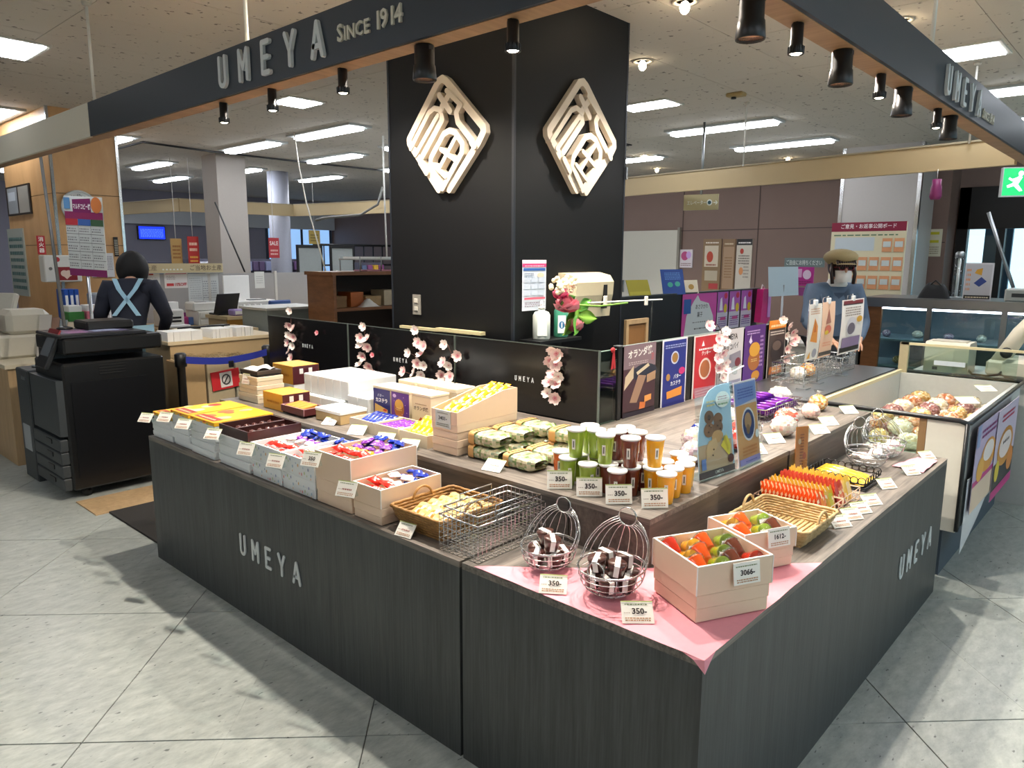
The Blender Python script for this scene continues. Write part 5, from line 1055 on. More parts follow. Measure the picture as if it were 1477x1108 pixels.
def bottle(x, y, z, h, r, m, label, lm=None):
    t = thing('pump_bottle', label, 'bottle', (x, y, z)); MB().lathe([(r*.9, 0), (r, .006), (r, h*.62), (r*.8, h*.7), (r*.35, h*.74), (r*.35, h*.78)], 16).build('bottle', m, t)
    MB().lathe([(r*.4, h*.78), (r*.4, h*.84), (r*.15, h*.85), (r*.15, h*.95)], 10).tube([(0, 0, h*.95), (-r*.5, -r*.4, h*.97), (-r*1.3, -r*1.0, h*.93)], r*.14, 6).build('pump', WHITE, t)
    M = fmx((-r*.72, -r*.72, h*.1), 225); MB().box((0, h*.22, 0), (r*1.1, h*.42, .002), cut('#e4ece8'), M=M).build('label', PRINT, t)
    return t, M
zs = 1.136
bottle(1.44, KY-.07, zs, .2, .045, mat('#cfd8d2', .3, name='frosted_plastic'), 'large frosted pump bottle of sanitizer before the column')
t, M = bottle(1.60, KY-.07, zs, .22, .038, mat('#3f8a72', .3, name='green_plastic'), 'green pump bottle with a blue number one on its label'); print_mesh([('e', .5, .5, .3, .22, '#2a6a9a'), ('t', '1', .5, .48, .4, '#ffffff', .03)], .05, .09, 'print', t, M @ Matrix.Translation((-.025, .0, .001)))
# pale battens lying behind the boards
for k, (a, b) in enumerate((((1.26, 2.05, 1.145), (1.285, 2.62, 1.16)), ((1.25, 1.95, 1.15), (1.285, 2.3, 1.168)))): tag(MB().b2(a, b).build('pale_batten', mat('#b9b089', .6, name='pale_batten')), ('long', 'short')[k]+' pale batten resting between the column and the black boards', 'batten')
# rod with clips and the bouquet
a = Y(848, 437, 1.45); b = Y(955, 432, 1.45)
t = thing('clip_rod', 'thin white rod with two clear clips in front of the column', 'rod', (a+b)/2); MB().tube([a-(a+b)/2, b-(a+b)/2], .004, 6).build('rod', WHITE, t)
MB().tube([(.25, 0, 0), (.25, .02, -.4), (.25, .02, -.65)], .004, 6).build('support', ACRYL, t)
for px in (873, 932): p = Y(px, 434, 1.445); MB().cbox(p-(a+b)/2, (.022, .014, .05), .003).build('clip', mat('#d9d6cc', .3, name='clear_clip'), t)
p0 = Y(818, 440, 1.44); t = thing('bouquet', 'pink peony bouquet with green leaves and a long stem clipped to the rod', 'artificial flower', p0)
def pet(mb, c, r, n, col1, col2, seed):
    rr = random.Random(seed)
    for k in range(n):
        a = rr.uniform(0, 6.28); e = rr.uniform(.1, 1.3); Mx = Matrix.Translation(c) @ Matrix.Rotation(a, 4, 'Z') @ Matrix.Rotation(e, 4, 'X')
        mb.grid(lambda u, v: ((u-.5)*r*1.1*math.sin(math.pi*min(.95, .15+.75*v)), r*v, r*.35*v*v), 4, 4, col=(lambda u, v: cut(col1) if v > .5 else cut(col2)), M=Mx)
pp = MB(); pet(pp, (.0, 0, -.035), .075, 26, '#f2a0ae', '#d85a78', 4); pet(pp, (-.05, 0, .03), .05, 18, '#e86a90', '#d04a78', 5); pet(pp, (.06, 0, -.13), .06, 18, '#f0a8b4', '#e07a90', 6); pp.build('petals', PRINT, t)
wf = MB()
for k in range(40): wf.ell((rj.uniform(-.1, .03), rj.uniform(-.03, .03), rj.uniform(.06, .13)), (.012, .012, .012), 6, 4, cut('#f2e8c8'))
wf.build('cream_florets', PRINT, t)
for k in range(8):
    Mx = Matrix.Translation((.06+.03*rj.random(), 0, rj.uniform(-.08, .06))) @ Matrix.Rotation(rj.uniform(0, 6.28), 4, 'Y') @ Matrix.Rotation(rj.uniform(-.5, .5), 4, 'X')
    MB().grid(lambda u, v: ((u-.5)*.07*math.sin(math.pi*max(.02, min(.98, v))), .01*math.sin(6*u), .13*v), 4, 6, M=Mx).build('leaf', mat('#4f8a2a' if k % 2 else '#7aa83a', .5, name='leaf_green'), t)
e = Y(905, 437, 1.44)-p0; MB().tube([(.03, 0, 0), e*.5+Vector((0, 0, -.012)), e], .005, 6).build('stem', mat('#6f9a3a', .5, name='stem_green'), t)
p = Y(884, 505, 1.18); t = thing('ribbon', 'red ribbon tied to the end of the clip wire beside the boards', 'ribbon', p); MB().ell((0, 0, .0), (.016, .008, .012), 8, 6).build('knot', mat('#b8232a', .6, name='red_ribbon'), t)
for s in (-1, 1): MB().add([(0, -.002, 0), (.012, -.002, .002), (.012+s*.01, -.003, -.085), (s*.012-.004, -.003, -.09)], [(0, 1, 2, 3)]).build('tail', mat('#b8232a', .6, name='red_ribbon'), t)
# ================================================================== pastry case beside the side counter
fz = thing('pastry_case', 'chilled open pastry case with white end panel and glass sides', 'display case', (3.27, .325, 0)); ox, oy = 3.27, .325
def loc(a): return (a[0]-ox, a[1]-oy, a[2])
def fb(name, m, *bs):
    mb = MB()
    for a, b in bs: mb.b2(loc(a), loc(b))
    return mb.build(name, m, fz)
fb('base', mat('#4a5560', .5, name='slate_kick_plate'), ((2.54, .03, 0), (4.0, .66, .27)))
fb('well', mat('#c9cdca', .4, name='pale_liner'), ((2.52, .0, .27), (4.02, .67, .58)), ((2.52, .13, .5), (2.53, .67, .60)), ((2.52, .65, .5), (4.02, .67, .79)), ((4.0, 0, .5), (4.02, .65, .79)))
fb('front_wall', mat('#b9bdbb', .4, name='case_front'), ((2.54, -.03, .25), (4.02, -.0, .79)))
pts = [(-.03, .25), (.11, .25), (.135, .27), (.135, .79), (.0, .80), (-.025, .785)]
MB().prism(pts[::-1], 2.495-ox, 2.525-ox, M=Matrix(((0, 0, 1, 0), (1, 0, 0, -oy), (0, 1, 0, 0), (0, 0, 0, 1)))).build('end_panel', mat('#d9d6ca', .4, var=.03, name='ivory_end_panel'), fz)
fb('brown_post', mat('#8d6f4c', .5, name='brown_post'), ((2.495, .137, .3), (2.525, .17, .79)))
fb('end_glass', GLASS, ((2.507, .17, .52), (2.512, .66, .79))); fb('far_glass', GLASS, ((4.03, -.0, .79), (4.035, .66, .98)))
MB().tube([loc(p) for p in ((2.49, .67, .80), (2.49, .0, .80), (2.495, -.03, .79), (2.52, -.04, .79), (4.05, -.04, .80), (4.05, .67, .80))], .012, 8, True).build('rim', mat('#3a3c3e', .3, .5, name='dark_rim'), fz)
MB().tube([loc(p) for p in ((2.49, -.035, .79), (2.49, -.035, .26))], .010, 8).build('corner_strip', mat('#2a2c2e', .3, .4, name='dark_corner'), fz)
fb('far_rim', mat('#d8cfa8', .4, name='brass_rim'), ((4.02, -.03, .98), (4.045, .67, .995)), ((2.52, .645, .79), (4.02, .675, .81)))
fb('far_post', mat('#b3a98a', .4, name='tan_post'), ((4.02, .62, .79), (4.05, .675, .995)))
fb('maker_plate', mat('#cfdde8', .4, name='pale_blue_plate'), ((4.02, .28, .86), (4.027, .46, .89)))
bread = [('#e3c07a', '#f0dca6', '#d0a050'), ('#8a5a58', '#a87874', '#c09a90'), ('#f4ead6', '#e8d6b0', '#fff8e8'), ('#e0a070', '#f0c8a8', '#c87850')]
bn = ('golden', 'plum coloured', 'white', 'peach coloured')
for i in range(7):
    for j in range(4):
        k = (i+2*j) % 4; crumbbag((2.66+.2*i, .1+.145*j), .061, .582, bread[k], bn[k]+' pastry in clear film inside the chilled case', 20+i*4+j, False, bn[k]+' pastries in the chilled case')
for i in range(6):
    for j in range(3):
        k = (i+j+1) % 4; crumbbag((2.76+.2*i, .1725+.145*j), .061, .630, bread[k], bn[k]+' pastry in clear film inside the chilled case', 120+i*3+j, False, bn[k]+' pastries in the chilled case')
for k, (x, y) in enumerate(((3.0, .03), (3.5, .03))): price_card(('nearer', 'farther')[k]+' price card on the front rim of the pastry case', (x, y+.02, .80), 225, 70, .1, .07)
FRP = [('glossy poster of strawberry cream buns sagging from the front of the pastry case', 2.60, .48, .62, .44, [('r', 0, 0, 1, .3, '#d8c0a8'), ('e', .55, .55, .3, .2, '#d8963a'), ('e', .55, .6, .22, .12, '#e8dcd8'), ('r', 0, .3, 1, .06, '#b8287a'), ('e', .25, .45, .14, .14, '#e0a848'), ('b', .2, .82, .6, .12, 2, '#8a3a78'), ('r', 0, .75, .12, .25, '#8fa0c8')], '#b9aac8'), ('glossy poster of round buns on a black plate on the pastry case front', 3.10, .28, .62, .50, [('r', 0, .1, 1, .3, '#26282a'), ('e', .5, .52, .38, .22, '#c98a3a'), ('e', .5, .54, .3, .15, '#e4d4d0'), ('e', .82, .3, .16, .14, '#d8863a'), ('r', 0, 0, 1, .1, '#b82478'), ('e', .18, .3, .1, .12, '#d8c03a'), ('b', .2, .84, .6, .1, 2, '#c03a5a')]+[('e', .38+.08*k, .58, .02, .02, '#2a1a1a') for k in range(4)], '#c8bcd0')]
for l, x, z, w, h, it, bgc in FRP:
    sheet('hanging_poster', l, 'poster', fmx((x, -.062-.006*(x > 3), .76-h), 270), w, h, bgc, it, .002, origin='ll')
t = thing('hanging_poster', 'plain curling white sheet hanging below the bun posters on the pastry case', 'poster', (2.85, -.043, .12)); MB().grid(lambda u, v: (-.28+.75*u, -.003-.012*math.sin(3*u), .0+.38*v+.30*u*(1-v)), 10, 6).build('sheet', mat('#d3d6da', .25, var=.03, name='glossy_white_sheet'), t)
MB().tube([(-.28+.75*u/8, -.003-.012*math.sin(3*u/8), .38) for u in range(9)], .002, 4).build('tape_edge', WHITE, t)
# steel bench behind the case
t = thing('steel_bench', 'brushed steel work bench behind the pastry case', 'bench', (3.5, .95, 0)); MB().b2((-1.02, -.24, .76), (.6, .235, .80)).build('top', STEEL, t); MB().b2((-1.0, -.22, .1), (.58, .225, .76)).build('cabinet', STEEL, t)
for x in (-.95, .5): MB().b2((x, -.2, 0), (x+.04, -.16, .1)).build('leg', STEEL, t)
wirebox('wire_basket', 'wide silver wire basket on the steel bench before the clerk', (3.25, 1.02), .55, .2, .12, U, 0, CHROME, .03, .0016)
wirebox('wire_basket', 'smaller silver wire basket beside the hanging cards on the steel bench', (3.75, 1.02), .3, .2, .10, U, 0, CHROME, .03, .0016)
crumbbag((3.3, 1.02), .06, U+.004, OR, 'golden snack bag in the wide wire basket on the steel bench', 60, False); crumbbag((3.14, 1.02), .055, U+.004, WT, 'white snack bag in the wide wire basket on the steel bench', 61, False)
def hang(label, xl, xr, yt, yb, y, bgc, items, lean=0):
    a = Y(xl, yb, y); b = Y(xr, yb, y); c = Y(xl, yt, y); w = b.x-a.x; h = c.z-a.z; t = thing('hanging_card', label, 'card', (a.x+w/2, y, U)); o = Vector((-w/2, 0, a.z-U)); M = fmx(o, 270, 0, lean)
    def bend(u, v): return .012*math.sin(2.5*v)
    mb = MB(); mb.grid(lambda u, v: (u*w, v*h, bend(u, v)-.0012), 2, 10, col=cut(bgc), M=M); mb.build('card', PRINT, t); print_mesh(items, w, h, 'print', t, M, z=.0006, bend=bend)
    MB().tube([(0, .03, 0), (0, .03, h+a.z-U+.02), (0, .0, h+a.z-U+.03), (0, .0, h+a.z-U)], .003, 6).build('wire_stand', CHROME, t); MB().box((0, .03, .003), (.08, .06, .006)).build('foot', STEEL, t); MB().cbox((0, -.004, h+a.z-U+.005), (.04, .016, .035), .003).build('clip', mat('#dfe3e4', .2, name='clear_clip_b'), t)
hang('tall white card with an orange picture clipped on a wire stand', 1160, 1178, 440, 522, .84, '#e9e4dc', [('p', [(.2, .35), (.75, .3), (.7, .6), (.45, .75)], '#e0923a'), ('p', [(.4, .5), (.6, .5), (.5, .72)], '#c86a1c'), ('e', .65, .12, .18, .08, '#9a9aa8'), ('p', [(.1, .04), (.35, .04), (.3, .16)], '#e8a83a'), ('b', .1, .82, .7, .12, 3, '#c9a080')])
hang('tall peach card overlapping the white card on the wire stand', 1179, 1197, 437, 517, .855, '#f0c6a8', [('p', [(.3, .6), (.7, .62), (.5, .88)], '#a86a58'), ('e', .5, .5, .25, .08, '#d8705a'), ('e', .4, .45, .15, .04, '#e0c040'), ('r', 0, .03, 1, .07, '#4a4440'), ('b', .2, .2, .6, .1, 2, '#e8a080')])
hang('black card with a white oval picture clipped on a wire stand', 1207, 1238, 434, 513, .85, '#efe9e4', [('r', .06, .03, .88, .94, '#3a302c'), ('r', .06, .92, .88, .06, '#7a1a24'), ('b', .15, .7, .7, .18, 4, '#9a8a80'), ('e', .45, .5, .22, .18, '#d8d4d8'), ('e', .45, .46, .17, .11, '#6a6070'), ('e', .8, .62, .13, .06, '#e0a82c'), ('r', .1, .12, .8, .18, '#8f7aa0'), ('r', .1, .05, .8, .05, '#1a1614')])
# till
p = Vector((4.35, .2, 0)); t = thing('till_cabinet', 'pale grey till cabinet at the end of the pastry case', 'cabinet', p); MB().b2((-.27, -.32, 0), (.3, .4, .78)).build('body', mat('#b9b9b6', .5, name='till_grey'), t); MB().b2((-.28, -.33, .78), (.31, .41, .80)).build('top', mat('#a5a7a8', .4, name='till_top'), t)
t = thing('receipt_printer', 'putty coloured receipt printer box on the till cabinet', 'printer', (4.22, .41, U)); MB().prism([(-.12, 0), (.12, 0), (.12, .17), (.09, .205), (-.10, .205), (-.12, .19)], -.13, .13, M=Matrix(((1, 0, 0, 0), (0, 0, 1, 0), (0, 1, 0, 0), (0, 0, 0, 1)))).build('case', GREYPL, t); MB().box((-.121, .06, .03), (.004, .03, .02)).build('socket', BLACKPL, t); MB().box((0, 0, .208), (.14, .2, .006)).build('paper_cover', mat('#b5b0a0', .4, name='putty_dark'), t)
t = thing('till_screen', 'putty coloured till with tilted lit touch screen on a leaning arm', 'till', (4.3, -.06, U)); MB().cbox((.0, .0, .06), (.34, .32, .12), .02).build('base', GREYPL, t)
MB().tube([(-.02, .2, .08), (.0, .1, .28), (.03, .0, .42)], .05, 10).build('arm', GREYPL, t); MB().cbox((-.02, .2, .05), (.13, .12, .10), .015).build('arm_foot', GREYPL, t); M = fmx((.02, -.09, .40), 250, 18); MB().cbox((0, 0, 0), (.30, .32, .035), .01, M=M).build('monitor', GREYPL, t); MB().box((0, 0, .0185), (.26, .26, .002), cut('#b9d4ea'), M=M).build('screen', SCREEN, t)
MB().lathe([(.03, 0), (.035, .01), (.035, .02), (.015, .022)], 16, M=Matrix.Translation((-.16, .14, .16)) @ Matrix.Rotation(-1.3, 4, 'Y')).build('speaker_dial', BLACKPL, t)
cable('black cable looping between the printer and the till', [(4.15, .285, U+.03), (4.11, .25, U+.009), (4.10, .17, U+.009), (4.12, .11, U+.02), (4.16, .095, U+.04)], .008)
# ================================================================== people
def skin(J, Ed, sub=2):
    me = bpy.data.meshes.new('s'); names = list(J); me.from_pydata([J[n][0] for n in names], [], [])
    me.edges.add(len(Ed)); me.edges.foreach_set('vertices', [names.index(x) for e in Ed for x in e]); me.update()
    o = bpy.data.objects.new('s', me); COL.objects.link(o); m = o.modifiers.new('k', 'SKIN'); m.use_smooth_shade = True
    for i, n in enumerate(names):
        r = J[n][1]; me.skin_vertices[0].data[i].radius = r if isinstance(r, tuple) else (r, r); me.skin_vertices[0].data[i].use_root = (i == 0)
    s = o.modifiers.new('u', 'SUBSURF'); s.levels = sub; s.render_levels = sub
    dg = bpy.context.evaluated_depsgraph_get(); dg.update(); e = bpy.data.meshes.new_from_object(o.evaluated_get(dg))
    g = ([tuple(v.co) for v in e.vertices], [tuple(p.vertices) for p in e.polygons]); bpy.data.objects.remove(o); bpy.data.meshes.remove(me); bpy.data.meshes.remove(e); return g
SKINM = mat('#c99a7e', .5, var=.05, scale=30, name='skin'); HAIR = mat('#0d0a0a', .75, var=.2, scale=80, name='dark_hair')
def person(label, loc, face, scale, J, shirt, trousers, shirtm, trm, head, hairf, wears, hands):
    t = thing('person', label, 'person', loc, math.radians(face)); t.scale = (scale,)*3
    E0 = [('pelvis', 'waist'), ('waist', 'chest'), ('chest', 'neck'), ('neck', 'jaw'), ('jaw', 'crown')]
    for s in 'LR': E0 += [('chest', 'sh'+s), ('sh'+s, 'el'+s), ('el'+s, 'wr'+s), ('wr'+s, 'ha'+s), ('pelvis', 'hip'+s), ('hip'+s, 'kn'+s), ('kn'+s, 'an'+s), ('an'+s, 'to'+s)]
    JJ = dict(J)
    for s in 'LR':          # palm, four fingers and a thumb
        w, h = Vector(J['wr'+s][0]), Vector(J['ha'+s][0]); d = (h-w).normalized(); side = d.cross(Vector((0, 0, 1))).normalized(); up = side.cross(d)
        for k in range(4):
            o = side*(.03-.02*k); L = (.068, .078, .072, .056)[k]; a = 'f%d%s' % (k, s)
            JJ[a+'a'] = (tuple(h+o*.9+d*.02), .009); JJ[a+'b'] = (tuple(h+o*1.1+d*(.02+L*.5)-up*.008), .0085); JJ[a+'c'] = (tuple(h+o*1.1+d*(.02+L*.85)-up*.03), .0075); E0 += [('ha'+s, a+'a'), (a+'a', a+'b'), (a+'b', a+'c')]
        q = 1 if s == 'L' else -1; JJ['t1'+s] = (tuple(w+d*.03+side*.035*-q*-1), .010); JJ['t2'+s] = (tuple(w+d*.075+side*.06-up*.01), .008); E0 += [('wr'+s, 't1'+s), ('t1'+s, 't2'+s)]
    for n in ('chest', 'waist', 'pelvis', 'shL', 'shR', 'elL', 'elR'): q = J[n][1]; JJ[n] = (J[n][0], tuple(z*.8 for z in q) if isinstance(q, tuple) else q*.8)
    v, f = skin(JJ, E0); MB().add(v, f, smooth=True).build('body', SKINM, t)
    def grow(ns, ex, extra={}): 
        K = {n: (J[n][0], tuple(q+ex for q in J[n][1]) if isinstance(J[n][1], tuple) else J[n][1]+ex) for n in ns}; K.update(extra); return K
    ns = ['chest', 'waist', 'pelvis', 'neck', 'shL', 'shR', 'elL', 'elR', 'wrL', 'wrR']; v, f = skin(grow(ns, .012), [('waist', 'pelvis'), ('waist', 'chest'), ('chest', 'neck'), ('chest', 'shL'), ('chest', 'shR'), ('shL', 'elL'), ('shR', 'elR'), ('elL', 'wrL'), ('elR', 'wrR')]); sm_ = MB().add(v, f, smooth=True)
    for s in 'LR': c_, h_, e_ = (Vector(J[n][0]) for n in ('chest', 'sh'+s, 'el'+s)); sm_.tube([c_.lerp(h_, .35), c_.lerp(h_, .75), h_, h_.lerp(e_, .25), h_.lerp(e_, .7), e_], [.095, .09, .08, .07, .058, .052], 12)
    sm_.build('shirt', shirtm, t)
    ns = ['pelvis', 'hipL', 'hipR', 'knL', 'knR', 'anL', 'anR']; v, f = skin(grow(ns, .012), [('pelvis', 'hipL'), ('pelvis', 'hipR'), ('hipL', 'knL'), ('hipR', 'knR'), ('knL', 'anL'), ('knR', 'anR')]); MB().add(v, f, smooth=True).build('trousers', trm, t)
    for s in 'LR': p = Vector(J['to'+s][0]); MB().ell((p.x-.05, p.y, .04), (.12, .045, .04), 12, 8).build('shoe', BLACKPL, t)
    hairf(t); wears(t); return t
def base_pose(lean=0.0, hd=0.0):
    c, s = math.cos(lean), math.sin(lean)
    def L(x, y, z): return (x*c+(z-.95)*s, y, .95+(z-.95)*c-x*s)
    J = {'pelvis': ((0, 0, .93), (.12, .15)), 'waist': (L(0, 0, 1.06), (.10, .135)), 'chest': (L(.0, 0, 1.27), (.10, .155)), 'neck': (L(.0, 0, 1.43), .05), 'jaw': (L(.03+hd*.5, 0, 1.49), (.07, .066)), 'crown': (L(.035+hd, 0, 1.585), (.088, .08)),
         'hipL': ((0, .09, .86), .085), 'hipR': ((0, -.09, .86), .085), 'knL': ((.01, .1, .48), .058), 'knR': ((.01, -.1, .48), .058), 'anL': ((-.01, .1, .09), .04), 'anR': ((-.01, -.1, .09), .04), 'toL': ((.13, .11, .035), .032), 'toR': ((.13, -.11, .035), .032)}
    return J, L
# clerk
J, L = base_pose(.10, .03)
J.update({'shL': (L(0, .17, 1.36), .062), 'shR': (L(0, -.17, 1.36), .062), 'elL': (L(.08, .24, 1.1), .046), 'elR': (L(.08, -.24, 1.1), .046), 'wrL': (L(.28, .12, 1.0), .03), 'wrR': (L(.28, -.12, 1.0), .03), 'haL': (L(.34, .09, .98), (.03, .016)), 'haR': (L(.34, -.09, .98), (.03, .016))})
hc = Vector(L(.06, 0, 1.56))
def hair1(t):
    MB().ell(hc+Vector((-.015, 0, .015)), (.105, .098, .11), 16, 10, f=lambda d: .93 if d.x > .55 and d.z < .3 else 1).build('hair', mat('#2a1712', .4, var=.2, scale=80, name='brown_hair'), t)
    mb = MB()
    for k in range(9): y = -.07+.0175*k; mb.tube([hc+Vector((.085, y, .06)), hc+Vector((.102-.3*y*y*8*.3, y*1.02, .03)), hc+Vector((.1-.3*y*y*8*.3, y, .008))], .011, 5)
    for s in (-1, 1): mb.tube([hc+Vector((.03, s*.088, .04)), hc+Vector((.05, s*.095, -.05)), hc+Vector((.055, s*.085, -.13))], .014, 6)
    mb.build('fringe', mat('#2a1712', .4, var=.2, scale=80, name='brown_hair'), t)
def wear1(t):
    CAP = mat('#9c8a62', .8, var=.08, scale=90, bump=.2, name='khaki_cloth')
    MB().ell(hc+Vector((-.02, 0, .085)), (.14, .135, .07), 20, 10).build('cap', CAP, t); MB().lathe([(.103, -.02), (.106, .0), (.104, .02)], 20, hc+Vector((-.01, 0, .05))).build('cap_band', CAP, t)
    MB().grid(lambda u, v: tuple(hc+Vector((.07+.075*v*math.sin(math.pi*(.15+.7*u)), (u-.5)*.17, .05-.022*v))), 10, 4).build('peak', CAP, t)
    MB().grid(lambda u, v: tuple(hc+Vector((.094-.12*(u-.5)**2*1.6+.012*math.sin(math.pi*v), (u-.5)*.135, -.115+.095*v))), 10, 6).build('face_mask', mat('#d8d4d0', .7, name='mask_grey'), t)
    mb = MB()
    for s in (-1, 1): mb.ring(hc+Vector((.104, s*.034, .0)), .026, .0028, 16, 5, axis='X', ry=.019); mb.tube([hc+Vector((.1, s*.06, .005)), hc+Vector((.0, s*.092, .005))], .0025, 5)
    mb.tube([hc+Vector((.106, -.009, .002)), hc+Vector((.106, .009, .002))], .0025, 5); mb.build('glasses', mat('#8a2430', .3, name='red_frame'), t)
    for s in (-1, 1): MB().ell(hc+Vector((.088, s*.034, .0)), (.008, .012, .007), 8, 6).build('eye', BLACKPL, t); MB().ell(hc+Vector((.02, s*.09, -.01)), (.02, .008, .03), 8, 6).build('ear', SKINM, t)
    MB().ell(hc+Vector((.10, 0, -.02)), (.014, .011, .02), 8, 6).build('nose', SKINM, t)
    MB().lathe([(.075, 0), (.085, .02), (.07, .06)], 18, L(.02, 0, 1.4)).build('white_collar', mat('#d9d7d2', .7, name='white_cloth'), t)
    M = fmx(L(.135, 0, 1.0), 0, 6); MB().grid(lambda u, v: ((u-.5)*(.3-.08*v), v*.36, .02*math.sin(math.pi*u)), 8, 6, M=M).build('apron', mat('#3a4a60', .8, name='denim_apron'), t)
pc = R(1203, 400, 5.9); person('clerk in khaki cap, glasses, face mask and slate blue uniform behind the steel bench', (pc.x, pc.y, 0), 222, .955, J, 0, 0, mat('#55677e', .8, var=.06, scale=60, name='slate_cloth'), mat('#23262c', .8, name='dark_cloth'), hc, hair1, wear1, 0)
# woman at the office desk, seen from behind
J, L2 = base_pose(.38, .05)
J.update({'shL': (L2(0, .165, 1.36), .06), 'shR': (L2(0, -.165, 1.36), .06), 'elL': (L2(.02, .24, 1.1), .045), 'elR': (L2(.06, -.27, 1.12), .046), 'wrL': (L2(.26, .15, 1.04), .03), 'wrR': (L2(.28, -.19, 1.05), .03), 'haL': (L2(.32, .12, 1.02), (.03, .016)), 'haR': (L2(.34, -.16, 1.03), (.03, .016))})
hc2 = Vector(L2(.07, 0, 1.56))
def hair2(t):
    MB().ell(hc2+Vector((-.02, 0, -.005)), (.135, .125, .15), 20, 12, f=lambda d: (.8 if d.x > .5 and d.z < .2 else 1)*(1+.02*math.sin(14*math.atan2(d.y, d.x)))).build('hair', HAIR, t)
def wear2(t):
    LB_ = mat('#9cc4d8', .8, var=.05, name='light_blue_cloth')
    for s in (-1, 1):
        P = [L2(-.115, s*.10, 1.40), L2(-.135, s*.06, 1.3), L2(-.14, -s*.02, 1.18), L2(-.145, -s*.09, 1.07)]; mb = MB()
        for a, b in zip(P[:-1], P[1:]): a, b = Vector(a), Vector(b); mb.add([a+Vector((0, -.018, 0)), a+Vector((0, .018, 0)), b+Vector((0, .018, 0)), b+Vector((0, -.018, 0)), a+Vector((.012, -.018, 0)), a+Vector((.012, .018, 0)), b+Vector((.012, .018, 0)), b+Vector((.012, -.018, 0))], [(0, 1, 2, 3), (0, 4, 5, 1), (1, 5, 6, 2), (2, 6, 7, 3), (3, 7, 4, 0)])
        mb.build('apron_strap', LB_, t)
    MB().grid(lambda u, v: (.165*math.cos(math.pi*(.5+u))-.01, .185*math.sin(math.pi*(.5+u))*-1, .62+.42*v), 14, 5).build('apron_skirt', LB_, t)
    for s in (-1, 1): MB().ell(hc2+Vector((.02, s*.112, -.03)), (.02, .008, .03), 8, 6).build('ear', SKINM, t); MB().ell(hc2+Vector((.098, s*.034, .0)), (.008, .012, .007), 8, 6).build('eye', BLACKPL, t)
    MB().ell(hc2+Vector((.105, 0, -.03)), (.014, .011, .02), 8, 6).build('nose', SKINM, t)
pw = R(190, 400, 6.0); person('dark haired woman in navy top and light blue apron, bending over the office desk', (pw.x-.12, pw.y-.2, 0), 58, .97, J, 0, 0, mat('#181c2c', .8, var=.06, name='navy_cloth'), mat('#1c1e26', .8, name='dark_cloth'), hc2, hair2, wear2, 0)
# ================================================================== background beyond the side counter
PY = 2.2; zt = 1.27
t = thing('black_partition', 'low black partition carrying pink posters behind the poster board', 'partition', (3.95, PY, 0)); MB().b2((-1.55, 0, 0), (1.2, .03, zt)).build('panel', mat('#121214', .4, name='matt_black'), t); MB().b2((-1.56, -.01, zt), (1.21, .04, zt+.012)).build('top_rail', DKGREY, t)
def pp(label, xl, xr, yt, yb, items, bgc, y=PY-.006, border=None, name='wall_poster', group=None): return wp(label, xl, xr, yt, yb, items, bgc, border, y, group, name)
pp('large pink poster with a white mountain shape and black lettering on the black partition', 982, 1031, 424, 490, [('p', [(.06, 0), (.95, 0), (.9, .45), (.75, .75), (.5, .82), (.42, .95), (.3, .8), (.12, .5)], '#c9cfd0'), ('r', .04, .55, .2, .32, '#2a5aa0'), ('t', 'あさひかわ', .55, .68, .12, '#2a2a2c', .01, 0, .45), ('t', '菓子', .5, .5, .13, '#2a2a2c', .01, 0, .3), ('b', .35, .18, .42, .06, 1, '#3a3a3c'), ('b', .3, .33, .45, .04, 1, '#5a5a5c')], '#c04a9a')
for k, (a, b) in enumerate(((1033, 1048), (1050, 1065), (1067, 1082))): pp('small lilac leaflet with yellow and red pictures pinned to the black partition', a, b, 421-k, 476-2*k, [('r', 0, .45, 1, .55, '#a85ab0'), ('p', [(.2, .5), (.5, .5), (.4, .85), (.25, .8)], '#dfe3ea'), ('e', .75, .88, .16, .08, '#c0284a'), ('e', .75, .55, .16, .12, '#d8c02a'), ('b', .1, .08, .8, .28, 5, '#7a5aa0'), ('r', .3, .24, .5, .08, '#c04a8a')], '#c6c3d2', group='lilac leaflets on the black partition')
p = Y(1098, 464, PY-.06); t = thing('hanging_bag', 'bright pink bag hanging beside the lilac leaflets', 'bag', (p.x, p.y, p.z)); MB().prism([(-.09, 0), (.05, -.02), (.12, .02), (.1, .27), (.06, .3), (-.06, .3)], -.03, .03, M=Matrix(((1, 0, 0, 0), (0, 0, -1, 0), (0, 1, 0, 0), (0, 0, 0, 1)))).build('bag', mat('#c82478', .4, var=.1, name='hot_pink_film'), t); MB().box((.07, -.034, .15), (.06, .006, .22)).build('lilac_panel', mat('#c98ad0', .4, name='lilac_film'), t); MB().tube([(-.04, .0, .3), (0, .01, .34), (.04, .0, .3)], .004, 5).build('handle', WHITE, t)
def stand_sheet(label, xl, xr, yt, yb, y, bgc, items, tilt=12):
    a = Y(xl, yb, y); b = Y(xr, yb, y); c = Y(xl, yt, y); return sheet('standing_sheet', label, 'sheet', fmx(a, 262, tilt), b.x-a.x, c.z-a.z, bgc, items, .003, origin='ll')
stand_sheet('dark blue leaflet standing on the black partition', 957, 983, 388, 426, PY+.012, '#1c3f8a', [('b', .15, .6, .7, .3, 5, '#5a86c8'), ('e', .35, .4, .12, .1, '#3a9a8a'), ('e', .68, .42, .12, .1, '#3a9a8a')])
stand_sheet('olive yellow folder standing open beside the dark blue leaflet', 908, 934, 403, 427, PY+.012, '#8a8420', [('r', .05, .05, .9, .2, '#9c962c')], 20)
stand_sheet('small cream card with a gold figure beside the dark blue leaflet', 988, 1004, 404, 424, PY+.012, '#d2c8b4', [('e', .5, .5, .2, .2, '#a8823a')])
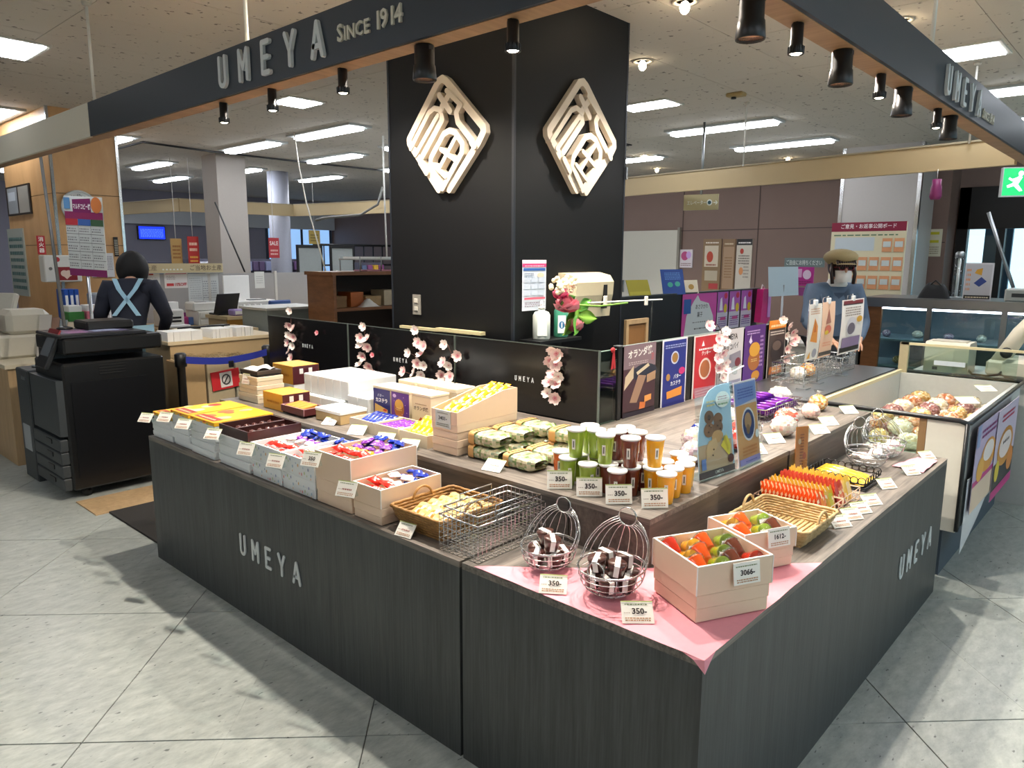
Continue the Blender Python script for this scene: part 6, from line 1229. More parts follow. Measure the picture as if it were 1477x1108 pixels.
t = thing('white_cabinet', 'pale cabinet behind the low black partition', 'cabinet', (4.6, 2.62, 0)); MB().b2((-.6, -.3, 0), (.6, .3, 1.1)).build('body', PALEW, t); MB().b2((-.62, -.32, 1.1), (.62, .32, 1.13)).build('top', mat('#c9c6bd', .5, name='pale_top'), t)
p = R(912, 500, 3.9); t = thing('picture_frame', 'plain wooden picture frame leaning behind the poster board', 'frame', (2.62, 1.95, .72)); 
for a, b in (((-.02, 0, 0), (.25, .02, .03)), ((-.02, 0, .4), (.25, .02, .43)), ((-.02, 0, .03), (.01, .02, .4)), ((.22, 0, .03), (.25, .02, .4))): MB().b2(a, b).build('rail', OAK, t)
MB().b2((.0, .012, .02), (.24, .018, .41)).build('back_panel', mat('#8a6238', .6, name='brown_backing'), t)
t = thing('low_counter', 'dark low counter carrying the leaning wooden frame', 'counter', (2.9, 2.0, 0)); MB().b2((-.5, -.12, 0), (.5, .12, .70)).build('body', BLACKPL, t); MB().b2((-.52, -.14, .70), (.52, .14, .72)).build('top', DKGREY, t)
a = Y(1108, 428, 3.2); stand_sheet('blank pale blue sheet in a stand near the clerk', 1109, 1141, 385, 428, 2.05, '#c3d3dc', [], 5); _o = COL.objects[-1].parent; MB().tube([(0, .012, .1), (0, .012, -_o.location.z+.01)], .01, 6).build('post', STEEL, _o); MB().lathe([(.12, -_o.location.z), (.12, .015-_o.location.z), (.02, .02-_o.location.z)], 14, (0, .012, 0)).build('foot', STEEL, _o)
# white sanitary door and wall signs on the brown wall
a, b = X(980, 332, WXR), X(905, 332, WXR); d = struct('door_2', MB().b2((WXR-.05, a.y, 0), (WXR, b.y+.5, a.z)), mat('#c4c0b2', .5, var=.02, name='ivory_door')); MB().b2((WXR-.06, a.y-.04, 0), (WXR, a.y, a.z+.04)).build('frame_edge', mat('#8a8478', .5, name='door_frame'), d); MB().cyl((WXR-.06, a.y+.08, 1.0), (WXR-.1, a.y+.08, 1.0), .025, 10).build('handle', STEEL, d)
def wx(label, xl, xr, yt, yb, items, bgc, x=WXR-.02, name='wall_sign', cat='sign', border=None, th=.02):
    a = X(xl, yb, x); b = X(xr, yb, x); c = X(xl, yt, x); return sheet(name, label, cat, fmx((x, a.y, a.z), 180), a.y-b.y, c.z-a.z, bgc, items, th, None, border, origin='ll')
wx('tall tan sign with a red seal on the brown wall', 1011, 1037, 345, 424, [('r', .1, .5, .75, .38, '#cfc2aa'), ('e', .4, .68, .18, .1, '#b8442c'), ('b', .2, .52, .55, .06, 1, '#8a3a2a'), ('r', .15, .25, .7, .18, '#b5a890'), ('r', .4, .1, .5, .1, '#a83a3a'), ('b', .15, .92, .7, .05, 1, '#e4dac4')], '#8a7050')
wx('tall tan sign without a seal on the brown wall', 1039, 1057, 345, 424, [('r', .08, .1, .84, .76, '#a98a6c'), ('b', .2, .3, .6, .4, 8, '#8a6a48'), ('b', .15, .9, .7, .05, 1, '#d8c8a8')], '#86694a')
wx('tall pale sign with black heading on the brown wall', 1059, 1081, 345, 424, [('r', 0, .89, 1, .11, '#1a1818'), ('b', .1, .92, .8, .05, 1, '#e8e4dc'), ('e', .35, .78, .12, .05, '#b83a2a'), ('b', .15, .55, .7, .18, 4, '#6a6058'), ('e', .35, .42, .14, .07, '#d8905a'), ('b', .5, .3, .35, .3, 5, '#8a8078')], '#cfc6b6')
wx('small pink and white picture poster on the brown wall', 980, 998, 360, 386, [('e', .4, .65, .3, .25, '#b8487a'), ('e', .7, .7, .2, .2, '#c8a0d8'), ('b', .1, .1, .8, .2, 2, '#8a6a6a')], '#d8cfd2')
# lift direction sign hanging
a = R(988, 305, 7.2); t = thing('direction_sign', 'cream hanging sign pointing to the lift', 'sign', (5.3, 2.91, 2.02)); M = fmx((0, 0, 0), 195) @ Matrix.Translation((-.17, 0, 0)); MB().box((.17, .075, -.01), (.34, .15, .02), cut('#b5aa84'), M=M).build('plate', PRINT, t); print_mesh([('t', 'エレベーター', .38, .45, .3, '#e9f0ec', .01, 0, .55), ('e', .75, .47, .08, .2, '#dfe9e6'), ('e', .75, .47, .05, .12, '#2a5a6a'), ('t', '→', .92, .45, .4, '#e9f0ec', .02, 0, .12)], .34, .15, 'print', t, M); MB().tube([(0, 0, .15), (0, 0, CZ-2.02)], .012, 6).build('hanger', STEEL, t)
# comment board
x0 = 6.5; a = X(1192, 432, x0); b = X(1298, 432, x0); c = X(1192, 322, x0); w, h = a.y-b.y, c.z-a.z
it = [('r', 0, .885, 1, .115, '#8a1a3a'), ('t', 'ご意見・お返事公開ボード', .5, .945, .062, '#f6eef0', .01, 0, .74), ('b', .04, .83, .86, .03, 1, '#5a7a5a'), ('r', .06, .64, .54, .17, '#c3ccd0'), ('e', .62, .04, .03, .03, '#a85a2a'), ('b', .02, .05, .15, .04, 1, '#c8405a'), ('b', .25, .045, .6, .02, 1, '#8a8a78')]
t = sheet('comment_board', 'cream notice board with maroon heading and rows of orange slips', 'board', fmx((x0, a.y, a.z), 180), w, h, '#d8cfae', it, .03, origin='ll')
for i in range(6):
    for j in range(3):
        if j == 2 and i < 4: continue
        u, v = .09+.155*i, .17+.235*j; q = (w/2-(u+.06)*w)
        MB().box((-.004, q, (v+.07)*h), (.006, .125*w, .17*h)).build('orange_slip', mat('#d8986a', .6, name='orange_slip'), t)
        MB().box((-.009, q, (v+.08)*h), (.004, .1*w, .07*h)).build('answer_slip', mat('#c8d0cc', .6, name='grey_slip'), t)
for y in (w/2-.03, -w/2+.03): MB().cyl((.02, y, 0), (.02, y, -a.z), .015, 8).build('leg', STEEL, t)
t = thing('low_desk', 'low pale desk under the hanging racks beside the comment board', 'desk', (5.9, 2.15, 0)); MB().b2((-.3, -.35, .72), (.3, .35, .75)).build('top', PALEW, t); MB().b2((-.28, -.33, 0), (.28, .33, .72)).build('body', PALEW, t)
wx('teal leaflet rack sign with pale lettering near the clerk', 1131, 1188, 372, 385, [('t', 'ご自由にお持ちください', .5, .45, .6, '#dfeae6', .005, 0, .9)], '#6a7c7c', 6.0)
wx('magenta picture leaflets in the rack near the clerk', 1142, 1172, 385, 412, [('r', .1, .45, .35, .45, '#d8a8d0'), ('e', .7, .6, .2, .25, '#e0c8e0'), ('b', .1, .1, .8, .2, 2, '#7a1a5a')], '#b02a88', 5.95)
wx('pink and white cake picture in the rack near the clerk', 1142, 1180, 414, 426, [('e', .7, .4, .25, .4, '#f2ead8'), ('e', .72, .85, .2, .15, '#c02a3a')], '#8a3a7a', 5.95)
# pillar and chrome pole behind the comment board
a = R(1205, 300, 9.3); b = R(1300, 300, 9.3)
t = thing('grey_pillar', 'pale grey square pillar behind the comment board', 'pillar', (8.3, 2.05, 0)); MB().b2((-.35, -.42, 0), (.35, .42, CZ)).build('cladding', mat('#a8a29c', .5, var=.03, name='pale_pillar'), t); MB().b2((-.36, -.44, 0), (-.3, -.40, CZ)).b2((-.36, .40, 0), (-.3, .44, CZ)).build('chrome_corner', CHROME, t)
t = thing('brown_pillar', 'brown panelled pillar beside the glass entrance', 'pillar', (9.0, 1.68, 0)); MB().b2((-.25, -.2, 0), (.19, .22, CZ)).build('cladding', mat('#7a6258', .55, var=.04, name='brown_pillar'), t); MB().b2((-.252, -.19, 1.75), (-.25, .21, 1.76)).build('joint', mat('#3a2c28', .6, name='joint'), t)
wx('cream notice with yellow bands on the brown pillar', 1328, 1356, 331, 370, [('r', .05, .8, .8, .1, '#b8b020'), ('r', .05, .5, .8, .1, '#b8b020'), ('b', .08, .1, .8, .3, 4, '#8a8068')], '#cfc8b0', 8.745, th=.004)
p = Z(1353, 246, ZB); p.z = ZB-.14; t = thing('pink_cone', 'small dark pink cylinder hanging on a thread from the sand fascia', 'hanging ornament', (p.x, p.y, p.z-.06)); MB().lathe([(.03, 0), (.04, .02), (.035, .09), (.03, .1), (.03, .14)], 12).build('body', mat('#7a1f5a', .5, name='plum_plastic'), t); MB().tube([(0, 0, .14), (0, 0, ZB-p.z+.07)], .002, 4).build('thread', WHITE, t)
# exit sign
p = R(1482, 262, 6.6); t = thing('exit_sign', 'lit green exit sign with a white running figure', 'sign', (p.x, p.y, p.z-.13)); M = fmx((0, 0, 0), 205) @ Matrix.Translation((-.2, 0, 0)) @ Matrix.Diagonal((1, 1.3, 1, 1)); MB().box((.2, .1, -.03), (.4, .2, .06), M=M).build('case', mat('#d8dcd8', .4, name='exit_case'), t)
g = [('r', 0.02, 0.04, .96, .92, '#12a35a'), ('e', .36, .78, .05, .09, '#e8f8ee'), ('p', [(.2, .45), (.32, .7), (.4, .66), (.32, .42), (.42, .2), (.36, .17), (.24, .36), (.12, .3), (.1, .38)], '#e8f8ee'), ('p', [(.3, .66), (.2, .6), (.14, .66), (.12, .6), (.2, .52), (.32, .58)], '#e8f8ee'), ('r', .8, .1, .05, .8, '#e8f8ee'), ('r', .8, .84, .16, .06, '#e8f8ee')]
print_mesh(g, .4, .2, 'face', t, M, SCREEN); MB().tube([(0, 0, .26), (0, 0, CZ-p.z+.13)], .01, 6).build('hanger', STEEL, t)
# refrigerated glass show case behind the clerk
SX = 5.45; a = X(1245, 428, SX); b = X(1478, 447, SX); yA, yB, zT = a.y, -.75, a.z; t = thing('glass_showcase', 'long refrigerated glass show case with a steel top behind the till', 'display case', (SX+.3, (yA+yB)/2, 0)); l = yA-yB; y0 = -l/2
MB().b2((-.32, y0, zT-.08), (.35, -y0, zT)).build('steel_top', STEEL, t); MB().b2((-.3, y0, 0), (.32, -y0, .45)).build('base', mat('#5a5048', .5, name='taupe_base'), t); MB().b2((-.26, y0+.03, zT-.1), (-.22, -y0-.16, zT-.08)).build('case_lamp', mat('#e4f0ff', .4, var=0, emit=7, name='case_lamp'), t); MB().b2((.28, y0, .45), (.32, -y0, zT-.08)).build('back', mat('#6f8090', .5, name='case_back'), t)
for k in range(5): yy = y0+l*k/4; MB().b2((-.3, yy-.02 if k else yy, .45), (-.27, yy+.02, zT-.08)).build('frame_post', STEEL, t)
MB().b2((-.3, -y0-.16, .45), (-.26, -y0, zT-.08)).build('wood_post', BROWNW, t)
for k in range(4): MB().b2((-.29, y0+l*k/4+.02, .47), (-.285, y0+l*(k+1)/4-.02, zT-.1)).build('pane', GLASS, t)
for z in (.62, .85): MB().b2((-.24, y0+.02, z), (.28, -y0-.02, z+.015)).build('glass_shelf', mat('#8fa6b4', .2, name='shelf_glass'), t)
for k in range(16):
    z = (.635, .865)[k % 2]; y = y0+.15+(l-.3)*k/15; crumbbag((SX+.2+.1*rj.random(), (yA+yB)/2+y), rj.uniform(.035, .05), z, (('#7a1f34', '#a03a4a', '#5a1a2a'), ('#e8e4da', '#cfc9bc', '#f4f0e6'), ('#c8a86a', '#e0cc98', '#a8884a'), ('#a890b0', '#c8b8cc', '#8a7090'))[k % 4], ('plum', 'white', 'golden', 'lilac')[k % 4]+' wrapped cake inside the glass show case', 70+k, False, ('plum', 'white', 'golden', 'lilac')[k % 4]+' cakes in the show case')
# things on the show case
def on(px, py): return X(px, py, SX+.2)
p = on(1348, 430); t = thing('black_bag', 'heap of black cloth bags on the steel top', 'bag', (p.x, p.y, zT)); MB().grid(lambda u, v: (.1*(v-.5), .22*(.5-u)*(1.2-.4*v), .14*math.sin(math.pi*u)**.6*math.sin(math.pi*v)**.5*(1+.2*math.sin(9*u))), 16, 8).build('cloth', mat('#16181c', .6, var=.2, name='black_cloth'), t); MB().tube([(0, .1, .05), (-.02, .0, .15), (0, -.12, .04)], .008, 5).build('strap', BLACKPL, t)
p = on(1372, 432)+Vector((.16, -.0, 0)); t = thing('glass_tube', 'tall clear tube stand with a steel cap on the show case', 'stand', (p.x, p.y, zT)); MB().lathe([(.035, 0), (.035, .36)], 14).build('tube', ACRYL, t); MB().lathe([(.037, .34), (.037, .38), (.02, .395)], 14).build('cap', STEEL, t); MB().lathe([(.05, 0), (.05, .012), (.02, .014)], 14).build('foot', STEEL, t); MB().cyl((0, 0, .01), (0, 0, .34), .012, 8).build('rod', WHITE, t)
a = on(1387, 434); b = on(1428, 434); c = on(1387, 379); sheet('standing_poster', 'white poster with orange brush lettering and a blue box on the show case', 'poster', fmx((a.x, a.y, zT), 185, 4), a.y-b.y, c.z-zT, '#cfccd0', [('r', .04, .12, .9, .84, '#b9b6ba'), ('b', .08, .25, .14, .65, 5, '#d8822a'), ('p', [(.35, .45), (.55, .35), (.8, .5), (.6, .62)], '#2a3f80'), ('p', [(.35, .72), (.6, .66), (.62, .86), (.42, .82)], '#c9942a'), ('r', .04, .02, .92, .1, '#1c1a1c'), ('b', .1, .05, .8, .05, 1, '#e8d8b8')], .004, origin='ll')
p = on(1462, 430); t = thing('label_printer', 'grey printer on the far end of the show case', 'printer', (p.x, p.y-.1, zT)); MB().cbox((0, 0, .05), (.22, .3, .1), .01).build('body', mat('#b4b7b2', .5, name='printer_grey'), t); MB().box((-.111, 0, .05), (.004, .2, .03)).build('slot', DKGREY, t)
a = on(1420, 305)+Vector((.16, 0, 0)); b = on(1458, 405)+Vector((.16, 0, 0)); t = thing('leaning_pole', 'slanting steel pole against the glass entrance', 'pole', (b.x, b.y, zT+.1)); MB().tube([(0, 0, 0), a-Vector((b.x, b.y, zT+.1))], .014, 8).build('pole', STEEL, t); MB().cyl((0, 0, 0), (0, 0, -.1), .02, 8).build('foot', STEEL, t)
# ================================================================== copier corner
t = thing('copier', 'large black office copier with charcoal paper trays beside the counter end', 'copier', (.3, 4.66, 0)); CP = mat('#0d0e10', .35, var=.06, scale=4, name='copier_black')
MB().cbox((.02, 0, .47), (.62, .56, .82), .012).build('body', CP, t); MB().cbox((.03, 0, .985), (.60, .56, .10), .012).build('scanner', CP, t); MB().cbox((.03, .16, .91), (.58, .24, .08), .006).build('neck', CP, t)
MB().b2((-.33, -.27, .42), (-.29, .27, .775)).build('front_cover', DKGREY, t)
for k in range(4):
    d = MB().cbox((-.315, 0, .105+.085*k), (.05, .54, .08), .006).build('paper_tray', DKGREY, t); MB().box((-.342, -.06, .115+.085*k), (.006, .11, .028)).build('grip', BLACKPL, d)
MB().cbox((-.02, -.02, 1.045), (.52, .5, .025), .008).build('lid', mat('#191b20', .3, name='copier_lid'), t); MB().cbox((.1, .1, 1.085), (.3, .26, .06), .012).build('document_feeder', BLACKPL, t)
M = fmx((-.335, -.07, .86), 180, 25); MB().cbox((0, .1, 0), (.2, .24, .03), .006, M=M).build('control_panel', BLACKPL, t); MB().box((0, .12, .016), (.15, .12, .002), cut('#5a6066'), M=M).build('panel_screen', PRINT, t); MB().box((0, .225, .012), (.2, .03, .01), M=M).build('red_strip', mat('#7a1c24', .4, name='dark_red'), t)
print_mesh([('r', 0, 0, 1, 1, '#4a4460'), ('r', .1, .1, .3, .5, '#8a5a88'), ('r', .5, .2, .4, .6, '#8f98b8'), ('b', .1, .7, .4, .2, 2, '#b84a78')], .4, .3, 'leaflet_print', t, Matrix(((1, 0, 0, -.24), (0, 1, 0, -.2), (0, 0, 1, 1.0585), (0, 0, 0, 1))))
for x in (-.2, .25):
    for y in (-.22, .22): MB().cyl((x, y-.015, .03), (x, y+.015, .03), .03, 10).build('castor', BLACKPL, t)
for k in range(4): MB().box((.0, -.283, .80+.018*k), (.16, .004, .006)).build('vent_slot', mat('#050506', .6, name='vent_dark'), t)
MB().box((-.02, -.283, .45), (.46, .003, .62)).build('side_panel', mat('#101114', .3, name='copier_side'), t)
t = thing('coin_unit', 'narrow charcoal coin unit standing beside the copier trays', 'coin machine', (.12, 5.12, 0)); MB().cbox((0, 0, .39), (.3, .27, .78), .008).build('body', DKGREY, t); MB().box((-.151, 0, .3), (.004, .16, .18), cut('#9aa0a4')).build('label', PRINT, t); MB().box((-.152, -.04, .72), (.006, .08, .02)).build('coin_slot', STEEL, t); MB().lathe([(.03, .78), (.03, .795), (.01, .797)], 12, (-.05, .02, 0)).build('button', STEEL, t)
p = R(132, 400, 5.3); w, h = .30, .56; t = thing('copy_sign', 'white price board for the multi copier with purple heading', 'sign', (.46, 5.15, .0)); M = fmx((0, 0, 1.40), 213, -3, -3) @ Matrix.Translation((-w/2, 0, 0)); MB().box((w/2, h/2, -.004), (w, h, .006), cut('#d4d8d6'), M=M).build('board', PRINT, t)
print_mesh([('r', 0, .0, 1, .09, '#7a1f5c'), ('r', 0, .72, 1, .09, '#8a2458'), ('p', [(.22, .8), (.7, .8), (.7, .98), (.22, .96)], '#7a1f5c'), ('t', 'マルチコピー機', .46, .87, .075, '#f6f0f4', .02, 0, .46), ('r', 0, .64, .33, .08, '#b8323c'), ('r', .335, .64, .33, .08, '#3a62a8'), ('r', .67, .64, .33, .08, '#3a5a3c'), ('e', .85, .9, .14, .1, '#c8743a'), ('r', .0, .84, .16, .14, '#5a8ab8')]+[('r', .33*k, .09, .006, .55, '#5a5a5a') for k in (1, 2)]+[('r', 0, .09+.11*k, 1, .006, '#5a5a5a') for k in range(1, 5)]+[('b', .04+.33*i, .12+.11*j, .24, .06, 2, '#6a6a6e') for i in range(3) for j in range(5)], w, h, 'print', t, M)
MB().tube([(.0, .02, 0), (.0, .02, 1.45)], .012, 8).build('post', STEEL, t); MB().lathe([(.14, 0), (.14, .02), (.02, .03)], 16, (0, .02, 0)).build('foot', DKGREY, t)
a = R(58, 222, 5.35); b = Vector((.18, 4.835, 1.058)); t = thing('flag_pole', 'thin dark pole leaning from the copier up to the cream fascia', 'pole', b); MB().tube([(0, 0, 0), (a-b)*.5, a-b], .012, 6).build('pole', mat('#5a5a58', .5, name='pole_grey'), t); MB().lathe([(.05, 0), (.05, .01), (.015, .02)], 10).build('foot', BLACKPL, t)
# floor board and dark mat by the counter end
tag(MB().b2((.0, 3.98, 0), (1.2, 4.33, .008)).build('floor_board', OAK), 'bare wooden board on the floor between copier and counter', 'board')
tag(MB().b2((.07, 3.11, 0), (1.2, 3.97, .012)).build('floor_mat', mat('#2c2a28', .95, var=.15, scale=200, bump=.4, name='dark_mat')), 'dark ribbed floor mat at the end of the counter', 'mat')
# left service desk with a till
t = thing('service_desk', 'oak service desk behind the coin unit', 'desk', (.15, 6.35, 0)); MB().b2((-.16, -.80, 0), (-.14, 1.2, .73)).build('front_panel', OAK, t); MB().b2((-.14, -.80, 0), (.28, -.78, .73)).build('end_panel', OAK, t); MB().b2((-.18, -.82, .73), (.32, 1.2, .76)).build('top', mat('#c9bfa6', .5, name='desk_top'), t)
p = (.2, 6.15, .76); t = thing('old_till', 'putty coloured till with a tall slanted display on the service desk', 'till', p); MB().cbox((0, 0, .09), (.36, .5, .18), .02).build('drawer', GREYPL, t); MB().cbox((.05, -.1, .27), (.3, .3, .2), .04).build('printer_hood', GREYPL, t); M = fmx((-.08, .18, .2), 205, 20); MB().cbox((0, .14, 0), (.3, .32, .05), .012, M=M).build('display', mat('#cdc9bb', .45, name='light_putty'), t); MB().box((-.15, -.1, .26), (.03, .05, .1)).build('red_box', mat('#8a2430', .5, name='red_pack'), t)
t = thing('magazine_rack', 'leaning rack of leaflets on the service desk beside the till', 'leaflets', (.33, 5.7, .76)); M = fmx((0, 0, 0), 215, 14)
for k in range(4): MB().box((-.09+.06*k, .1712-.01*k+.0026*k, -.01*k), (.1, .34-.02*k, .006), cut(('#b9b4ac', '#8a6a58', '#9aa4a8', '#c8b8a0')[k]), M=M).build('leaflet', PRINT, t)
# ------------------------------------------------------------------ tan column with clock and signs
CX, CY = .80, 6.90
t = thing('tan_column', 'square tan column clad in panels with bright metal corners', 'column', (CX+.28, CY+.4, 0))
for k, (z0, z1) in enumerate(((0, .9), (.906, 1.64), (1.646, 2.1), (2.106, CZ))): MB().b2((-.28, -.4, z0), (.28, 1.1, z1)).build('panel', TANCOL, t)
MB().b2((-.275, -.395, 0), (.275, 1.095, CZ)).build('core', mat('#5a4026', .6, name='column_joint'), t)
for x in (-.28, .28): MB().b2((x-.012, -.412, 0), (x+.012, -.39, CZ)).build('metal_corner', CHROME, t)
def cf(label, xl, xr, yt, yb, items, bgc, name='wall_sign', cat='sign', th=.008, y=None):
    y = y or CY-.014; a = Y(xl, yb, y); b = Y(xr, yb, y); c = Y(xl, yt, y); return sheet(name, label, cat, fmx((a.x, y, a.z), 270), b.x-a.x, c.z-a.z, bgc, items, th, origin='ll')
p = Y(114, 299, CY-.015); t = thing('wall_clock', 'round white wall clock on the tan column', 'clock', (p.x, CY-.02, p.z-.15)); M = fmx((0, 0, .15), 270); MB().lathe([(.001, .012), (.135, .012), (.135, 0), (.001, 0)], 32, M=M).build('face', mat('#d9dcd8', .4, name='clock_face'), t); MB().ring((0, 0, .008), .142, .011, 32, 8, M=M).build('rim', mat('#c4c8c6', .3, name='clock_rim'), t)
print_mesh([('t', str(k if k else 12), .5+.38*math.sin(k*math.pi/6), .5+.38*math.cos(k*math.pi/6), .13, '#3a4a68', .01) for k in range(12)], .27, .27, 'numerals', t, M @ Matrix.Translation((-.135, -.135, .0125)))
hm = MB(); stroke(hm, [(0, 0), (-.05, .04)], .01, .014, .016, M=M); hm.build('hour_hand', BLACKPL, t); hm = MB(); stroke(hm, [(0, 0), (.02, .1)], .007, .016, .018, M=M); hm.build('minute_hand', BLACKPL, t)
cf('red fire extinguisher sign with white characters on the tan column', 55, 67, 340, 367, [('t', '消', .5, .8, .26, '#f4eee8', .02, 0, .8), ('t', '火', .5, .5, .26, '#f4eee8', .02, 0, .8), ('t', '器', .5, .2, .26, '#f4eee8', .02, 0, .8)], '#b8222a')
a = Y(63, 407, CY-.1); b = Y(116, 407, CY-.1); c = Y(63, 368, CY-.1); t = thing('defibrillator_box', 'white defibrillator cabinet with a red heart on the tan column', 'cabinet', ((a.x+b.x)/2, CY-.09, a.z)); w, h = b.x-a.x, c.z-a.z; MB().cbox((0, 0, h/2), (w, .14, h), .008).build('case', mat('#d9d7cf', .4, name='aed_white'), t); M = fmx((-w/2, -.071, 0), 270)
print_mesh([('r', .32, .06, .55, .5, '#8a1c24'), ('e', .52, .32, .1, .12, '#e4c8b8'), ('e', .64, .32, .1, .12, '#e4c8b8'), ('p', [(.44, .28), (.72, .28), (.58, .1)], '#e4c8b8'), ('e', .36, .84, .07, .09, '#b8323a'), ('e', .16, .5, .05, .06, '#6a6a68')], w, h, 'print', t, M)
cf('white notice with pink lines on the tan column', 133, 166, 365, 400, [('b', .04, .3, .3, .6, 9, '#c85a80'), ('b', .4, .3, .55, .6, 9, '#8a8a92'), ('r', .2, 0, .5, .18, '#b5864a')], '#d8d8da', 'wall_notice', 'notice')
cf('narrow dark notice at the edge of the tan column', 166, 172, 342, 370, [('b', .1, .1, .8, .8, 9, '#c9c4b0')], '#1c1a1a', 'wall_notice', 'notice')
# face of the column turned to the copier: framed sheets and list boards
def lf(label, xl, xr, yt, yb, items, bgc, name, cat, th=.02):
    x = CX-.012; a = X(xl, yb, x); b = X(xr, yb, x); c = X(xl, yt, x); return sheet(name, label, cat, fmx((x, a.y, a.z), 180), a.y-b.y, c.z-a.z, bgc, items, th, origin='ll')
lf('double black picture frame on the column side', 12, 46, 270, 312, [('r', .06, .06, .42, .88, '#9aa0a4'), ('r', .53, .06, .42, .88, '#a09c92'), ('r', .1, .5, .3, .3, '#c4ccd4')], '#2a2018', 'picture_frame', 'frame')
lf('long board of small teal pictures on the column side', 20, 42, 330, 425, [('b', .08, .1, .84, .82, 8, '#3a6a68'), ('b', .1, .84, .8, .06, 1, '#6a8a88')], '#a9b0a8', 'list_board', 'board')
t = thing('snack_shelf', 'dark shelf of colourful bags against the wall left of the tan column', 'shelf', (.15, 8.4, 0)); MB().b2((-.35, -.2, 0), (.35, .2, .05)).b2((-.35, .17, .05), (.35, .2, 1.6)).build('frame', DKGREY, t)
for z in (.5, .85, 1.18): MB().b2((-.35, -.2, z), (.35, .17, z+.02)).build('shelf_board', DKGREY, t)
for k in range(8): crumbbag((-.12+.18*(k % 4), 8.32), .08, (.87, 1.2)[k // 4], (('#c8404a', '#e8a040', '#e8d8c8'), ('#7a3a78', '#c8b0c8'), ('#4a5a8a', '#a8b0c8'), ('#c8843a', '#e8d0a0'))[k % 4], ('red and orange', 'violet', 'blue', 'tan')[k % 4]+' snack bag on the dark shelf left of the tan column', 100+k, True, ('red', 'violet', 'blue', 'tan')[k % 4]+' bags on the dark shelf')
t = thing('white_cabinet', 'white wall cupboard seen at the far left behind the column', 'cabinet', (-.3, 9.4, 1.0)); MB().b2((-.4, -.3, 0), (.4, .3, 1.1)).build('body', PALEW, t)
for k in range(2): MB().b2((-.39+.4*k, -.32, .02), (-.01+.4*k, -.3, 1.08)).build('door', mat('#bdbab0', .5, name='cupboard_door'), t)
MB().b2((-.42, -.32, -1.0), (.42, .3, 0)).build('plinth', mat('#8a8478', .6, name='plinth'), t)
# ------------------------------------------------------------------ office counter and barrier
t = thing('office_counter', 'beige office counter with white forms behind the belt barrier', 'counter', (1.35, 4.95, 0)); MB().b2((-.52, -.2, 0), (.34, -.18, .90)).build('front_panel', mat('#b39a72', .55, var=.04, name='beige_board'), t); MB().b2((-.52, -.18, 0), (.34, .25, .90)).build('body', mat('#a9926c', .55, name='beige_body'), t); MB().b2((-.54, -.22, .90), (.36, .27, .925)).build('top', mat('#d4c19c', .45, var=.04, name='pale_wood_top'), t)
for k, (x, w) in enumerate(((.95, .26), (1.24, .16), (1.42, .14))):
    t = thing('form_stack', ('long', 'middle', 'short')[k]+' stack of white forms on the beige office counter', 'paper stack', (x, 4.85, .925)); n = 6
    for q in range(n): MB().box((-w/2+w*(q+.5)/n, rj.uniform(-.006, .006), .035), (w/n-.002, .2, .07)).build('form_pad', WHITE, t)
t = thing('work_desk', 'pale wooden work desk beside the bending woman', 'desk', (1.62, 5.55, 0)); MB().b2((-.38, -.28, .9), (.2, .16, .93)).build('top', mat('#d4c19c', .45, var=.04, name='pale_wood_top'), t)
for x in (-.36, .15):
    for yy in (-.26, .1): MB().b2((x, yy, 0), (x+.04, yy+.04, .9)).build('leg', STEEL, t)
t = thing('black_strap', 'black strap lying on the pale work desk', 'strap', (1.42, 5.5, .93)); MB().tube([(-.2, 0, .012), (-.1, .06, .012), (0, .02, .012), (.12, .07, .012), (.25, .05, .012)], .012, 6).build('strap', BLACKPL, t); MB().cbox((.25, .05, .012), (.05, .03, .02), .004).build('buckle', BLACKPL, t)
y = 4.42
for x, l in ((.76, 'copier'), (1.42, 'black boards')):
    t = thing('barrier_post', 'black belt barrier post beside the '+l, 'barrier post', (x, y, 0)); MB().lathe([(.095, 0), (.095, .015), (.03, .03), (.028, .78), (.04, .785), (.04, .87), (.028, .88)], 16).build('post', BLACKPL, t); MB().lathe([(.095, 0), (.098, .006), (.095, .012)], 20).build('base_ring', DKGREY, t)
t = thing('barrier_belt', 'dark blue barrier belt stretched between the two black posts', 'belt', (1.09, y, .80)); MB().grid(lambda u, v: (-.33+.66*u, -.03-.004*math.sin(9*u), .0+.05*v-.028*math.sin(math.pi*u)+.01*abs(2*u-1)), 20, 2).build('belt', mat('#1c2a8a', .6, name='blue_webbing'), t); MB().cbox((.02, -.035, -.03), (.04, .012, .05), .006).build('clasp', BLACKPL, t)
for k, (x0, x1, h) in enumerate(((.78, .98, .8), (.99, 1.2, .79), (1.21, 1.34, .78))):
    t = thing('carton', ('brown', 'pale brown', 'greyish')[k]+' tall cardboard carton behind the blue barrier belt', 'carton', ((x0+x1)/2, 4.625, 0)); MB().cbox((0, 0, h/2), (x1-x0-.004, .2, h), .004).build('box', mat(('#a88c62', '#a8997c', '#9c9684')[k], .7, name='carton_card'), t); MB().box((0, -.02, h+.002), (x1-x0-.01, .15, .004)).build('flap', mat('#b39a70', .7, name='carton_flap'), t)
    MB().grid(lambda u, v: ((u-.5)*(x1-x0-.01), -.09+.18*v, h+.004+.03*abs(math.sin(5*u+4*v))), 8, 8).build('plastic_bag', FILM, t)
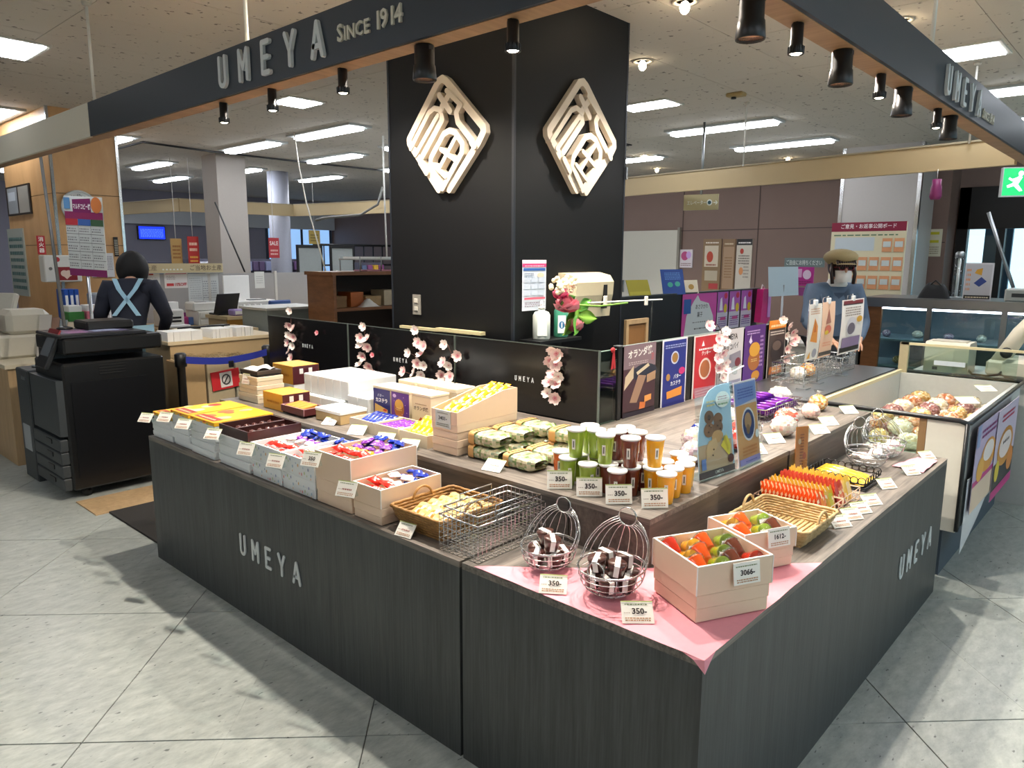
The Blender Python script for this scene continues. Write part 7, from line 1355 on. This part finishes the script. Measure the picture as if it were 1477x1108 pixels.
t = thing('warning_sign', 'red and white no entry notice fixed to the cartons', 'sign', (1.13, 4.51, .56)); M = fmx((-.11, 0, 0), 270, 0, 5); MB().box((.11, .07, -.002), (.22, .14, .004), cut('#c02a30'), M=M).build('board', PRINT, t); print_mesh([('r', .3, .1, .42, .8, '#d8d4d0'), ('e', .51, .5, .16, .3, '#3a3a3c'), ('e', .51, .5, .12, .22, '#d8d4d0'), ('p', [(.4, .32), (.44, .28), (.62, .68), (.58, .72)], '#3a3a3c')], .22, .14, 'print', t, M)
# ------------------------------------------------------------------ back office desk and machines
DYK, DZ = 6.55, .86
t = thing('back_desk', 'long pale office desk carrying printers and boxes', 'desk', (2.45, DYK+.3, 0)); MB().b2((-1.0, -.35, DZ-.03), (1.25, .28, DZ)).build('top', mat('#bfa77e', .5, name='desk_wood'), t)
for x in (-1.0, -.2, .5, 1.2): MB().b2((x-.02, -.3, 0), (x+.02, .26, DZ-.03)).build('side_panel', mat('#c9c3b4', .5, name='desk_side'), t)
def ox_(px, y): return Y(px, 450, y).x
def machine(label, px, w, d, h, parts, y=DYK+.12, z=DZ, name='office_machine', m=None, cat='machine'):
    t = thing(name, label, cat, (ox_(px, y), y, z)); MB().cbox((0, 0, h/2), (w, d, h), .012).build('case', m or mat('#d3d2cb', .45, name='office_white'), t)
    for nm, c, s, mm in parts: MB().cbox(c, s, .004).build(nm, mm, t)
    return t
machine('white banknote counter with black slots on the back desk', 243, .22, .2, .17, [('slot', (0, -.101, .09), (.16, .006, .02), BLACKPL), ('slot', (0, -.101, .055), (.16, .006, .02), BLACKPL), ('hopper', (0, .02, .2), (.18, .1, .08), WHITE), ('tray', (0, -.15, .012), (.24, .12, .02), WHITE)])
machine('white card terminal with a dark window on a drawer unit', 290, .24, .2, .09, [('window', (-.03, -.06, .092), (.1, .06, .004), DKGREY), ('keypad', (.06, -.06, .092), (.06, .06, .004), mat('#9aa0a0', .5, name='keypad'))], z=DZ+.14)
t = thing('drawer_unit', 'white drawer unit under the card terminal', 'drawers', (ox_(306, DYK+.1), DYK+.1, DZ)); MB().cbox((0, .02, .07), (.4, .28, .14), .006).build('body', mat('#d6d4cc', .45, name='drawer_white'), t)
for z in (.035, .1): d = MB().box((.0, -.125, z), (.37, .01, .05)).build('drawer', mat('#c6c4ba', .45, name='drawer_front'), t); MB().box((.1, -.132, z), (.03, .006, .015)).build('knob', BLACKPL, d)
machine('turquoise cash box beside the card terminal', 318, .2, .16, .06, [('lid', (0, 0, .062), (.19, .15, .008), mat('#3a98b0', .4, name='turquoise_b'))], m=mat('#2a88a4', .4, name='turquoise'), name='cash_box', cat='box', z=DZ+.14, y=DYK+.2)
machine('large white ink printer with paper standing in its feeder', 358, .48, .36, .2, [('output_slot', (0, -.182, .09), (.3, .006, .05), BLACKPL), ('panel', (.05, -.1, .203), (.2, .08, .01), DKGREY), ('paper_feed', (-.05, .14, .32), (.3, .02, .28), WHITE)], y=DYK+.3, z=DZ+.02, name='printer', cat='printer')
machine('blue framed monitor turned away on the back desk', 404, .26, .04, .22, [('screen', (0, -.022, .11), (.22, .004, .17), mat('#3a5a8a', .3, name='dull_screen'))], m=mat('#2c4a86', .4, name='blue_case'), name='monitor', cat='monitor', y=DYK)
machine('pale blue tissue carton on the back desk', 418, .17, .13, .16, [('side_print', (0, -.067, .08), (.1, .004, .1), mat('#5a86b8', .5, name='blue_print'))], m=mat('#b4c6d4', .5, name='pale_blue_card'), name='tissue_carton', cat='box')
t = thing('laptop', 'open black laptop seen from behind on the beige carton', 'laptop', (1.92, 6.03, 1.0)); MB().box((0, 0, .008), (.26, .2, .016)).build('keyboard', BLACKPL, t); M = fmx((-.05, -.06, .012), 285, -18); MB().cbox((0, .1, 0), (.27, .2, .008), .003, M=M).build('lid', BLACKPL, t)
t = thing('side_cabinet', 'beige side cabinet with an open carton end in the office', 'cabinet', (ox_(350, 5.9), 5.95, 0)); MB().b2((-.22, -.2, 0), (.42, .2, .97)).build('body', mat('#b59c74', .55, name='beige_cab'), t); MB().b2((-.24, -.22, .97), (.44, .22, 1.0)).build('top', mat('#c9b48c', .5, name='cab_top'), t); MB().b2((-.24, -.215, .6), (-.06, -.2, .98)).build('carton_end', mat('#a8782e', .6, name='ochre_card'), t)
for k in range(4):
    t = thing('glue_bottle', 'small blue capped bottle in the row on the beige side cabinet', 'bottle', (ox_(352+8*k, 5.85), 5.85, 1.0), 0, 'blue capped bottles on the side cabinet'); MB().lathe([(.024, 0), (.026, .06), (.012, .075)], 12).build('bottle', mat('#7a9ab8', .4, name='bottle_blue'), t); MB().lathe([(.014, .073), (.014, .098), (.004, .1)], 10).build('cap', WHITE, t)
machine('violet box beside the blue capped bottles', 340, .1, .12, .06, [('label', (0, -.062, .03), (.07, .003, .03), WHITE)], m=mat('#9a86b8', .5, name='violet_card'), name='violet_box', cat='box', y=5.82, z=1.0)
machine('pink pen cup and blue pen cup standing together beside the banknote counter', 265, .07, .06, .09, [('blue_cup', (.06, 0, .04), (.05, .05, .08), mat('#5a7ab8', .5, name='blue_cup')), ('pens', (0, 0, .1), (.03, .03, .06), mat('#7a2a6a', .5, name='pens'))], m=mat('#c04a90', .5, name='pink_cup'), name='pen_cup', cat='pen cup')
t = thing('keypad_phone', 'white desk telephone handset standing near the woman', 'phone', (.905, 6.185, 1.0)); M = fmx((0, 0, .004), 250, 15); MB().cbox((0, .09, 0), (.07, .2, .03), .008, M=M).build('handset', WHITE, t); MB().box((0, .15, .016), (.045, .04, .002), M=M).build('display', DKGREY, t); MB().box((0, .07, .016), (.045, .08, .002), M=M).build('keys', mat('#8a8e90', .5, name='key_grey'), t)
t = thing('filing_rack', 'low rack of binders and boxes left of the woman', 'rack', (.86, 6.35, 0)); MB().b2((-.3, -.2, 0), (.35, .2, .98)).build('body', mat('#4a463e', .6, name='dark_rack'), t); MB().b2((-.32, -.22, .98), (.37, .22, 1.0)).build('top', mat('#b0a488', .5, name='rack_top'), t)
for k, (c, nm, x) in enumerate((('#3a7a3a', 'green', -.2), ('#d87a88', 'pink', -.06))): t = thing('file_box', nm+' desk box on the binder rack', 'box', (.86+x, 6.25, 1.0)); MB().cbox((0, 0, .04), (.12, .2, .08), .004).build('box', mat(c, .5, name=nm+'_box'), t); MB().cbox((0, 0, .1), (.1, .16, .06), .004).build('cards', WHITE, t)
for k in range(3): t = thing('binder', 'blue binder standing on the rack left of the woman', 'binder', (.66+.04*k, 6.46, 1.0), 0, 'blue binders on the rack'); MB().cbox((0, 0, .13), (.035, .2, .26), .003).build('cover', mat('#1f4fa8', .4, name='binder_blue'), t); MB().box((0, -.102, .16), (.02, .003, .1)).build('spine_label', WHITE, t)
machine('slatted grey paper tray stack behind the woman', 160, .3, .25, .22, [('tray_gap', (0, -.127, .06), (.26, .004, .008), DKGREY), ('tray_gap', (0, -.127, .11), (.26, .004, .008), DKGREY), ('tray_gap', (0, -.127, .16), (.26, .004, .008), DKGREY)], m=mat('#b6bcc0', .5, name='tray_grey'), name='paper_trays', cat='trays', y=6.43, z=1.0)
# notice screens behind the desk
YN = 7.15
t = thing('office_screen', 'pale grey office screen full of notices behind the back desk', 'screen', (2.75, YN+.03, 0)); MB().b2((-1.25, -.015, 0), (1.2, .015, 1.36)).build('panel', mat('#9c9a98', .6, var=.03, name='screen_grey'), t)
for x in (-1.25, -.45, .35, 1.2): MB().b2((x-.015, -.02, 0), (x+.015, .02, 1.38)).build('post', mat('#c4c2bc', .5, name='screen_post'), t)
def nt_(label, xl, xr, yt, yb, items, bgc): return cf(label, xl, xr, yt, yb, items, bgc, 'wall_notice', 'notice', .003, YN+.012)
nt_('white sale notice reading 10%OFF in red on the office screen', 238, 272, 391, 416, [('r', .06, .82, .88, .12, '#d04a40'), ('b', .1, .5, .35, .26, 3, '#9a8a88'), ('r', .08, .12, .3, .16, '#c8383a'), ('t', '10%OFF', .67, .2, .26, '#b82a34', .03, 0, .5)], '#e4e0dc')
nt_('large pale timetable sheet on the office screen', 273, 317, 395, 440, [('b', .06, .2, .35, .7, 10, '#a8aeb0'), ('b', .48, .2, .45, .6, 8, '#9aa0a4'), ('r', .46, .1, .01, .8, '#8a9094')], '#cdd2d2')
nt_('white list with a red heading on the office screen', 207, 233, 393, 434, [('r', .05, .9, .6, .07, '#b8442c'), ('b', .08, .15, .8, .7, 10, '#b4b2b0')], '#dad8d2')
nt_('plain white sheet near the printer on the office screen', 368, 382, 392, 416, [('b', .15, .3, .7, .5, 4, '#b8b8b4')], '#d8d8d2')
a = Y(203, 396, YN-.04); b = Y(322, 396, YN-.04); t = thing('header_strip', 'beige header strip with souvenir lettering above the office screen', 'sign', ((a.x+b.x)/2, YN-.03, 1.37)); w = b.x-a.x; MB().box((0, 0, .05), (w, .02, .1), cut('#c4b48c')).build('strip', PRINT, t); print_mesh([('t', '土産', .12, .5, .62, '#8d7a62', .01, 0, .14), ('t', 'ご当地お土産', .78, .5, .62, '#6a5a4a', .01, 0, .4), ('b', .25, .3, .25, .3, 1, '#dfe0d8')], w, .1, 'print', t, fmx((-w/2, -.011, 0), 270)); MB().box((0, .0, -.0), (w, .03, .006)).build('rail', STEEL, t)
# wooden open shelf unit beside the column
t = thing('wooden_shelf', 'brown wooden open shelf unit crowded with boxes beside the black column', 'shelf unit', (2.75, 4.85, 0)); 
MB().b2((-.56, -.2, 0), (-.53, .2, 1.39)).build('side_panel', BROWNW, t); MB().b2((.6, -.2, 0), (.63, .2, 1.39)).build('side_panel', BROWNW, t); MB().b2((-.58, -.21, 1.39), (.65, .21, 1.42)).build('top', BROWNW, t); MB().b2((-.53, .18, 0), (.6, .2, 1.39)).build('back', mat('#2c1c12', .6, name='shelf_back'), t)
for z in (.3, .72, 1.08): MB().b2((-.53, -.2, z), (.6, .18, z+.025)).build('shelf_board', BROWNW, t)
for k, (x, w, h, c, nm) in enumerate(((2.33, .16, .10, '#8a6a42', 'kraft'), (2.52, .14, .13, '#b5662e', 'orange'), (2.70, .18, .09, '#a89068', 'tan'), (2.90, .16, .14, '#c8bca0', 'cream'), (3.10, .18, .10, '#5a6a6e', 'grey'))):
    carton('storage_box', nm+' storage box on the upper shelf of the wooden unit', (x, 4.87), (w, .2, h), 1.105, mat(c, .6, name=nm+'_card'), mat(c, .6, name=nm+'_card'), .3)
tag(MB().grid(lambda u, v: (2.5+.2*u, 4.66+.1*v, 1.107+.06*math.sin(math.pi*u)*math.sin(math.pi*v)*(1+.3*math.sin(11*u+7*v))), 10, 8).build('white_plastic_bag', WHITE), 'crumpled white plastic bag at the front of the wooden shelf', 'bag')
t = thing('wire_file_tray', 'grey wire file tray on top of the wooden shelf unit', 'tray', (2.86, 4.85, 1.42)); MB().b2((-.36, -.16, .1), (.36, .16, .112)).build('upper_tray', mat('#a7a9a4', .5, name='tray_metal'), t)
for x in (-.35, -.12, .12, .35):
    for yy in (-.15, .15): MB().tube([(x, yy, 0), (x, yy, .13)], .005, 5).build('wire_leg', STEEL, t)
MB().b2((-.34, -.14, .112), (.3, .12, .13)).build('papers', WHITE, t)
tag(MB().cbox((0, 0, .006), (.5, .2, .012), .002).build('pink_folder', mat('#c88a9a', .6, name='pink_folder'), None, (2.85, 4.82, 1.42)), 'pink folder lying under the wire file tray', 'folder')
t = thing('grey_cabinet', 'grey steel cabinet beside the wooden shelf unit', 'cabinet', (2.02, 5.42, 0)); MB().b2((-.15, -.22, 0), (.4, .22, 1.08)).build('body', mat('#8a928e', .5, name='cabinet_grey'), t); MB().b2((-.17, -.24, 1.08), (.42, .24, 1.10)).build('top', mat('#c6c4bc', .5, name='cabinet_top'), t); MB().b2((-.12, -.23, .1), (.37, -.22, 1.04)).build('door', mat('#7d8682', .5, name='cabinet_door'), t)
# ------------------------------------------------------------------ far end of the hall
t = thing('square_pillar', 'broad pale square pillar in the far office', 'pillar', (3.42, 8.9, 0)); MB().b2((-.2, -.2, 0), (.2, .2, CZ)).build('shaft', mat('#a39c94', .6, var=.03, name='pillar_pale'), t); MB().b2((-.22, -.22, 0), (.22, .22, .12)).build('plinth', mat('#7a746c', .6, name='pillar_plinth'), t)
t = thing('round_pillar', 'round white pillar far behind the office', 'pillar', (4.85, 10.0, 0)); MB().lathe([(.16, 0), (.16, CZ)], 24).build('shaft', mat('#a8abb8', .5, name='pillar_round'), t); MB().lathe([(.18, 0), (.18, .1), (.16, .11)], 24).build('plinth', mat('#7a7a80', .5, name='plinth_b'), t)
t = thing('wall_screen', 'blue lit information screen on the far wall', 'screen', (4.85, WYB-.05, 1.87)); MB().b2((-.27, -.03, 0), (.27, .03, .27)).build('case', BLACKPL, t); M = fmx((-.255, -.032, .012), 270); MB().box((.255, .123, 0), (.51, .246, .002), cut('#1430d8'), M=M).build('screen', SCREEN, t); print_mesh([('b', .06, .15, .88, .7, 6, '#4a6af0')], .51, .246, 'rows', t, M, SCREEN, z=.002)
# pale upper band and shop stalls far away
struct('trim_3', MB().b2((3.4, WYB-.12, 2.18), (9.2, WYB, 2.55)), mat('#c4c8cc', .6, var=.02, name='pale_band'))
rc = random.Random(9)
def far_poster(label, px, yt, yb, wpx, y, bgc, items, name='hanging_banner'): a = Y(px-wpx/2, yb, y); b = Y(px+wpx/2, yb, y); c = Y(px-wpx/2, yt, y); tt = sheet(name, label, 'banner', fmx((a.x, y, a.z), 270), b.x-a.x, c.z-a.z, bgc, items, .006, origin='ll'); o = Vector(tt.location); MB().tube([(0, .006, c.z-a.z), (0, .006, CZ-o.z)], .004, 4).build('cord', WHITE, tt); return tt
far_poster('tan hanging banner with red lettering in the far hall', 256, 344, 380, 16, 9.6, '#b3945a', [('b', .15, .2, .7, .6, 4, '#8a5a2a')])
far_poster('red hanging banner with yellow lettering in the far hall', 281, 341, 388, 16, 9.4, '#b83430', [('b', .15, .55, .7, .35, 2, '#f0c8b0'), ('b', .15, .1, .7, .35, 3, '#e8b04a')])
far_poster('red hanging banner reading SALE in the far hall', 396, 343, 372, 15, 9.6, '#c23a42', [('t', 'SALE', .5, .72, .28, '#f4e4e0', .02, 0, .8), ('b', .15, .15, .7, .35, 2, '#f0c0b8')])
far_poster('tan hanging banner over the partitions in the far hall', 454, 332, 352, 16, 9.9, '#a89048', [('b', .15, .2, .7, .6, 3, '#6a5a28')])
def stall(px, y, w, h, cols, label, seed):
    x = ox_(px, y); t = thing('goods_rack', label, 'rack', (x, y, 0)); rr = random.Random(seed); MB().b2((-w/2, 0, 0), (w/2, .3, h)).build('frame', mat('#5a5a68', .6, name='rack_frame'), t)
    for i in range(int(w/.12)):
        for j in range(3): MB().cbox((-w/2+.06+.12*i, -.05, h-.12-.2*j), (.1, .1, .16), .01).build('packet', mat(rr.choice(cols), .6, name='rack_goods'), t)
stall(232, 10.2, .8, 1.46, ('#5a6a9a', '#c8ccd8', '#8a9ab8', '#3a4a7a'), 'rack of blue and white goods in the far hall', 1); stall(300, 10.6, .5, 1.5, ('#3a5a9a', '#c83a4a', '#d8d8e0', '#2a3a6a'), 'rack of red and blue goods beside the red banner', 2)
stall(382, 11.2, .7, 1.5, ('#b84a6a', '#8a90b0', '#c8c8d0', '#5a4a6a'), 'rack of pink and grey goods beside the SALE banner', 3); stall(424, 11.6, .5, 1.5, ('#7a5a8a', '#a8a8b8', '#3a3a4a'), 'rack of violet goods behind the partitions', 4); stall(536, 9.6, .5, 1.45, ('#a83a3a', '#d8a83a', '#5a6a8a', '#8a4a7a'), 'rack of red and yellow goods beyond the partitions', 5)
for k, px in enumerate((450, 496)):
    y = 7.9; x = ox_(px, y); t = thing('partition_panel', ('first', 'second')[k]+' grey partition with black frame, counted from the round pillar', 'partition', (x, y, 0)); w = .34; MB().b2((-w/2, -.01, .1), (w/2, .01, 1.66)).build('panel', mat('#8f9492', .6, name='partition_grey'), t); MB().b2((-w/2-.02, -.02, 1.66), (w/2+.02, .02, 1.70)).b2((-w/2-.02, -.02, 0), (-w/2, .02, 1.66)).b2((w/2, -.02, 0), (w/2+.02, .02, 1.66)).build('frame', BLACKPL, t)
# far right of the office: dark railing against bluish windows
wn = struct('window_1', MB().b2((7.4, WYB-.03, .9), (7.46, WYB, 2.2)).b2((8.3, WYB-.03, .9), (8.36, WYB, 2.2)).b2((9.1, WYB-.03, .9), (9.16, WYB, 2.2)).b2((7.4, WYB-.03, .86), (9.16, WYB, .9)).b2((7.4, WYB-.03, 2.2), (9.16, WYB, 2.24)), mat('#3a4858', .5, name='window_frame'))
for a, b in ((7.46, 8.3), (8.36, 9.1)): MB().b2((a, WYB-.02, .9), (b, WYB-.01, 2.2)).build('pane', mat('#8fb8e8', .2, var=.05, scale=2, emit=.9, name='glowing_pane'), wn)  # panes glow to stand in for daylight; no opening behind them
t = thing('railing', 'black metal railing before the far windows', 'railing', (6.4, 10.4, 0)); MB().tube([(-.7, 0, 1.75), (1.6, 0, 1.75)], .02, 6).tube([(-.7, 0, 1.4), (1.6, 0, 1.4)], .015, 6).build('rail', BLACKPL, t)
for k in range(12): MB().cyl((-.7+.21*k, 0, 0), (-.7+.21*k, 0, 1.75), .012, 6).build('baluster', BLACKPL, t)
